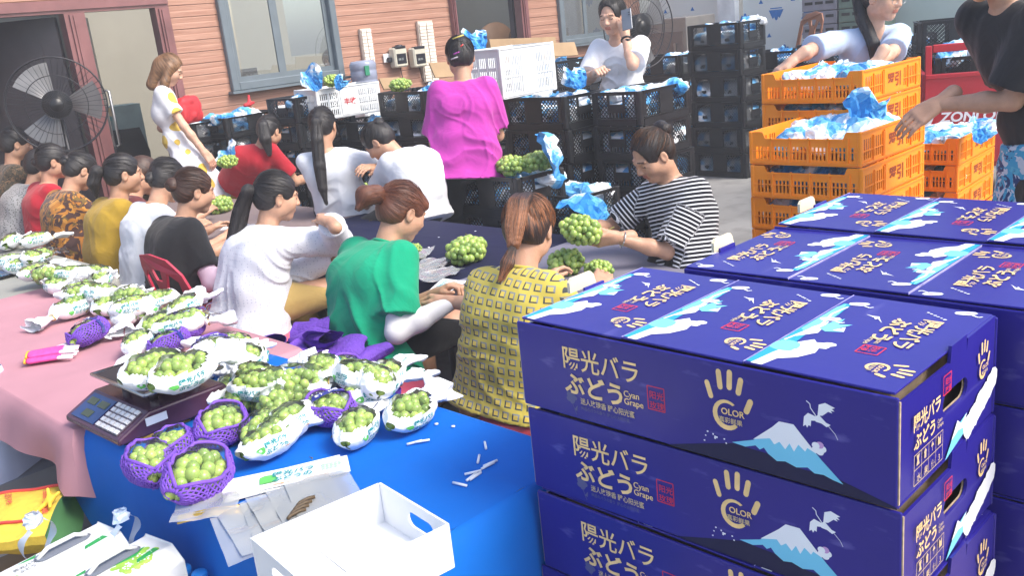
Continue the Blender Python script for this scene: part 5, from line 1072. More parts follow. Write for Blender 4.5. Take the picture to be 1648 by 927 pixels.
for a in [
    ('w', 22, 392, 60, 'white wrapped pack in the heap on the grey cloth, farthest back'), ('w', 60, 388, 10, 'white wrapped pack on the grey cloth with its tail up'), ('w', 12, 425, 150, 'white wrapped pack at the left edge of the grey cloth heap'),
    ('c', 66, 412, 40, 'clear bag of grapes at the front of the grey cloth heap'), ('w', 40, 430, -30, 'white wrapped pack lying lowest on the grey cloth heap'),
    ('w', 95, 462, -70, 'white wrapped pack at the far corner of the pink cloth'), ('c', 132, 470, 30, 'clear bag of grapes at the far edge of the pink cloth'), ('w', 165, 455, 60, 'white wrapped pack with raised tail by the black skirt'),
    ('w', 118, 498, 200, 'white wrapped pack whose tail points to the pink gloves'), ('w', 175, 494, 35, 'white wrapped pack with teal letters midway on the pink cloth'), ('w', 205, 512, 240, 'white wrapped pack lying across the pink cloth'),
    ('w', 245, 500, 50, 'white wrapped pack beside the red chair back'), ('w', 283, 508, 70, 'white wrapped pack with long upright tail by the chair'), ('b', 150, 540, 30, 'purple netted pack with blue band alone beside the pink gloves'),
    ('b', 300, 530, 45, 'purple netted pack with blue band left of the dotted blouse'), ('b', 278, 555, 35, 'purple netted pack with blue band above the scale'), ('w', 225, 556, 230, 'white wrapped pack with teal letters behind the scale'),
    ('b', 345, 568, 60, 'purple netted pack with blue band under a white tail'), ('w', 350, 582, 20, 'white wrapped pack right of the scale pan'), ('w', 405, 580, 75, 'white wrapped pack with steep tail at the back edge of the blue cloth'),
    ('c', 392, 605, 40, 'clear bag of grapes under the steep white pack'), ('w', 370, 632, 20, 'white wrapped pack beside the scale pan, letters outward'), ('c', 445, 655, 55, 'large clear bag of grapes in the middle of the blue cloth'), ('c', 400, 640, 25, 'clear bag of grapes right behind the middle one'),
    ('c', 500, 622, 70, 'clear bag of grapes by the pink stool'), ('n', 555, 608, 60, 'purple netted pack next to the pink stool'), ('b', 532, 662, 85, 'purple netted pack with wide blue band in the blue cloth centre'),
    ('w', 600, 636, 10, 'white wrapped pack half under the long tailed one'), ('w', 575, 692, 25, 'white wrapped pack showing many grapes near the paper strips'), ('w', 655, 668, 8, 'white wrapped pack with long tail at the right, nearest the carton stack'),
    ('w', 440, 716, 25, 'white wrapped pack in front of the clear bags'), ('n', 350, 692, 40, 'purple netted pack right of the gold ties'), ('n', 280, 724, 45, 'purple netted pack behind the nearest one'),
    ('w', 470, 690, 15, 'white wrapped pack lying low before the clear bags, right'), ('w', 330, 600, 40, 'white wrapped pack beside the scale pan at the pink edge'), ('w', 372, 560, 100, 'white wrapped pack at the pink edge with its tail to the floor heap'),
    ('w', 410, 618, 80, 'white wrapped pack with tail up between clear bags'), ('w', 620, 612, 20, 'white wrapped pack at the back edge beside the pink stool'), ('w', 80, 445, 30, 'white wrapped pack on the far pink corner, upper'), ('w', 150, 445, 120, 'white wrapped pack by the grey cloth border'),
    ('w', 255, 530, 25, 'white wrapped pack between the two banded nets'), ('w', 205, 490, 60, 'white wrapped pack second from the red chair'), ('n', 240, 752, 60, 'purple netted pack at the left, end turned to the table edge'), ('c', 480, 640, 20, 'clear bag of grapes behind the wide banded net'),
    ('c', 425, 690, 30, 'clear bag of grapes wedged between net and paper'),
]: pack(*a)
pack('n', 310, 772, 28, 'nearest purple netted pack, gold tie showing through its film', sc=1.18, roll=26)
pack('w', 245, 600, 15, 'white wrapped pack lying on the scale pan at the left', TZ+.125); pack('w', 292, 608, 30, 'white wrapped pack lying on the scale pan at the right', TZ+.125, sc=1.12, roll=12)
for i in range(22):
    t = i/21*5; A_ = [(60, 438), (150, 480), (285, 512), (330, 575), (430, 628), (610, 632)]; k = min(4, int(t)); e = t-k; x_ = A_[k][0]*(1-e)+A_[k+1][0]*e+rng.uniform(-22, 22); y_ = A_[k][1]*(1-e)+A_[k+1][1]*e+rng.uniform(-14, 14)
    if 195 < x_ < 335 and y_ > 560: continue
    pack('wwcw'[i % 4], x_, y_, rng.uniform(-60, 120), ('white wrapped pack' if i % 4 != 2 else 'clear bag of grapes')+' on top in the crowded run beyond the scale', dz=.028)
# ------------------------------------------------------------------ scale and small things on the tables
def set_on(o, px, py, z, deg): p = at(px, py, z); o.location = (p[0], p[1], z+(.007 if z > .7 else 0)); o.rotation_euler = (0, 0, math.radians(deg))
M_SCB = mat('maroon_scale_plastic', (.075, .028, .06), .22, .5, .1); M_STL = mat('pan_steel', (.5, .5, .5), .28, .5, .1, metal=1); M_PAN = mat('black_pan', (.015, .015, .018), .35)
sc_ = tag(empty('scale'), 'maroon electronic price scale with black pan and keypad on the blue cloth', 'scale')
b = MB(); prof = [(-.17, .012), (-.17, .03), (-.075, .075), (.15, .075), (.16, .06), (.16, .012)]; V = [(x, y, z) for y in (-.155, .155) for x, z in prof]; n = len(prof)
b.add(V, [tuple(range(n))[::-1], tuple(range(n, 2*n))]+[(i, (i+1) % n, (i+1) % n+n, i+n) for i in range(n)]); b2 = [tuple(reversed(f)) for f in b.f]; bevel(b.build('housing', [M_SCB], sc_), .006)
pan = MB(); pan.box((.04, 0, .118), (.22, .29, .008), 0, None, .003); po = pan.build('pan', [M_PAN], sc_); rim = MB(); rim.tube([(.04+.115*a, .15*c, .120) for a, c in ((-1, -1), (1, -1), (1, 1), (-1, 1), (-1, -1))], .006, 6); rim.build('rim', [M_STL], po)
st = MB(); [st.tube([(.04+sx*.06, sy*.08, .07), (.04+sx*.06, sy*.08, .115)], .012, 8) for sx in (-1, 1) for sy in (-1, 1)]; st.build('pan_support', [M_STL], sc_)
sl = math.atan2(.045, .095); Ms = np.array([[math.cos(sl), 0, -math.sin(sl)], [0, 1, 0], [math.sin(sl), 0, math.cos(sl)]]); on = lambda u, v, h: np.array([-.17, 0, .03])+Ms@np.array([u, v, h])
d = MB(); d.box(on(.052, .065, .002), (.085, .13, .003), 0, Ms); d_o = d.build('display', [mat('display_blue', (.02, .05, .16), .15)], sc_); w = MB()
for i, (u, v) in enumerate(((.07, .095), (.07, .035), (.032, .065))): w.box(on(u, v, .0045), (.022, .045, .002), 0, Ms)
w.build('readout', [mat('lcd', (.045, .07, .045), .3)], d_o); kb = MB(); kb.box(on(.052, -.075, .002), (.085, .12, .003), 0, Ms); ko = kb.build('keypad', [mat('keypad_grey', (.14, .12, .15), .5)], sc_)
ks = MB(); [ks.box(on(.018+.0175*i, -.125+.025*j, .0055), (.012, .017, .004), 0, Ms) for i in range(5) for j in range(5)]; ks.build('keys', [mat('key_white', (.7, .7, .72), .5)], ko)
lb = MB(); lb.box((-.06, -.1565, .05), (.06, .002, .022)); lb.build('label', [INK[WH]], sc_)
for sx in (-1, 1):
    for sy in (-1, 1): ft = MB(); ft.lathe([(0, 0), (.016, 0), (.014, .014), (0, .014)], (sx*.13, sy*.12, 0), 12); ft.build('foot', [M_PAN], sc_)
sc_.scale = (.94, 1.0, .94); set_on(sc_, 245, 672, TZ, 2)
def flat(name, w, h, t, m, px, py, z, deg, label, cat, n=1, ink=None, group=None, curl=.0):
    for i in range(n):
        r = random.Random(i+int(px)); G = np.array([[((a-.5)*w, (b_-.5)*h, t*i+t*.5+curl*math.sin(a*5+i)*math.sin(b_*3+1)*.5+curl*.5) for b_ in np.linspace(0, 1, 8)] for a in np.linspace(0, 1, 14)])
        o = MB().sheet(G).build(name, [m]); set_on(o, px+r.uniform(-6, 6)*(n > 1), py+r.uniform(-3, 3)*(n > 1), z, deg+r.uniform(-4, 4)*(n > 1)); tag(o, label if n == 1 else label+', '+('uppermost' if i == n-1 else f'sheet {["one","two","three","four","five","six"][i]} from below'), cat, group)
    if ink: k, f_, mats = ink; k.build('printed_artwork', mats, f_, o)
    return o
k = Ink(); k.text('陽光バラ', -.035, .004, .022, 0, 0, .03, .09); k.text('ぶどうの', -.035, -.020, .022, 0, 0, .03, .085); k.blob(-.045, -.003, .022, .02, 1, .3, 12, .4, 3); k.line([(-.035, -.033), (.085, -.033)], .003, 2)
for j in range(14): k.blob(.075+.009*(j % 5), .014-.010*(j//5), .0042, .0042, 3, 0, 8)
k.text('陽光のぶどう', .075, .026, .006, 3); k.text('太陽のめぐみ', .075, .034, .006, 3); k.text('陽光 果物 包装', -.03, -.039, .005, 2)
flat('paper_strip', .26, .085, .0018, M_WRAP, 462, 778, TZ+.003, -28, 'white wrapping paper strip printed with teal letters', 'paper', 5, (k, lambda u, v, z: (u, v, .0018*4+.003+z), [M_TEAL, M_LEAF, M_OINK, mat('pale_green_line', (.45, .62, .45), .5)]), 'stacked wrapping paper strips')
M_POLY = film_mat('poly_bag', (.95, .92, .85), .40, .14, .30)
for i, (x, y, a) in enumerate(((410, 862, 20), (425, 852, 24), (455, 838, 18), (470, 832, 22), (500, 822, 20), (525, 812, 16))):
    o = MB().sheet(np.array([[((q-.5)*.135, (s-.5)*.20, .004+i*.003+.004*noise3(np.array([q*4, s*5, i*3.1]))) for s in np.linspace(0, 1, 14)] for q in np.linspace(0, 1, 10)])).build('poly_bag', [M_POLY]); set_on(o, x, y, TZ+.002, a-39); tag(o, 'clear empty poly bag fanned out behind the open white carton, ' + ['lowest', 'second', 'third', 'fourth', 'fifth', 'uppermost'][i], 'plastic bag', 'fanned clear poly bags')
def ties(px, py, deg, n, label, z=TZ):
    for i in range(n):
        t = MB(); r = random.Random(i*3+int(px)); t.tube([(-.07, .004*i-.012, .004+.002*(i % 3)), (0, .004*i-.012+r.uniform(-.006, .006), .006+.002*(i % 3)), (.07, .005*i-.014+r.uniform(-.01, .01), .004)], .0022, 5); o = t.build('gold_twist_tie', [M_TIE]); set_on(o, px, py, z, deg+r.uniform(-5, 5)); tag(o, label, 'twist tie', label)
ties(265, 698, 12, 8, 'gold twist tie in the bundle in front of the scale'); ties(345, 835, -38, 7, 'gold twist tie in the bundle beside the poly bags')
o = MB().sheet(np.array([[((q-.5)*.13, (s-.5)*.10, .012+.006*noise3(np.array([q*5, s*4, 9.]))) for s in np.linspace(0, 1, 10)] for q in np.linspace(0, 1, 12)])).build('poly_bag', [M_POLY]); set_on(o, 335, 828, TZ, -38); tag(o, 'clear bag over the gold ties beside the nearest net', 'plastic bag')
for i in range(4): t = MB(); t.tube([(-.02, 0, .004), (-.01, .004, .005), (.01, .003, .005), (.022, -.003, .004)], .0038, 6); o = t.build('dark_tie', [mat('brown_tie', (.09, .06, .03), .5)]); set_on(o, 478+i*5, 836-i*7, TZ+.02, 5); tag(o, 'brown curled tie lying on the poly bags', 'twist tie', 'brown ties on the poly bags')
for i, (x, y, a) in enumerate(((668, 719, 20), (680, 717, 10), (782, 724, 95), (771, 746, 85), (786, 757, 40), (790, 753, 35), (762, 768, 15), (760, 775, 55), (766, 774, 50), (741, 787, -35))): t = MB(); t.tube([(-.018, 0, .0035), (.018, 0, .0035)], .0028, 8); o = t.build('white_stick', [INK[WH]]); set_on(o, x, y, TZ, a-44); tag(o, 'short white plastic stick scattered on the blue cloth', 'stick', 'scattered white sticks')
for i, (x, y) in enumerate(((703, 688), (730, 692), (648, 700))): t = MB(); t.lathe([(0, 0), (.005, 0), (.005, .002), (0, .002)], (0, 0, .001), 8); o = t.build('paper_bit', [INK[WH]]); set_on(o, x, y, TZ, 0); tag(o, 'tiny white paper bit on the blue cloth', 'scrap', 'paper bits on the blue cloth')
# open white carton
zt = TZ+.086; A, B_, C_ = at(612, 783, zt), at(722, 850, zt), at(425, 888, zt); ux = (B_-A); Wt = np.linalg.norm(ux); ux /= Wt; uy = np.array([-ux[1], ux[0], 0]); Lt = abs((C_-A)@uy); sgn = np.sign((C_-A)@uy); uy *= sgn
tray = tag(empty('open_carton', (*A[:2], TZ+.0085)), 'open white cardboard carton without lid on the blue cloth', 'box'); M_CW = mat('white_cardboard', (.78, .79, .80), .7, .3, .03, 3)
def wall_(p, u, ln, hole=None, flipn=1):
    V, F = plate([(0, 0), (ln, 0), (ln, .085), (0, .085)], [hole] if hole else [], .004); m = MB(); nn = np.cross(u, UP); m.add(V[:, :1]*u+V[:, 1:2]*UP+V[:, 2:]*nn+np.array(p), F); m.build('side_panel', [M_CW], tray)
z3 = np.zeros(3); wall_(z3, ux, Wt, stadium(Wt*.6, .048, .085, .03, 7)); wall_(z3+uy*.003, uy, Lt); wall_(ux*Wt, uy, Lt); wall_(uy*Lt, ux, Wt, stadium(Wt*.5, .048, .085, .03, 7)); q = MB(); V = [z3, ux*Wt, ux*Wt+uy*Lt, uy*Lt]; q.add([v+np.array([0, 0, .003]) for v in V], [(0, 1, 2, 3)]); q.add([np.array(v)*.0+ux*a+uy*c_+np.array([0, 0, .0055]) for a, c_ in ((.0, Lt*.18), (Wt, Lt*.18), (Wt, Lt*.52), (Wt*.5, Lt*.52), (Wt*.45, Lt*.55), (0, Lt*.55))], [(0, 1, 2, 3, 4, 5)]); q.build('base_flap', [M_CW], tray)
# pink gloves
M_GL = mat('pink_knit', (.72, .08, .32), .8, .2, .15, 60, .3, 120); M_GW = mat('white_knit', (.75, .62, .66), .8, .2, .1); M_GY = mat('yellow_cuff', (.75, .42, .05), .8)
for gi, (x, y, a, lb_) in enumerate(((92, 571, 8, 'pink knitted glove with white fingertips, upper of the pair'), (90, 580, 4, 'pink knitted glove with yellow cuff, lower of the pair'))):
    g = empty('glove'); tag(g, lb_, 'glove'); c = MB(); G = Field((-.12, -.08, -.01), (.14, .08, .05), .0045); G.cap((-.1, 0, .014), (.0, 0, .014), .013, .013, .01)
    for yv in (-.026, -.009, .009, .026): G.cap((-.09, yv*.8, .014), (.02, yv, .014), .013, .012, .014)
    V, Q = G.net(); link('palm', mesh_np('palm', V, Q, [M_GL]), g); f2 = Field((-.02, -.09, -.01), (.15, .09, .05), .004)
    for j, yv in enumerate((-.03, -.01, .01, .03)): f2.cap((.022, yv, .014), (.085-.008*abs(j-1.5), yv*1.5, .012), .010, .0085, .003)
    f2.cap((-.0, .035, .014), (.04, .068, .012), .010, .009, .003); V, Q = f2.net(); link('fingers', mesh_np('fingers', V, Q, [M_GW]), g); e = MB(); e.tube([(-.108, .03*math.cos(t), .016+.013*math.sin(t)) for t in np.linspace(0, 6.28, 16)], .0045, 6); e.build('cuff', [M_GY], g); set_on(g, x, y, TZ+.002+.012*(1-gi), a-36); g.scale = (.8, .95, .6)
# ------------------------------------------------------------------ lower left corner: gift boxes, bags, bottles
M_GW2 = mat('white_gift_card', (.64, .66, .66), .4, .4, .03, 3, coat=.2); GI = [mat('print_grape_green', (.28, .50, .06), .4, .4, .2, 50), mat('print_leaf_green', (.02, .30, .07), .4, .4, .2, 30), mat('print_grey', (.10, .10, .10), .5), INK[WH], mat('print_pale_mint', (.55, .72, .58), .5)]
def gift_box(px, py, z, deg, label, flip):
    g = empty('gift_box'); tag(g, label, 'box', None); L, D, H_ = .32, .15, .20; b = MB(); pr = [(-D/2, 0), (-D/2, H_-.03), (-D*.30, H_), (D*.30, H_), (D/2, H_-.03), (D/2, 0)]; n = len(pr); V = [(x, y, zz) for x in (-L/2, L/2) for y, zz in pr]
    b.add(V, [tuple(range(n))[::-1], tuple(range(n, 2*n))]+[(i+n, (i+1) % n+n, (i+1) % n, i) for i in range(n)]); bevel(b.build('body', [M_GW2], g), .003)
    k = Ink(); r = random.Random(3)
    for j in range(60): k.blob((-.12 if flip else .10)+.10*(r.random()-.5)+.02*math.sin(j), -.03+.045*(r.random()-.5), .0085, .0085, 0, 0, 9)
    for j in range(26): k.blob((-.12 if flip else .10)+.10*(r.random()-.5), -.03+.045*(r.random()-.5), .0028, .0028, 3, 0, 6)
    k.poly([(-.17, .0), (-.12, .012), (-.07, .002), (-.09, -.02), (-.13, -.012)] if flip else [(.04, .0), (.1, .014), (.16, .004), (.12, -.014), (.08, -.008)], 1); k.poly([(.1, -.045), (.17, -.04), (.165, -.022), (.11, -.03)], 1); k.poly([(-.04, .043), (.02, .047), (.01, .034)], 1)
    k.text('陽光バラ', -.055, .012, .015, 2, 0, .01); k.text('ぶどう', -.05, -.006, .015, 2, 0, .01); hand_logo(k, .135, .02, .035, 2, 2, 1.2)
    for j in range(30): k.blob(-.18+.36*r.random(), -.048+.096*r.random(), .002, .0015, 4, 0, 5)
    k.build('printed_artwork', GI, lambda u, v, zz: (u*.8, v*.88, H_+zz) if abs(v*.88) < D*.3 else (u*.8, v*.88, H_-(abs(v*.88)-D*.3)/(D*.2)*.03+zz+.001), g)
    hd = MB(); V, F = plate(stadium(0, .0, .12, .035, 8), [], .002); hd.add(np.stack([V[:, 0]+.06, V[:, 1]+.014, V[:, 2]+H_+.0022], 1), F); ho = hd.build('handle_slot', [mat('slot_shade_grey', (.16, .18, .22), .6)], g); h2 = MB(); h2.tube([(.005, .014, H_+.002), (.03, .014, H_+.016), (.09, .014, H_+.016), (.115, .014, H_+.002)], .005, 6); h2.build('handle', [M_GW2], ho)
    p = at(px, py, z) if not isinstance(px, np.ndarray) else px; g.location = (p[0], p[1], z-.2); g.rotation_euler = (0, 0, math.radians(deg)); return p
pa = gift_box(62, 908, .655, 8, 'white grape gift box with slot handle, farther of the two', True); pb = gift_box(pa+np.array([.045, -.156, 0]), 0, .655, 10, 'white grape gift box with slot handle, nearer of the two', False)
q = MB(); q.box((pa[0]+.02, (pa[1]+pb[1])/2-.02, .2295), (.52, .56, .459)); q.box((pa[0]+.02, (pa[1]+pb[1])/2-.02, .4603), (.50, .27, .0012)); tag(q.build('support_carton', [mat('plain_brown_card', (.35, .24, .14), .85)]), 'big brown carton carrying the white gift boxes', 'box')
def bow(px, py, d, label, s=1.0):
    """two thin plastic loops knotted together"""
    m = MB(); r = random.Random(int(px))
    for sx in (-1, 1):
        P = [np.array([sx*(.035+.02*math.sin(t*3.1)), .02*math.sin(t*5+sx), -.05+.15*t-.05*max(0, t-.7)]) for t in np.linspace(0, 1, 12)]
        G = np.array([[q+np.array([wd*.7, wd, .004*math.sin(i+wd*90)]) for wd in np.linspace(-.02, .02, 7)*(1-.5*abs(i/11-.6))] for i, q in enumerate(P)]); m.sheet(G, 0, True)
    G = np.array([[(.035*math.cos(a)*(1-h_*.5)+r.uniform(-.006, .006), .022*math.sin(a)+r.uniform(-.006, .006), .085+.035*h_) for a in np.linspace(0, 6.283, 12)] for h_ in np.linspace(0, 1, 5)]); m.sheet(G, 0, False)
    m.v = [tuple(np.array(q)*s) for q in m.v]; o = m.build('knotted_carrier_bag', [mat('pale_blue_plastic', (.55, .66, .82), .3, .5, .1, alpha=.85)], None, atd(px, py, d), .6); tag(o, label, 'bag')
bow(66, 884, 2.12, 'pale blue knotted plastic handle behind the farther gift box', .75); bow(205, 872, 2.06, 'pale blue knotted plastic handle behind the nearer gift box', .65)
M_YEL = mat('yellow_nonwoven', (.72, .50, .06), .7, .3, .1, 60, .15, 300); M_RD = mat('bag_red', (.62, .06, .05), .6); M_GRN = mat('bag_green', (.12, .33, .12), .7)
Q4 = [atd(-70, 806, 2.62), atd(124, 780, 2.55), atd(72, 862, 2.30), atd(-70, 888, 2.32)]; nb_ = nrm(np.cross(Q4[1]-Q4[0], Q4[3]-Q4[0])); nb_ = nb_ if nb_[2] > 0 else -nb_; yo = np.array([Q4[2][0], Q4[2][1], 0.0])
def bagp(u, v, h=0): q = (Q4[0]*(1-u)+Q4[1]*u)*(1-v)+(Q4[3]*(1-u)+Q4[2]*u)*v; return q+nb_*(h+.035*math.sin(v*3.1)*(.4+.6*math.sin(u*2.8))+.002*math.sin(u*17+v*7))-yo
yb = tag(empty('shopping_bag', yo), 'yellow shopping bag with red lettering and green side lying tied shut', 'bag'); G = np.array([[bagp(u, v) for v in np.linspace(0, 1, 14)] for u in np.linspace(0, 1, 20)]); MB().sheet(G).build('front_panel', [M_YEL], yb)
G2 = np.array([[bagp(u, v)-nb_*(.02+.11*math.sin(v*3.14)**.5*(.3+.7*u))  for v in np.linspace(0, 1, 14)] for u in np.linspace(0, 1, 20)]); MB().sheet(G2).build('back_panel', [M_YEL], yb); sd = MB(); sd.sheet(np.stack([G[-1], (G[-1]+G2[-1])/2-(G[-1]-G[-2])*1.2, G2[-1]], 0)); sd.build('side_gusset', [M_GRN], yb)
sm_ = MB(); [sm_.sheet(np.stack([G[:, j_], G2[:, j_]], 0)) for j_ in (0, -1)]; sm_.build('seam', [M_YEL], yb)
tr_ = MB(); tr_.tube([bagp(u, .0, .003) for u in np.linspace(0, 1, 16)], .005, 6); tr_.tube([bagp(u, .80, .004) for u in np.linspace(0, .85, 16)], .004, 6); tr_.build('trim', [M_RD], yb)
k = Ink(); k.text('健康品质绿色果园', .02, 0, .020, 0, -1.25, .02, .17); k.text('优选 好味', -.10, .0, .024, 0, -1.25, .02, .12); k.build('lettering', [M_RD], lambda u, v, z: bagp(.72+u/.36, .12-v/.26, .004+z), yb)
kn = Field((-.08, -.08, -.05), (.1, .08, .1), .006); kn.cap((-.05, 0, .0), (.02, 0, .03), .011, .011, .01); kn.cap((.02, 0, .03), (.03, .03, .07), .010, .009, .01); kn.cap((.02, 0, .03), (.06, -.01, .05), .010, .010, .01); kn.cap((.02, 0, .03), (.0, -.05, .02), .010, .009, .01); kn.ell((.02, 0, .03), (.016, .016, .015)); V, Q = kn.net(); link('knot', mesh_np('knot', V*.55+bagp(.93, .62), Q, [mat('yellow_strap', (.78, .50, .04), .6)]), yb)
p = (Q4[0]+Q4[1]+Q4[2]+Q4[3])/4; zb_ = min(q_[2] for q_ in Q4)-.16; q = MB(); q.box((p[0]-.02, p[1], zb_/2), (.34, .34, zb_)); q.box((p[0]-.02, p[1], zb_+.0006), (.33, .12, .001)); tag(q.build('support_carton', [mat('plain_brown_card')]), 'brown carton under the yellow shopping bag', 'box')
wb = MB(); r = np.linspace(0, 1, 16); G = np.array([[(.16*math.cos(t)*(1-.55*h_), .12*math.sin(t)*(1-.55*h_), .34*h_) for t in np.linspace(0, 2*math.pi, 30)] for h_ in r]); G += noise3(G*14, 5)[..., None]*np.array([.03, .03, .015]); o = wb.sheet(G, 0, True).build('carrier_bag', [mat('pale_lilac_plastic', (.58, .62, .80), .35, .5, .08, alpha=.9)]); p = at(18, 780, .38); o.location = (p[0]+.02, p[1]+.12, .40); tag(o, 'pale lilac plastic carrier bag behind the yellow bag', 'bag'); q = MB(); q.box((p[0]+.02, p[1]+.12, .198), (.3, .28, .396)); tag(q.build('plastic_bin', [mat('bin_grey', (.3, .3, .32), .5)]), 'grey bin under the lilac carrier bag', 'bin')
for i, (x, y) in enumerate(((294, 912), (320, 920))):
    bt = tag(empty('water_bottle'), 'water bottle with blue cap at the table foot, ' + ('left' if i == 0 else 'right') + ' of the two', 'bottle'); b = MB(); b.lathe([(0, 0), (.032, 0), (.033, .02), (.030, .06), (.033, .1), (.033, .14), (.014, .185), (.0135, .2)], (0, 0, 0), 20); b.build('body', [film_mat('bottle_plastic', (.85, .92, .97), .3, .05, .06)], bt); c = MB(); c.lathe([(0, .197), (.0165, .197), (.0165, .216), (.014, .219), (0, .219)], (0, 0, 0), 20); c.build('cap', [mat('cap_blue', (.01, .20, .62), .4)], bt); p = at(x, y, .60); bt.location = (p[0], p[1], .38)
q = MB(); p = at(305, 915, .6); q.box((p[0]+.0, p[1], .365), (.16, .2, .028)); so = q.build('low_stool', [mat('stool_red', (.5, .06, .06), .45)]); tag(so, 'low stool carrying the water bottles', 'stool')
for sx in (-1, 1):
    for sy in (-1, 1): l = MB(); l.tube([(p[0]+sx*.06, p[1]+sy*.08, 0), (p[0]+sx*.06, p[1]+sy*.08, .35)], .012, 6); l.build('leg', [mat('stool_red')], so)
o = MB(); o.box((0, 0, .005), (.075, .15, .009), 0, None, .003); o = o.build('phone', [mat('screen_black', (.01, .01, .012), .2)]); set_on(o, 2, 446, TZ, 10); s = MB(); s.box((0, 0, .0102), (.068, .14, .001)); s.build('screen', [mat('screen_blue', (.02, .07, .2), .15)], o); tag(o, 'dark phone lying on the grey cloth at the frame edge', 'phone')
# clear bags and paper before the green shirt
for i, (x, y, a, w, h) in enumerate(((690, 432, 20, .26, .17), (672, 412, 35, .2, .14), (705, 446, 5, .22, .15), (585, 408, 10, .18, .12))):
    o = MB().sheet(np.array([[((q-.5)*w, (s-.5)*h, .016+.010*noise3(np.array([q*6, s*5, i*3.7]))) for s in np.linspace(0, 1, 14)] for q in np.linspace(0, 1, 18)])).build('poly_bag', [M_POLY]); set_on(o, x, y, LZ+.004*i, a); tag(o, 'crinkled clear bag on the navy cloth before the green shirt, ' + ['largest', 'farthest', 'nearest', 'by the dotted sleeve'][i], 'plastic bag')
bunchs(at(668, 408, LZ+.01), .4, .45, 'few loose grapes in a clear bag before the green shirt', 2); bunchs(at(530, 392, LZ+.08), .4, .5, 'small bunch of grapes held at the dotted sleeve', 2)
flat('paper_sheet', .3, .12, .002, M_WRAP, 712, 468, LZ+.01, 25, 'white printed paper under the hands of the green shirt', 'paper', 1, (k2 := Ink().text('陽光バラ', .0, .01, .03, 0, 0, .03), lambda u, v, z: (u, v, .012+z), [M_TEAL]), None, .012)
flat('paper_sheet', .12, .09, .002, M_WRAP, 368, 368, LZ+.03, 40, 'white paper held up before the black shirt', 'paper', 1, None, None, .012)
for i, (x, y) in enumerate(((706, 382), (780, 395), (690, 398), (765, 372))): t = MB(); t.lathe([(0, 0), (.006, 0), (.005, .002), (0, .002)], (0, 0, 0), 7); o = t.build('paper_bit', [INK[WH]]); set_on(o, x, y, LZ+.002, 0); tag(o, 'tiny white paper bit on the navy cloth', 'scrap', 'paper bits on the navy cloth')
for i in range(26):
    x_, y_, z_ = ((.8+.5*rng.random(), 1.3+1.1*rng.random(), TZ), (.8+.55*rng.random(), 2.6+1.5*rng.random(), TZ+.002), (2.62+.7*rng.random(), 3.15+1.5*rng.random(), LZ))[i % 3]; t = MB(); a_ = rng.random()*6.3; t.tube([(0, 0, .0045), (.008*math.cos(a_), .008*math.sin(a_), .006), (.018*math.cos(a_+.4), .018*math.sin(a_+.4), .0045)], .0016, 5)
    tag(t.build('stem_trimming', [mat('dry_stem', (.12, .10, .035), .8)], None, (x_, y_, z_)), 'small dry stem trimming lying on a tablecloth', 'stem', 'stem trimmings on the tablecloths')
# purple foam sleeves heaped on the floor
M_SLV = mat('purple_foam_sleeve', (.13, .05, .38), .7, .3, .15, 20, .6, 90); rr = random.Random(5)
for i in range(78):
    a, c, L2 = .055+.02*rr.random(), .030, .17; base = np.array([1.54+rr.random()*.34, 2.25+rr.random()*1.25]); top = .60*max(.25, 1-abs(base[1]-2.95)*.8)
    z = top*min(1, (i+6)/60)*(.8+.2*rr.random()); G = np.array([[(L2*(u-.5), a*math.cos(v)*(1+.25*math.sin(u*5+i)), c*(1.1 if u < .9 else 1.3)*math.sin(v)*(.6+.4*math.sin(u*3))) for v in np.linspace(0, 2*math.pi, 14)] for u in np.linspace(0, 1, 10)]); G += noise3(G*22+i*3.1, 5)[..., None]*.010
    o = MB().sheet(G).build('foam_sleeve', [M_SLV], None, (base[0], base[1], z+.03)); o.rotation_euler = (rr.uniform(-.6, .6), rr.uniform(-.6, .6), rr.random()*6.3); tag(o, 'crumpled purple foam net sleeve in the heap behind the green shirt', 'foam sleeve', 'heaped purple foam sleeves')
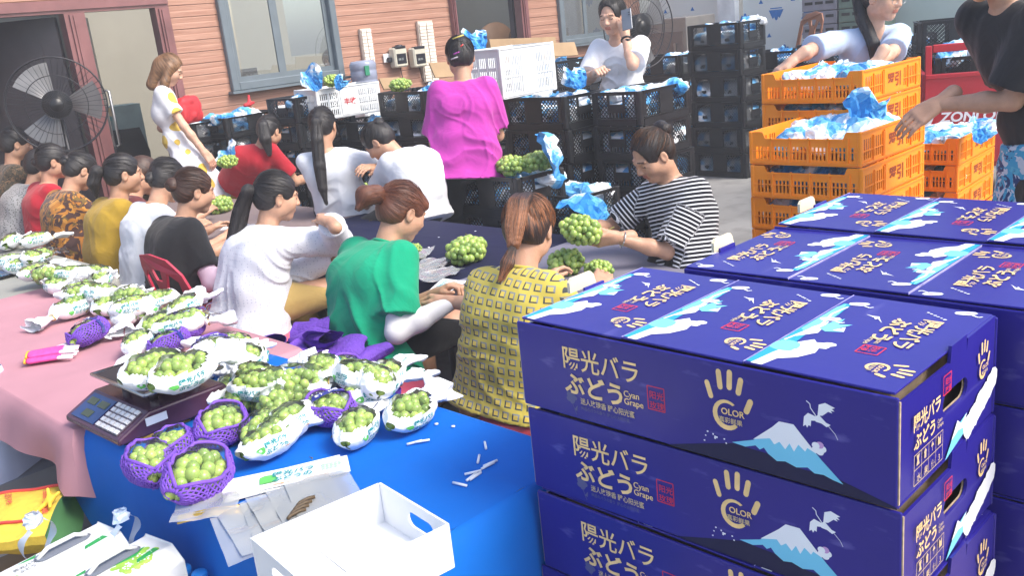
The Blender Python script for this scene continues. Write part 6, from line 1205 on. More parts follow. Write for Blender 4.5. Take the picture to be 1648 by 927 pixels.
# ------------------------------------------------------------------ seats
def stool(x, y, h, m, label, r=.145):
    b = MB(); b.lathe([(0, h), (r*.8, h), (r*.95, h-.008), (r, h-.03), (r*.98, h-.06), (r*.92, h-.062)], (0, 0, 0), 28); o = tag(b.build('stool', [m], None, (x, y, 0)), label, 'stool')
    for i in range(4): a = i*math.pi/2+.785; l = MB(); l.tube([(r*.8*math.cos(a), r*.8*math.sin(a), h-.05), (r*1.12*math.cos(a), r*1.12*math.sin(a), 0)], [.032, .024], 8); l.build('leg', [m], o)
    return o
M_PKS = mat('pink_stool_plastic', (.66, .10, .16), .4, .4, .06)
def chair(x, y, rz, m, label, sh=.42, bh=.80):
    o = tag(empty('plastic_chair', (x, y, 0), rz), label, 'chair'); b = MB(); b.box((0, 0, sh), (.40, .40, .03), 0, None, .012); b.build('seat', [m], o); W2 = .23
    out = [(-W2+.02, sh), (W2-.02, sh), (W2, sh+.2), (W2-.02, bh-.08), (W2-.09, bh-.01), (0, bh+.01), (-W2+.09, bh-.01), (-W2+.02, bh-.08), (-W2, sh+.2)]; out = [(p_, q_-sh) for p_, q_ in out]; hl = bh-sh
    holes = [[(-.17, .08), (-.075, .05), (-.05, hl-.16), (-.10, hl-.08), (-.17, hl-.12)], [(.17, .08), (.17, hl-.12), (.10, hl-.08), (.05, hl-.16), (.075, .05)], [(-.03, hl-.13), (.03, hl-.13), (.05, hl-.07), (-.05, hl-.07)], [(-.02, .06), (.02, .06), (.025, .10), (-.025, .10)], [(-.02, .13), (.02, .13), (.025, .17), (-.025, .17)]]
    V, F = plate(out, holes, .012); q = MB(); q.add(np.stack([-.19-V[:, 1]*.22-.35*(V[:, 0]**2)*-1.6+V[:, 2], V[:, 0], V[:, 1]+sh], 1), F); q.build('backrest', [m], o)
    for sx in (-1, 1):
        for sy in (-1, 1): l = MB(); l.tube([(sx*.17, sy*.17, sh-.01), (sx*.21, sy*.2, 0)], [.022, .017], 8); l.build('leg', [m], o)
# ------------------------------------------------------------------ fans, dispenser, time clocks, racks
def fan(p, rz, r, pole, label, nb=3, seed=0):
    o = tag(empty('pedestal_fan', (p[0], p[1], 0), rz), label, 'fan'); z = p[2]; mw = mat('fan_wire', (.03, .03, .035), .4, .5, .1, metal=.4); c = MB()
    for x, k in ((.09, 1), (-.09, 1), (.115, .62), (.12, .3)): c.tube([(x*r*1.6, k*r*math.cos(t), z+k*r*math.sin(t)) for t in np.linspace(0, 2*math.pi, 49)], .0035 if k < 1 else .006, 5, caps=False)
    for j in range(46):
        t = j/46*2*math.pi; 
        for s_ in (1, -1): c.tube([(s_*.2*r, .13*r*math.cos(t), z+.13*r*math.sin(t)), (s_*.19*r, .6*r*math.cos(t), z+.6*r*math.sin(t)), (s_*.144*r, r*math.cos(t), z+r*math.sin(t))], .0016, 4, caps=False)
    c.build('cage', [mw], o); h = MB(); My = np.array([[0, 0, 1.0], [0, 1, 0], [-1, 0, 0]]); h.lathe([(0, -.07), (.09*r/.33, -.06), (.1*r/.33, .05), (0, .07)], (-.01, 0, z), 20, 0, My); h.build('motor', [mat('fan_black', (.015, .015, .016), .35)], o)
    bl = mat('fan_blade_grey', (.16, .16, .165), .25, .5, .1)
    for j in range(nb):
        t0 = j*2*math.pi/nb+seed; G = np.array([[(.03*math.sin(w)*1.2, q*r*.9*math.cos(t0+w*.55), z+q*r*.9*math.sin(t0+w*.55)) for w in np.linspace(-.9, .9, 7)] for q in np.linspace(.12, 1, 8)]); MB().sheet(G).build('blade', [bl], o)
    hb = MB(); hb.lathe([(0, .075), (.045*r/.33, .07), (.05*r/.33, .06), (.05*r/.33, .05)], (0, 0, z), 18, 0, My); hb.build('badge', [mat('fan_black')], o)
    pl = MB(); pl.tube([(-.1, 0, .03), (-.1, 0, z)], .022, 10); pl.build('pole', [mw], o); ba = MB(); ba.lathe([(0, 0), (.25, 0), (.24, .03), (.04, .05), (0, .05)], (-.1, 0, 0), 24); ba.build('base', [mat('fan_black')], o); return o
fan(atd(92, 168, 6.75), math.radians(-112), .335, 1, 'large black pedestal fan before the left doorway'); fan(atd(1028, 42, 8.6), math.radians(-100), .38, 1, 'large pedestal fan behind the man on the phone', 3, .5); fan(aty(842, 62, 9.2), math.radians(-110), .2, 1, 'small dark fan inside the second doorway', 3, .3)
wd = tag(empty('water_dispenser', (aty(590, 150, WY-.28)[0], WY-.28, 0)), 'white water dispenser with blue bottle against the siding', 'dispenser'); b = MB(); b.box((0, 0, .55), (.3, .3, 1.10), 0, None, .02); b.box((0, -.155, .8), (.2, .012, .2)); b.build('cabinet', [mat('dispenser_white', (.72, .74, .74), .4)], wd); b = MB(); b.lathe([(.0, 1.1), (.03, 1.1), (.035, 1.14), (.125, 1.17), (.128, 1.24), (.122, 1.25), (.128, 1.26), (.128, 1.33), (.122, 1.34), (.128, 1.35), (.128, 1.40), (.11, 1.43), (0, 1.435)], (0, 0, 0), 26); b.build('bottle', [mat('blue_water_jug', (.34, .38, .50), .12, .5, .1, trans=.25)], wd); b = MB(); b.box((-.05, -.125, 1.34), (.05, .012, .09)); b.build('label', [mat('jug_label', (.03, .22, .12), .5)], wd)
for x, lb_ in ((641, 'cream time clock on the siding, nearer the water jug'), (672, 'cream time clock on the siding, nearer the card rack')):
    p = aty(x, 90, WY-.07); tc_ = tag(empty('time_clock', (p[0], WY-.02, p[2]-.10)), lb_, 'time clock'); b = MB(); b.box((0, -.05, .09), (.17, .10, .2), 0, None, .015); b.build('case', [mat('cream_plastic', (.55, .52, .42), .5)], tc_); b = MB(); b.box((0, -.102, .075), (.12, .006, .10), 0, None, .002); b.build('display', [mat('clock_black', (.02, .02, .025), .3)], tc_); b = MB(); b.box((0, -.075, .185), (.14, .06, .03), 0, None, .008); b.build('card_slot', [mat('clock_black')], tc_); b = MB(); b.tube([(.03, -.02, -.01), (.05, -.015, -.12), (.11, -.012, -.22), (.16, -.012, -.26)], .004, 5); b.build('cord', [mat('clock_black')], tc_)
    k = Ink(); k.text('08:35', -.045, .06, .03, 0); k.build('digits', [mat('lcd_grey', (.35, .38, .36), .4)], lambda u, v, z: (u, -.1055-z, v), tc_)
for x, y, w, h, lb_ in ((590, 74, .13, .34, 'narrow wall rack of time cards left of the clocks, above the jug'), (688, 82, .20, .62, 'tall wall rack full of time cards right of the clocks')):
    p = aty(x, y, WY-.03); rk = tag(empty('card_rack', (p[0], WY-.03, p[2]-h/2)), lb_, 'card rack'); b = MB(); b.box((0, 0, h/2), (w, .03, h)); b.build('back_plate', [mat('rack_cream', (.58, .50, .42), .6)], rk); M_CD = mat('time_card', (.78, .70, .60), .7, .2, .15, 3); nr = int(h/.033)
    for c_ in (-1, 1):
        for j in range(nr): b = MB(); b.box((c_*w*.24, -.022-.004*(j % 2), .02+j*.033), (w*.42, .012, .027)); b.build('card', [M_CD], rk)
p = aty(622, 93, WY-.02); so = MB(); so.box((0, 0, 0), (.085, .012, .085), 0, None, .003); so = tag(so.build('wall_socket', [mat('dispenser_white')], None, (p[0], WY-.025, p[2])), 'white socket with black plug beside the clocks', 'socket'); pg = MB(); pg.box((.01, -.03, -.02), (.05, .04, .05), 0, None, .008); pg.build('plug', [mat('clock_black')], so)
p = aty(640, 77, WY-.05); q = MB(); q.lathe([(0, 0), (.045, 0), (.04, .03), (0, .035)], (p[0], WY-.07, p[2]), 16); tag(q.build('black_cup', [mat('clock_black')]), 'small black cup on the first time clock', 'cup')
# cardboard, chairs, red bag, tricycle and other far things
def board(px, py, d, w, h, rz, tilt, label): q = MB(); q.box((0, 0, 0), (w, .012, h)); o = q.build('cardboard_sheet', [mat('plain_brown_card')], None, atd(px, py, d)); o.rotation_euler = (tilt, .06, rz); tag(o, label, 'cardboard')
board(888, 80, 8.1, .5, .13, -.3, -.5, 'pale cardboard flap lying on the crates by the doorway'); board(845, 80, 8.6, .8, .22, -.1, -.2, 'long brown cardboard behind the white basket'); board(712, 112, 8.2, .3, .14, .2, -.4, 'brown cardboard piece behind the magenta shoulder'); board(630, 134, 7.4, .22, .1, .1, -.5, 'brown cardboard scrap on the crate under the clocks')
q = MB(); q.lathe([(0, -.02), (.42, -.02), (.42, .02), (0, .02)], (0, 0, 0), 40, 0, np.array([[1, 0, 0], [0, 0, 1], [0, -1, 0.0]])); p = aty(800, 85, 9.6); tag(q.build('round_table_top', [mat('brown_wood_disc', (.16, .09, .05), .6, .3, .2, 4)], None, p), 'round brown table top leaning inside the second doorway', 'table top')
chair(*atd(1262, 60, 9.6)[:2], 2.6, mat('brown_chair_plastic', (.30, .12, .06), .5), 'brown plastic chair among the far crates', .62, 1.42)
rb = Field((-.2, -.14, -.02), (.2, .14, .36), .009); [rb.cap((-.10, 0, z_), (.10, 0, z_), .055+.03*math.sin((z_-.02)/.27*3.1), None, .04) for z_ in np.linspace(.05, .27, 6)]; rb.cap((-.05, 0, .27), (-.03, 0, .33), .012, .01, .03); rb.cap((.05, 0, .27), (.03, 0, .33), .012, .01, .03); rb.f += .012*noise3(rb.coords()*14, 3); V, Q = rb.net(); tag(link('red_bag', mesh_np('red_bag', V*.62, Q, [mat('red_bag_cloth', (.50, .03, .04), .6)]), None, atd(308, 196, 7.5), .3), 'plain red cloth bag behind the yellow dotted dress', 'bag')
rw = Field((-.1, -.08, -.02), (.1, .08, .12), .008); rw.cap((-.05, 0, .02), (.05, 0, .03), .015, .012, .02); rw.cap((0, 0, .02), (.02, .01, .09), .015, .01, .02); V, Q = rw.net(); tag(link('red_ribbon', mesh_np('red_ribbon', V, Q, [mat('red_bag_cloth')]), None, atd(402, 172, 7.4), .3), 'red ribbon scrap on the crates by the wall', 'ribbon')
# grey slatted trays stacked far right of the emblems
M_GT = mat('grey_tray', (.26, .25, .28), .6, .3, .15); M_GT2 = mat('green_grey_tray', (.16, .22, .17), .6, .3, .15)
for si, (y, m, lb_) in enumerate(((4.98, M_GT, 'grey slatted tray in the tall stack before the emblems'), (4.56, M_GT2, 'green grey tray in the tall stack beside the grey one'))):
    for i in range(11):
        b = MB(); b.box((0, 0, .07), (.5, .40, .135), 0, None, .006); o = b.build('slatted_tray', [m], None, (10.1, y, i*.142)); tag(o, lb_, 'tray', lb_); s = MB(); [s.box((-.2515, (j-1)*.12, .085), (.004, .09, .03)) for j in range(3)]; s.build('slot', [mat('tray_dark', (.03, .03, .03), .7)], o)
# steel cabinet with a chute behind the far fan
q = tag(empty('steel_cabinet', (9.5, 6.6, 0)), 'grey steel cabinet standing behind the far fan', 'cabinet'); b = MB(); b.box((0, 0, .75), (.6, .7, 1.5)); bevel(b.build('body', [mat('cabinet_steel', (.36, .33, .30), .35, .5, .1, metal=.6)], q), .01); b = MB(); b.box((-.306, 0, 1.1), (.012, .6, .5), 0, None, .004); b.build('door', [mat('cabinet_dark', (.22, .16, .13), .4)], q); b = MB(); b.box((-.32, -.2, 1.15), (.02, .03, .14)); b.build('handle', [M_STL], q)
# red cargo tricycle
tr = tag(empty('cargo_tricycle', (0, 0, 0)), 'red cargo tricycle tailgate with white lettering behind the black shirt', 'tricycle'); M_TRI = mat('tricycle_red', (.46, .018, .03), .35, .5, .1, 3, coat=.2)
A = atd(1487, 205, 6.3); B_ = atd(1640, 190, 6.1); dirx = nrm((B_-A)*np.array([1, 1, 0])); dy = np.array([-dirx[1], dirx[0], 0]); zt = atd(1487, 118, 6.3)[2]; zr = atd(1487, 72, 6.3)[2]; zb = .42; Mr = np.stack([dirx, dy, UP], 1); Lc = 1.25
def tb(c, d, name, m=M_TRI, par=tr, bev=.004): b = MB(); b.box(A*np.array([1, 1, 0])+Mr@np.array(c), d, 0, Mr, bev); return b.build(name, [m], par)
tg = tb((Lc/2, 0, (zt+zb)/2), (Lc, .03, zt-zb), 'tailgate'); tb((Lc/2, .0, zt-.015), (Lc-.002, .05, .03), 'top_rail'); tb((.02, .012, (zb+zr)/2), (.04, .045, zr-zb), 'corner_post'); tb((Lc-.02, .012, (zb+zr)/2), (.04, .045, zr-zb), 'corner_post'); tb((Lc/2, .012, zr-.02), (Lc-.09, .04, .05), 'upper_rail'); tb((0.0, .75, (zt+zb)/2), (.03, 1.4, zt-zb), 'side_board'); tb((Lc, .75, (zt+zb)/2), (.03, 1.4, zt-zb), 'side_board'); tb((Lc/2, .75, zb-.02), (Lc-.05, 1.4, .04), 'cargo_floor')
for sx in (.12, Lc-.12): w = MB(); Mw = Mr@np.array([[0, 0, 1.0], [0, 1, 0], [-1, 0, 0]]); w.lathe([(.12, -.05), (.25, -.05), (.28, -.03), (.28, .03), (.25, .05), (.12, .05)], A*np.array([1, 1, 0])+Mr@np.array([sx, .8, .28]), 28, 0, Mw); wo = w.build('wheel', [mat('tyre_rubber', (.02, .02, .02), .8)], tr); w = MB(); w.lathe([(0, -.045), (.125, -.045), (.125, .045), (0, .045)], A*np.array([1, 1, 0])+Mr@np.array([sx, .8, .28]), 20, 0, Mw); w.build('rim', [mat('rim_steel', (.4, .4, .4), .4, metal=.8)], wo)
k = Ink(); k.text('宗隆机车', .0, .115, .055, 0, 0, .02); k.text('ZONLON', -.02, .035, .088, 0, 0, .03, .40); k.text('MOTORCYCLE', -.02, -.02, .042, 0, 0, .01, .30); k.poly([(-.13, .03), (-.05, .17), (-.065, .05), (-.09, -.03)], 0)
k.build('lettering', [INK[WH]], lambda u, v, z: A*np.array([1, 1, 0])+Mr@np.array([.11+u+v*.15, -.0162-z, zb+.25+v]), tg)
c0 = A*np.array([1, 1, 0])+Mr@np.array([.38, .45, 0]); rzc = math.atan2(dirx[1], dirx[0])
for i, zz in enumerate((zb+.001, zb+.231, zb+.461, zb+.80)):
    if i < 3: put_crate(c0[0], c0[1], zz, rzc, 'black crate inside the red cargo box, ' + ['lowest', 'middle', 'topmost'][i])
    else:
        c1 = A*np.array([1, 1, 0])+Mr@np.array([.30, 1.05, 0])
        for j in range(4): put_crate(c1[0], c1[1], zb+.001+.228*j, rzc, 'black crate at the back of the cargo box, ' + ['lowest', 'second', 'third', 'topmost'][j])
for i in range(5): q_ = Mr@np.array([.2+.12*i, .4+.06*(i % 2), 0])+A*np.array([1, 1, 0]); put_bag((q_[0], q_[1], zb+.66), i*1.3, 1.0, 'blue and white bag in the crate on the red tricycle', 'bags on the red tricycle', (.2, -.3))
# ------------------------------------------------------------------ the people
def cloth(name, col, bump=.35, bs=55, rough=.85, var=.06):
    """woven cloth: small weave plus soft creases"""
    m = mat(name, col, rough, .2, var, 6, 0); n, L, p = nodes(m); p.inputs['Sheen Weight'].default_value = .15; tc = n.new('ShaderNodeTexCoord')
    a = n.new('ShaderNodeTexNoise'); a.inputs['Scale'].default_value = 7; a.inputs['Detail'].default_value = 2; a.inputs['Distortion'].default_value = 2.2; b = n.new('ShaderNodeTexNoise'); b.inputs['Scale'].default_value = 260
    L.new(tc.outputs['Object'], a.inputs['Vector']); L.new(tc.outputs['Object'], b.inputs['Vector']); h = math_node(n, L, 'ADD', a.outputs['Fac'], math_node(n, L, 'MULTIPLY', b.outputs['Fac'], .06))
    bp = n.new('ShaderNodeBump'); bp.inputs['Strength'].default_value = bump*.55; bp.inputs['Distance'].default_value = .03; L.new(h, bp.inputs['Height']); L.new(bp.outputs[0], p.inputs['Normal']); return m
def attr_uv(n, L):
    u = n.new('ShaderNodeAttribute'); u.attribute_name = 'gu'; v = n.new('ShaderNodeAttribute'); v.attribute_name = 'gv'; return u.outputs['Fac'], v.outputs['Fac']
def stripes():
    m = cloth('black_white_stripes', (.7, .7, .7), .25); n, L, p = nodes(m); u, v = attr_uv(n, L); f = math_node(n, L, 'FRACT', math_node(n, L, 'MULTIPLY', v, 56)); L.new(mixcol(n, L, math_node(n, L, 'GREATER_THAN', f, .36), (.72, .72, .74), (.010, .010, .014)), p.inputs['Base Color']); return m
def squares():
    m = cloth('yellow_square_print', (.5, .4, .1), .3); n, L, p = nodes(m); u, v = attr_uv(n, L); k = 27
    row = math_node(n, L, 'FLOOR', math_node(n, L, 'MULTIPLY', v, k)); uu = math_node(n, L, 'ADD', math_node(n, L, 'MULTIPLY', u, k), math_node(n, L, 'MULTIPLY', row, .13))
    ab = [math_node(n, L, 'ABSOLUTE', math_node(n, L, 'SUBTRACT', math_node(n, L, 'FRACT', x), .5)) for x in (uu, math_node(n, L, 'MULTIPLY', v, k))]; d = math_node(n, L, 'MAXIMUM', *ab)
    dg = math_node(n, L, 'ADD', math_node(n, L, 'FRACT', uu), math_node(n, L, 'MULTIPLY', math_node(n, L, 'FRACT', math_node(n, L, 'MULTIPLY', v, k)), -1))
    fr = mixcol(n, L, math_node(n, L, 'GREATER_THAN', dg, 0), (.22, .25, .26), (.05, .06, .06)); a = mixcol(n, L, math_node(n, L, 'LESS_THAN', d, .33), (.52, .42, .075), fr); L.new(mixcol(n, L, math_node(n, L, 'LESS_THAN', d, .20), a, (.62, .46, .085)), p.inputs['Base Color']); return m
def blots(name, base, cols, scale, th, dist=2.0):
    m = cloth(name, base, .25); n, L, p = nodes(m); tc = n.new('ShaderNodeTexCoord'); src = base
    for i, c in enumerate(cols):
        mp = n.new('ShaderNodeMapping'); mp.inputs['Location'].default_value = (3.1*i, 1.7*i, 5.3*i); L.new(tc.outputs['Object'], mp.inputs[0]); z = n.new('ShaderNodeTexNoise'); z.inputs['Scale'].default_value = scale*(1+.25*i); z.inputs['Detail'].default_value = 2; z.inputs['Distortion'].default_value = dist; L.new(mp.outputs[0], z.inputs['Vector'])
        src = mixcol(n, L, math_node(n, L, 'GREATER_THAN', z.outputs['Fac'], th[i]), src, c)
    L.new(src, p.inputs['Base Color']); return m
def dots(name, base, dot, scale, r, rnd=0.0):
    m = cloth(name, base, .25); n, L, p = nodes(m); tc = n.new('ShaderNodeTexCoord'); v = n.new('ShaderNodeTexVoronoi'); v.inputs['Scale'].default_value = scale; v.inputs['Randomness'].default_value = rnd; L.new(tc.outputs['Object'], v.inputs['Vector'])
    L.new(mixcol(n, L, math_node(n, L, 'LESS_THAN', v.outputs['Distance'], r), base, dot), p.inputs['Base Color']); return m
WT = (.74, .75, .78); BK = (.011, .011, .013)
C_ = dict(green=cloth('green_tee', (.004, .30, .155), .4), white=cloth('white_tee', WT, .4), white2=cloth('white_polo', (.70, .72, .76), .4), black=cloth('black_tee', BK, .4), black2=cloth('washed_black_tee', (.022, .022, .024), .4), mag=cloth('magenta_tee', (.46, .045, .34), .4), red=cloth('red_tee', (.42, .016, .03), .35), must=cloth('mustard_tee', (.40, .25, .025), .4), blue=cloth('pale_blue_blouse', (.42, .53, .72), .35),
          stripe=stripes(), square=squares(), floral=blots('orange_leaf_print', (.075, .040, .035), [(.42, .17, .03), (.16, .10, .03), (.55, .26, .05)], 8.5, (.53, .61, .63)), camo=blots('brown_camouflage', (.06, .05, .035), [(.15, .09, .05), (.022, .02, .016), (.20, .12, .07)], 26, (.55, .60, .66)), dot=dots('white_dotted_blouse', (.68, .69, .74), (.45, .47, .56), 75, .22), grey=dots('grey_speckled_shirt', (.30, .30, .30), (.10, .10, .10), 80, .35, 1.0), dress=dots('white_dress_yellow_dots', (.74, .74, .76), (.66, .46, .08), 6.5, .36, .9),
          pants=cloth('black_trousers', (.010, .010, .012), .3), khaki=cloth('khaki_trousers', (.42, .29, .10), .3), skirt=blots('grey_print_skirt', (.10, .10, .12), [(.02, .02, .025), (.25, .25, .28)], 14, (.5, .62)), beach=blots('blue_tropical_shorts', (.05, .35, .58), [(.55, .62, .70), (.02, .05, .16), (.10, .45, .62)], 9, (.52, .58, .66), 3.0), sleeve=cloth('white_arm_sleeve', (.76, .74, .72), .2), pinks=cloth('pink_arm_sleeve', (.66, .50, .60), .2), hood=cloth('cream_hood', (.62, .56, .52), .3), band=cloth('hair_band_black', (.015, .012, .012), .2), bluec=cloth('blue_cuff', (.20, .24, .55), .2), watch=mat('watch_black', (.02, .02, .022), .3))
def seated(label, hx, hy, d, yaw=0, lean=.24, side=0, hyaw=None, hp=22, hz=.45, **k):
    h = atd(hx, hy, d); a = math.radians(yaw); f = np.array([math.cos(a), math.sin(a), 0]); l = np.array([-f[1], f[0], 0]); pv = h-f*lean+l*side; pv[2] = hz
    hd = k.pop('hands', None) or [pv+f*.46+l*.13-UP*(pv[2]-.62), pv+f*.46-l*.13-UP*(pv[2]-.62)]; hd = [pv+f*.46+l*.13*s_-UP*(pv[2]-.62) if q is None else q for q, s_ in zip(hd, (1, -1))]
    k.setdefault('pants', dict(mat=C_['pants'])); return person(label, pv, h, yaw, hyaw, hp, hands=hd, **k)
HB = lambda **k: dict(dict(col='black', tie=(0, -.11, .015)), **k)
PT = lambda *a, col='black', tie=(0, -.108, .02), r=None, **k: dict(dict(col=col, tie=tie, tails=[dict(p=[tie]+list(a), r=r or [.02]+[.03]*(len(a)-1)+[.012])]), **k)
# --- the row on low stools, nearest first
J = seated('woman in yellow shirt with grey square print and reddish braid, seen from behind', 852, 372, 3.30, 12, .16, .03, 25, 30, .43, shirt=dict(mat=C_['square'], sleeve=.62, loose=.03, hips=.025, hem=.12, collar=C_['square']), w=1.05, det=2, tone='mid',
    hair=dict(col='dyed', tie=(.0, -.07, .09), fringe=0, thick=1.5, tails=[dict(p=[(0, -.085, .10), (0, -.137, .06), (.0, -.152, -.03), (0, -.150, -.10)], r=[.028, .032, .028, .018], braid=(.45, -.9, 0)), dict(p=[(0, -.15, -.10), (-.012, -.16, -.16), (-.03, -.165, -.225)], r=[.012, .022, .006])], band=C_['band'], bandr=.012))
G_ = J
seated('woman in plain green T-shirt with auburn ponytail and white arm sleeve', 648, 342, 3.80, 2, .24, .0, -8, 30, .44, shirt=dict(mat=C_['green'], sleeve=.78, sr=.03, loose=.024, hips=.02, hem=.11, wr=.010, collar=C_['green'], cuffs=(None, C_['sleeve'])), pants=dict(mat=C_['pants'], len=.5), w=1.06, det=2, bulge=.08,
    hands=(atd(700, 474, 3.75), atd(728, 486, 3.62)), elbows=(None, np.array([-.1, -.6, -.8])), handpose=({'curl': 55}, {'curl': 42, 'dir': (-.25, .95, .05), 'back': (.55, .1, .8), 'thumb': 20}), hair=dict(col='auburn', tie=(.0, -.105, .015), fringe=1, tails=[dict(p=[(0, -.1, .015), (.0, -.145, .03), (0, -.185, .01), (0, -.2, -.05)], r=[.018, .036, .04, .012])], band=C_['band']))
seated('woman in white dotted blouse with very long black ponytail, fist raised', 446, 317, 4.45, 4, .20, .05, -18, 14, .46, shirt=dict(mat=C_['dot'], sleeve=1.9, sr=.024, loose=.028, hips=.03, hem=.14, wr=.009), pants=dict(mat=C_['khaki']), w=1.08, det=2, bulge=.04,
    hands=(atd(540, 412, 4.55), atd(532, 358, 4.25)), elbows=(None, np.array([.5, -.8, .25])), handpose=(None, {'curl': 75, 'dir': (.3, .9, .2)}), hair=dict(col='black', tie=(0, -.105, .02), tails=[dict(p=[(0, -.1, .02), (0, -.138, .02)], drop=[(-.03, .045, -.09), (-.075, .07, -.23), (-.10, .085, -.37), (-.11, .09, -.50)], r=[.02, .03, .036, .038, .036, .012])], band=C_['band']))
seated('woman in black T-shirt with brown bun and pink arm sleeve on the red chair', 313, 308, 4.9, 0, .17, .03, -10, 16, .50, shirt=dict(mat=C_['black'], sleeve=.68, loose=.02, hips=.03, hem=.16), w=1.1, det=2, hands=(None, atd(398, 405, 4.8)), shirt_=None, hair=dict(col='brown', tie=(.0, -.1, .02), bun=.042)) if False else \
seated('woman in black T-shirt with brown bun and pink arm sleeve on the red chair', 313, 308, 4.9, 0, .17, .03, -10, 16, .50, shirt=dict(mat=C_['black'], sleeve=.68, loose=.02, hips=.03, hem=.16, cuffs=(None, C_['pinks'])), w=1.1, det=2, hands=(None, atd(402, 408, 4.8)), hair=dict(col='brown', tie=(.0, -.1, .02), bun=.042))
seated('woman in plain white T-shirt with black hair between mustard and black shirts', 270, 290, 5.25, 0, .22, 0, 10, 30, .46, shirt=dict(mat=C_['white'], sleeve=.7, loose=.024, hem=.13, hips=.02), det=1, hair=HB(bun=.03, tie=(0, -.1, -.02)))
seated('woman in mustard T-shirt with short black ponytail', 200, 280, 5.5, 0, .16, .02, -16, 8, .47, shirt=dict(mat=C_['must'], sleeve=.8, loose=.026, hem=.12, hips=.02), det=1, w=1.06, hair=PT((0, -.15, .02), (0, -.17, -.05), (0, -.16, -.12), tie=(0, -.105, .02), r=[.02, .034, .036, .014], band=C_['hood']))
seated('woman with brown bun bending low behind the mustard shirt, mostly hidden', 232, 282, 6.0, 0, .20, 0, 0, 30, .45, shirt=dict(mat=cloth('maroon_tee', (.12, .03, .03)), loose=.02), det=0, hair=dict(col='brown', tie=(0, -.1, .04), bun=.04))
seated('woman in dark shirt with orange leaf print, black hair', 130, 275, 6.0, 0, .16, 0, 0, 34, .47, shirt=dict(mat=C_['floral'], sleeve=.8, loose=.026, hem=.12, hips=.02), det=1, w=1.05, hair=HB(bun=.035, tie=(0, -.1, .02)))
seated('woman in plain red T-shirt in the left row, black hair', 86, 260, 6.4, 0, .12, .02, -14, 10, .48, shirt=dict(mat=C_['red'], sleeve=.7, loose=.024, hem=.12), det=1, w=1.04, hair=HB(bun=.03, tie=(0, -.1, .0)))
seated('person in grey speckled shirt mostly hidden by the red shirt', 66, 268, 6.65, 0, .26, .03, 0, 20, .47, shirt=dict(mat=C_['grey'], loose=.03), det=0, hair=HB())
seated('woman in brown camouflage shirt at the far left end of the row', 26, 232, 6.85, 0, .10, .0, -8, 12, .50, shirt=dict(mat=C_['camo'], sleeve=.9, loose=.03), det=1, hair=HB(bun=.03, tie=(0, -.08, .05)))
# --- across the tables
h = atd(1050, 250, 4.05); gr = atd(931, 380, 3.95)
JS = person('woman in black and white striped T-shirt with dyed bun holding grapes', (3.27, 2.30, .46), h, 165, 160, 32, hands=(gr+np.array([.13, -.10, -.03]), gr+np.array([.12, .09, .0])), elbows=(np.array([.4, -.5, -.75]), np.array([.3, .6, -.7])), tone='mid', w=1.04, s=.95, bulge=.05, det=2,
    handpose=({'dir': (-.85, .45, .05), 'back': (-.2, -.75, -.5), 'curl': 32, 'thumb': 20}, {'dir': (-.9, -.1, 0), 'back': (0, .8, -.4), 'curl': 40}), shirt=dict(mat=C_['stripe'], sleeve=.85, loose=.022, hem=.1, hips=.02, wr=.007, sr=.022), pants=dict(mat=C_['pants']), hair=dict(col='rooted', tie=(0, -.095, .055), bun=.042, fore=.03))
m = MB(); e, w_ = JS['E'][0], JS['W'][0]; c = w_+(e-w_)*.12; dd = nrm(e-w_); u1 = nrm(np.cross(dd, UP)); u2 = np.cross(dd, u1); m.tube([c+u1*.034*math.cos(t)+u2*.034*math.sin(t)-JS['org'] for t in np.linspace(0, 6.3, 24)], .0028, 6); m.build('bracelet', [M_STL], JS['root'])
person('woman in white T-shirt with long straight black ponytail down her back', (3.42, 5.02, .60), atd(520, 203, 5.9), 52, 38, 14, hands=(np.array([3.9, 5.4, .75]), atd(600, 270, 5.75)), elbows=(None, np.array([.5, -.6, -.3])), w=1.0, det=1, bulge=.03, shirt=dict(mat=C_['white2'], sleeve=.72, loose=.018, hem=.08, wr=.008), pants=dict(mat=C_['pants']), hair=PT((0, -.13, .01), (0, -.135, -.1), (0, -.125, -.26), (.005, -.115, -.4), (.02, -.11, -.5), tie=(0, -.103, .03), r=[.02, .03, .036, .036, .028, .008]))
JH = person('person in white top with cream hood bending over the crates', (3.55, 4.42, .60), atd(610, 228, 5.75), 92, 120, 45, hands=(np.array([3.5, 4.95, .55]), np.array([3.75, 4.9, .6])), w=1.05, det=1, bulge=.12, shirt=dict(mat=C_['white'], sleeve=.75, loose=.024, hem=.10), pants=dict(mat=C_['pants']), hair=HB(bun=.04, tie=(0, -.08, .06)))
Fh = Field(*bounds([JH['N']], .24), .009); n_ = JH['N']; b_ = -JH['f']; Fh.cap(n_+JH['l']*.10+b_*.02-UP*.01, n_-JH['l']*.10+b_*.02-UP*.01, .035, None, .02); Fh.cap(n_+JH['l']*.08+b_*.06-UP*.015, n_-JH['l']*.08+b_*.06-UP*.015, .045, None, .03); Fh.f += .008*noise3(Fh.coords()*22, 3); V, Q = Fh.net(); link('hood', mesh_np('hood', V, Q, [C_['hood']], None, True, JH['org']), JH['root'])
person('woman in dark red T-shirt leaning into the crates at the far side', atd(392, 285, 7.3), atd(434, 212, 7.1), 35, 20, 30, hands=(np.array([4.2, 6.9, .6]), np.array([4.1, 6.4, .62])), det=1, bulge=.06, shirt=dict(mat=C_['red'], sleeve=.7, loose=.022, hem=.1), pants=dict(mat=C_['skirt'], name='skirt'), hair=PT((.03, -.12, .0), (.06, -.10, -.1), (.08, -.05, -.2), tie=(.0, -.1, .02), r=[.025, .04, .045, .02]))
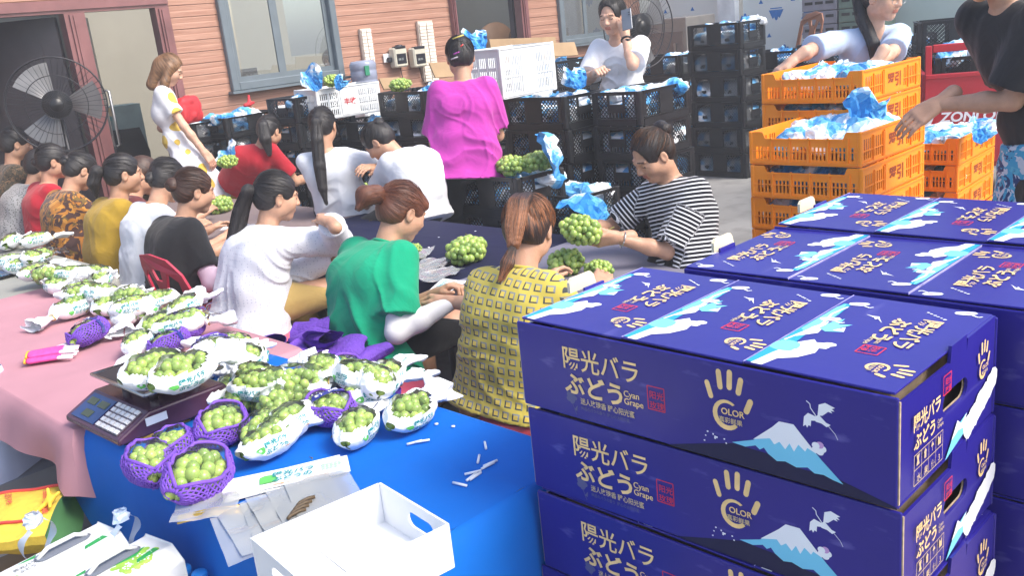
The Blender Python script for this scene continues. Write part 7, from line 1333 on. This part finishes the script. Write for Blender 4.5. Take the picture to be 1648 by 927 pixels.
person('woman standing in magenta T-shirt and black trousers, hair clipped up', (3.90, 4.33, .86), atd(741, 92, 5.8), 48, 52, 14, hands=(np.array([4.03, 4.62, 1.04]), np.array([4.22, 4.45, 1.12])), elbows=(np.array([-.35, .15, -1.5]), np.array([.1, -.3, -1.5])), legs='stand', w=1.12, sw=1.06, det=2, bulge=.02, s=1.04, shirt=dict(mat=C_['mag'], sleeve=.82, sr=.030, loose=.030, hips=.03, hem=.14, wr=.011, cuffs=(None, None)), pants=dict(mat=C_['pants'], loose=.028), hair=HB(tie=(0, -.085, .07), bun=.022))
person('woman in white dress with big yellow dots and long light brown hair', (3.40, 7.02, .86), atd(273, 112, 7.2), -25, -32, 32, hands=(None, np.array([3.50, 6.72, .72])), elbows=(None, np.array([-.5, -.6, -.3])), legs='stand', w=.92, sw=.95, s=.97, det=1, shirt=dict(mat=C_['dress'], name='dress', sleeve=.6, loose=.014, skirt=.62, sway=(.14, -.12, 0), wr=.004), tone='light', hair=dict(col='blond', tie=(0, -.1, .06), long=True, ears=False, cut=.02))
ph = atd(985, 26, 6.7); JP = person('young man in white T-shirt holding a phone to his ear', (5.55, 4.36, .92), ph, 195, 192, 12, hands=(None, None) if False else (ph+np.array([-.03, -.13, -.14]), atd(960, 116, 6.5)), elbows=(np.array([.1, -.5, -.9]), np.array([-.2, .5, -.8])), legs='stand', w=1.08, sw=1.15, s=1.08, det=2, tone='light', shirt=dict(mat=C_['white'], sleeve=.82, sr=.024, loose=.016, hem=.12, wr=.010), pants=dict(mat=C_['pants']), handpose=({'dir': (.05, .25, .95), 'back': (-.4, -.85, .3), 'curl': 45}, {'curl': 85}), hair=dict(col='black', tie=(0, -.02, .12), nape=-.035, fringe=0, thick=1.2, fore=.034), jaw=1.08)
pc = JP['W'][0]+np.array([-.015, -.035, .11]); b = MB(); b.box((0, 0, 0), (.075, .010, .15), 0, None, .003); o = b.build('phone', [mat('phone_grey', (.22, .23, .25), .3, .5, .05, metal=.5)], None, pc); o.rotation_euler = (.35, .15, 1.9); tag(o, 'grey phone held at the ear of the man in white', 'phone'); b = MB(); [b.lathe([(0, 0), (.008, 0), (.008, .002), (0, .002)], (-.022+.02*i*0, .005, .045-.018*i), 10, 0, None) for i in range(2)]; b.build('camera_lens', [M_PAN], o)
m = MB(); e, w_ = JP['E'][0], JP['W'][0]; dd = nrm(e-w_); c = w_+dd*.035; u1 = nrm(np.cross(dd, UP)); u2 = np.cross(dd, u1); m.tube([c+u1*.033*math.cos(t)+u2*.033*math.sin(t)-JP['org'] for t in np.linspace(0, 6.3, 22)], .008, 6); wo = m.build('watch', [C_['watch']], JP['root']); b = MB(); b.box(c+u1*0-nrm(np.array([.5, .7, .2]))*.036-JP['org'], (.03, .03, .03), 0, None, .006); b.build('watch_case', [C_['watch']], wo)
hb_ = atd(1422, -6, 5.05); JB = person('woman in pale blue V-neck blouse with glasses leaning over the orange crates', (5.25, 2.35, .90), hb_, 228, 258, 14, hands=(atd(1392, 124, 4.6), atd(1268, 100, 4.8)), elbows=(np.array([.74, -.67, -.2]), np.array([-.74, .67, .25])), legs='stand', w=.95, sw=1.1, s=1.06, det=2, tone='light', bulge=.05, shirt=dict(mat=C_['blue'], sleeve=1.0, sr=.02, loose=.016, wr=.009, vneck=True, hem=.12), pants=dict(mat=C_['pants']), handpose=({'dir': (-.5, .25, -.75), 'back': (-.75, -.55, .3), 'curl': 24}, {'dir': (-.6, .6, -.5), 'curl': 20}), hair=PT((.02, -.13, -.02), (.05, -.06, -.12), (.075, .05, -.22), (.07, .07, -.32), tie=(0, -.10, .0), r=[.022, .035, .034, .03, .01]))
g = MB(); T = lambda x, y, z: JB['hc']+JB['R']@np.array([x, y, z])*1.06-JB['org']
for sx in (-1, 1): g.tube([T(sx*.033+.026*math.cos(t), .098-.004*abs(math.cos(t)), .002+.022*math.sin(t)) for t in np.linspace(0, 6.3, 20)], .0014, 5); g.tube([T(sx*.06, .093, .006), T(sx*.08, .03, .008), T(sx*.082, -.01, .0)], .0014, 5)
g.tube([T(-.008, .1, .004), T(.008, .1, .004)], .0014, 5); g.build('glasses', [M_STL], JB['root'])
JK = person('man in washed black T-shirt and blue tropical shorts, head out of frame', (3.88, 1.02, .90), (3.74, 1.24, 1.66), 150, 150, 15, hands=(atd(1508, 168, 3.55), np.array([4.20, 1.06, .98])), elbows=(np.array([.1, -.3, -.9]), None), legs='stand', w=1.05, sw=1.12, s=1.04, det=2, tone='mid', bulge=.02, shirt=dict(mat=C_['black2'], sleeve=.82, sr=.04, loose=.03, hem=.09, hips=.02), pants=dict(mat=C_['beach'], name='shorts', len=.5, loose=.04), handpose=({'dir': (-.62, .55, -.48), 'back': (-.45, -.45, .75), 'curl': 20}, None), hair=dict(col='black', tie=(0, -.02, .12), nape=-.035, thick=1.2))
tag(JK['root'], 'man in washed black T-shirt and blue tropical shorts, one hand on the orange crates')
hw = aty(534, 97, 8.7); person('person with dark hair at the desk behind the large window', (hw[0], 8.75, hw[2]-.62), hw, -70, -80, 25, det=0, shirt=dict(mat=C_['black2'], loose=.02), pants=dict(mat=C_['pants']), hair=HB())
# hair clips of the woman in magenta
for o_ in [o for o in bpy.data.objects if o.get('label', '').startswith('woman standing in magenta')]:
    hc = atd(741, 92, 5.8)-np.array(o_.location); d_ = nrm(np.array([-.67, -.74, 0])); r_ = nrm(np.array([.74, -.67, 0]))
    for i, (u_, v_, w_, c_) in enumerate(((-.01, .035, .030, (.55, .10, .45)), (-.03, .005, .03, (.45, .42, .45)), (.012, .07, .012, (.7, .05, .05)), (0, .125, .035, (.62, .5, .12)))): b = MB(); b.tube([hc+d_*(.113-.25*max(0, v_-.03))+r_*(u_-w_)+UP*(v_-.008), hc+d_*(.118-.25*max(0, v_-.03))+r_*u_+UP*v_, hc+d_*(.113-.25*max(0, v_-.03))+r_*(u_+w_)+UP*(v_+.008)], .005, 6); b.build('hair_clip', [mat('clip_colour_'+'abcd'[i], c_, .3)], o_)
# --- what they sit on
stool(2.0, 2.78, .35, M_PKS, 'pink plastic stool under the green shirt'); stool(2.10, 2.20, .33, mat('red_stool_plastic', (.50, .07, .09), .4), 'red plastic stool under the yellow square print shirt')
chair(2.08, 4.32, 0, mat('crimson_chair_plastic', (.45, .025, .06), .4, .4, .08), 'crimson plastic chair with cut out back under the black shirt', .38, .74)
for y, l_ in ((3.72, 'under the white dotted blouse'), (4.98, 'under the plain white T-shirt'), (5.42, 'under the mustard shirt'), (6.3, 'under the orange leaf shirt'), (6.85, 'under the left red shirt')): stool(2.06, y, .34, M_PKS, 'pink plastic stool '+l_)
stool(3.45, 5.0, .47, mat('blue_stool_plastic', (.03, .10, .35), .4), 'blue plastic stool under the ponytail to the waist'); stool(3.55, 4.40, .47, mat('blue_stool_plastic'), 'blue plastic stool under the white hooded top'); stool(3.52, 2.2, .37, M_PKS, 'pink plastic stool under the striped shirt')
# ------------------------------------------------------------------ thin haze volume added to imitate lens veiling glare
hz = MB(); hz.box((5, 4, 1.55), (64, 64, 5.1)); ho = hz.build('haze', [bpy.data.materials.new('lens_veil_haze')]); tag(ho, 'thin bright haze added to imitate lens glare', None, None, 'stuff')
m = ho.data.materials[0]; m.use_nodes = True; n = m.node_tree.nodes; n.remove(n['Principled BSDF']); v = n.new('ShaderNodeVolumePrincipled'); v.inputs['Color'].default_value = (.95, .96, 1, 1); v.inputs['Density'].default_value = .0065; m.node_tree.links.new(v.outputs[0], n['Material Output'].inputs['Volume'])
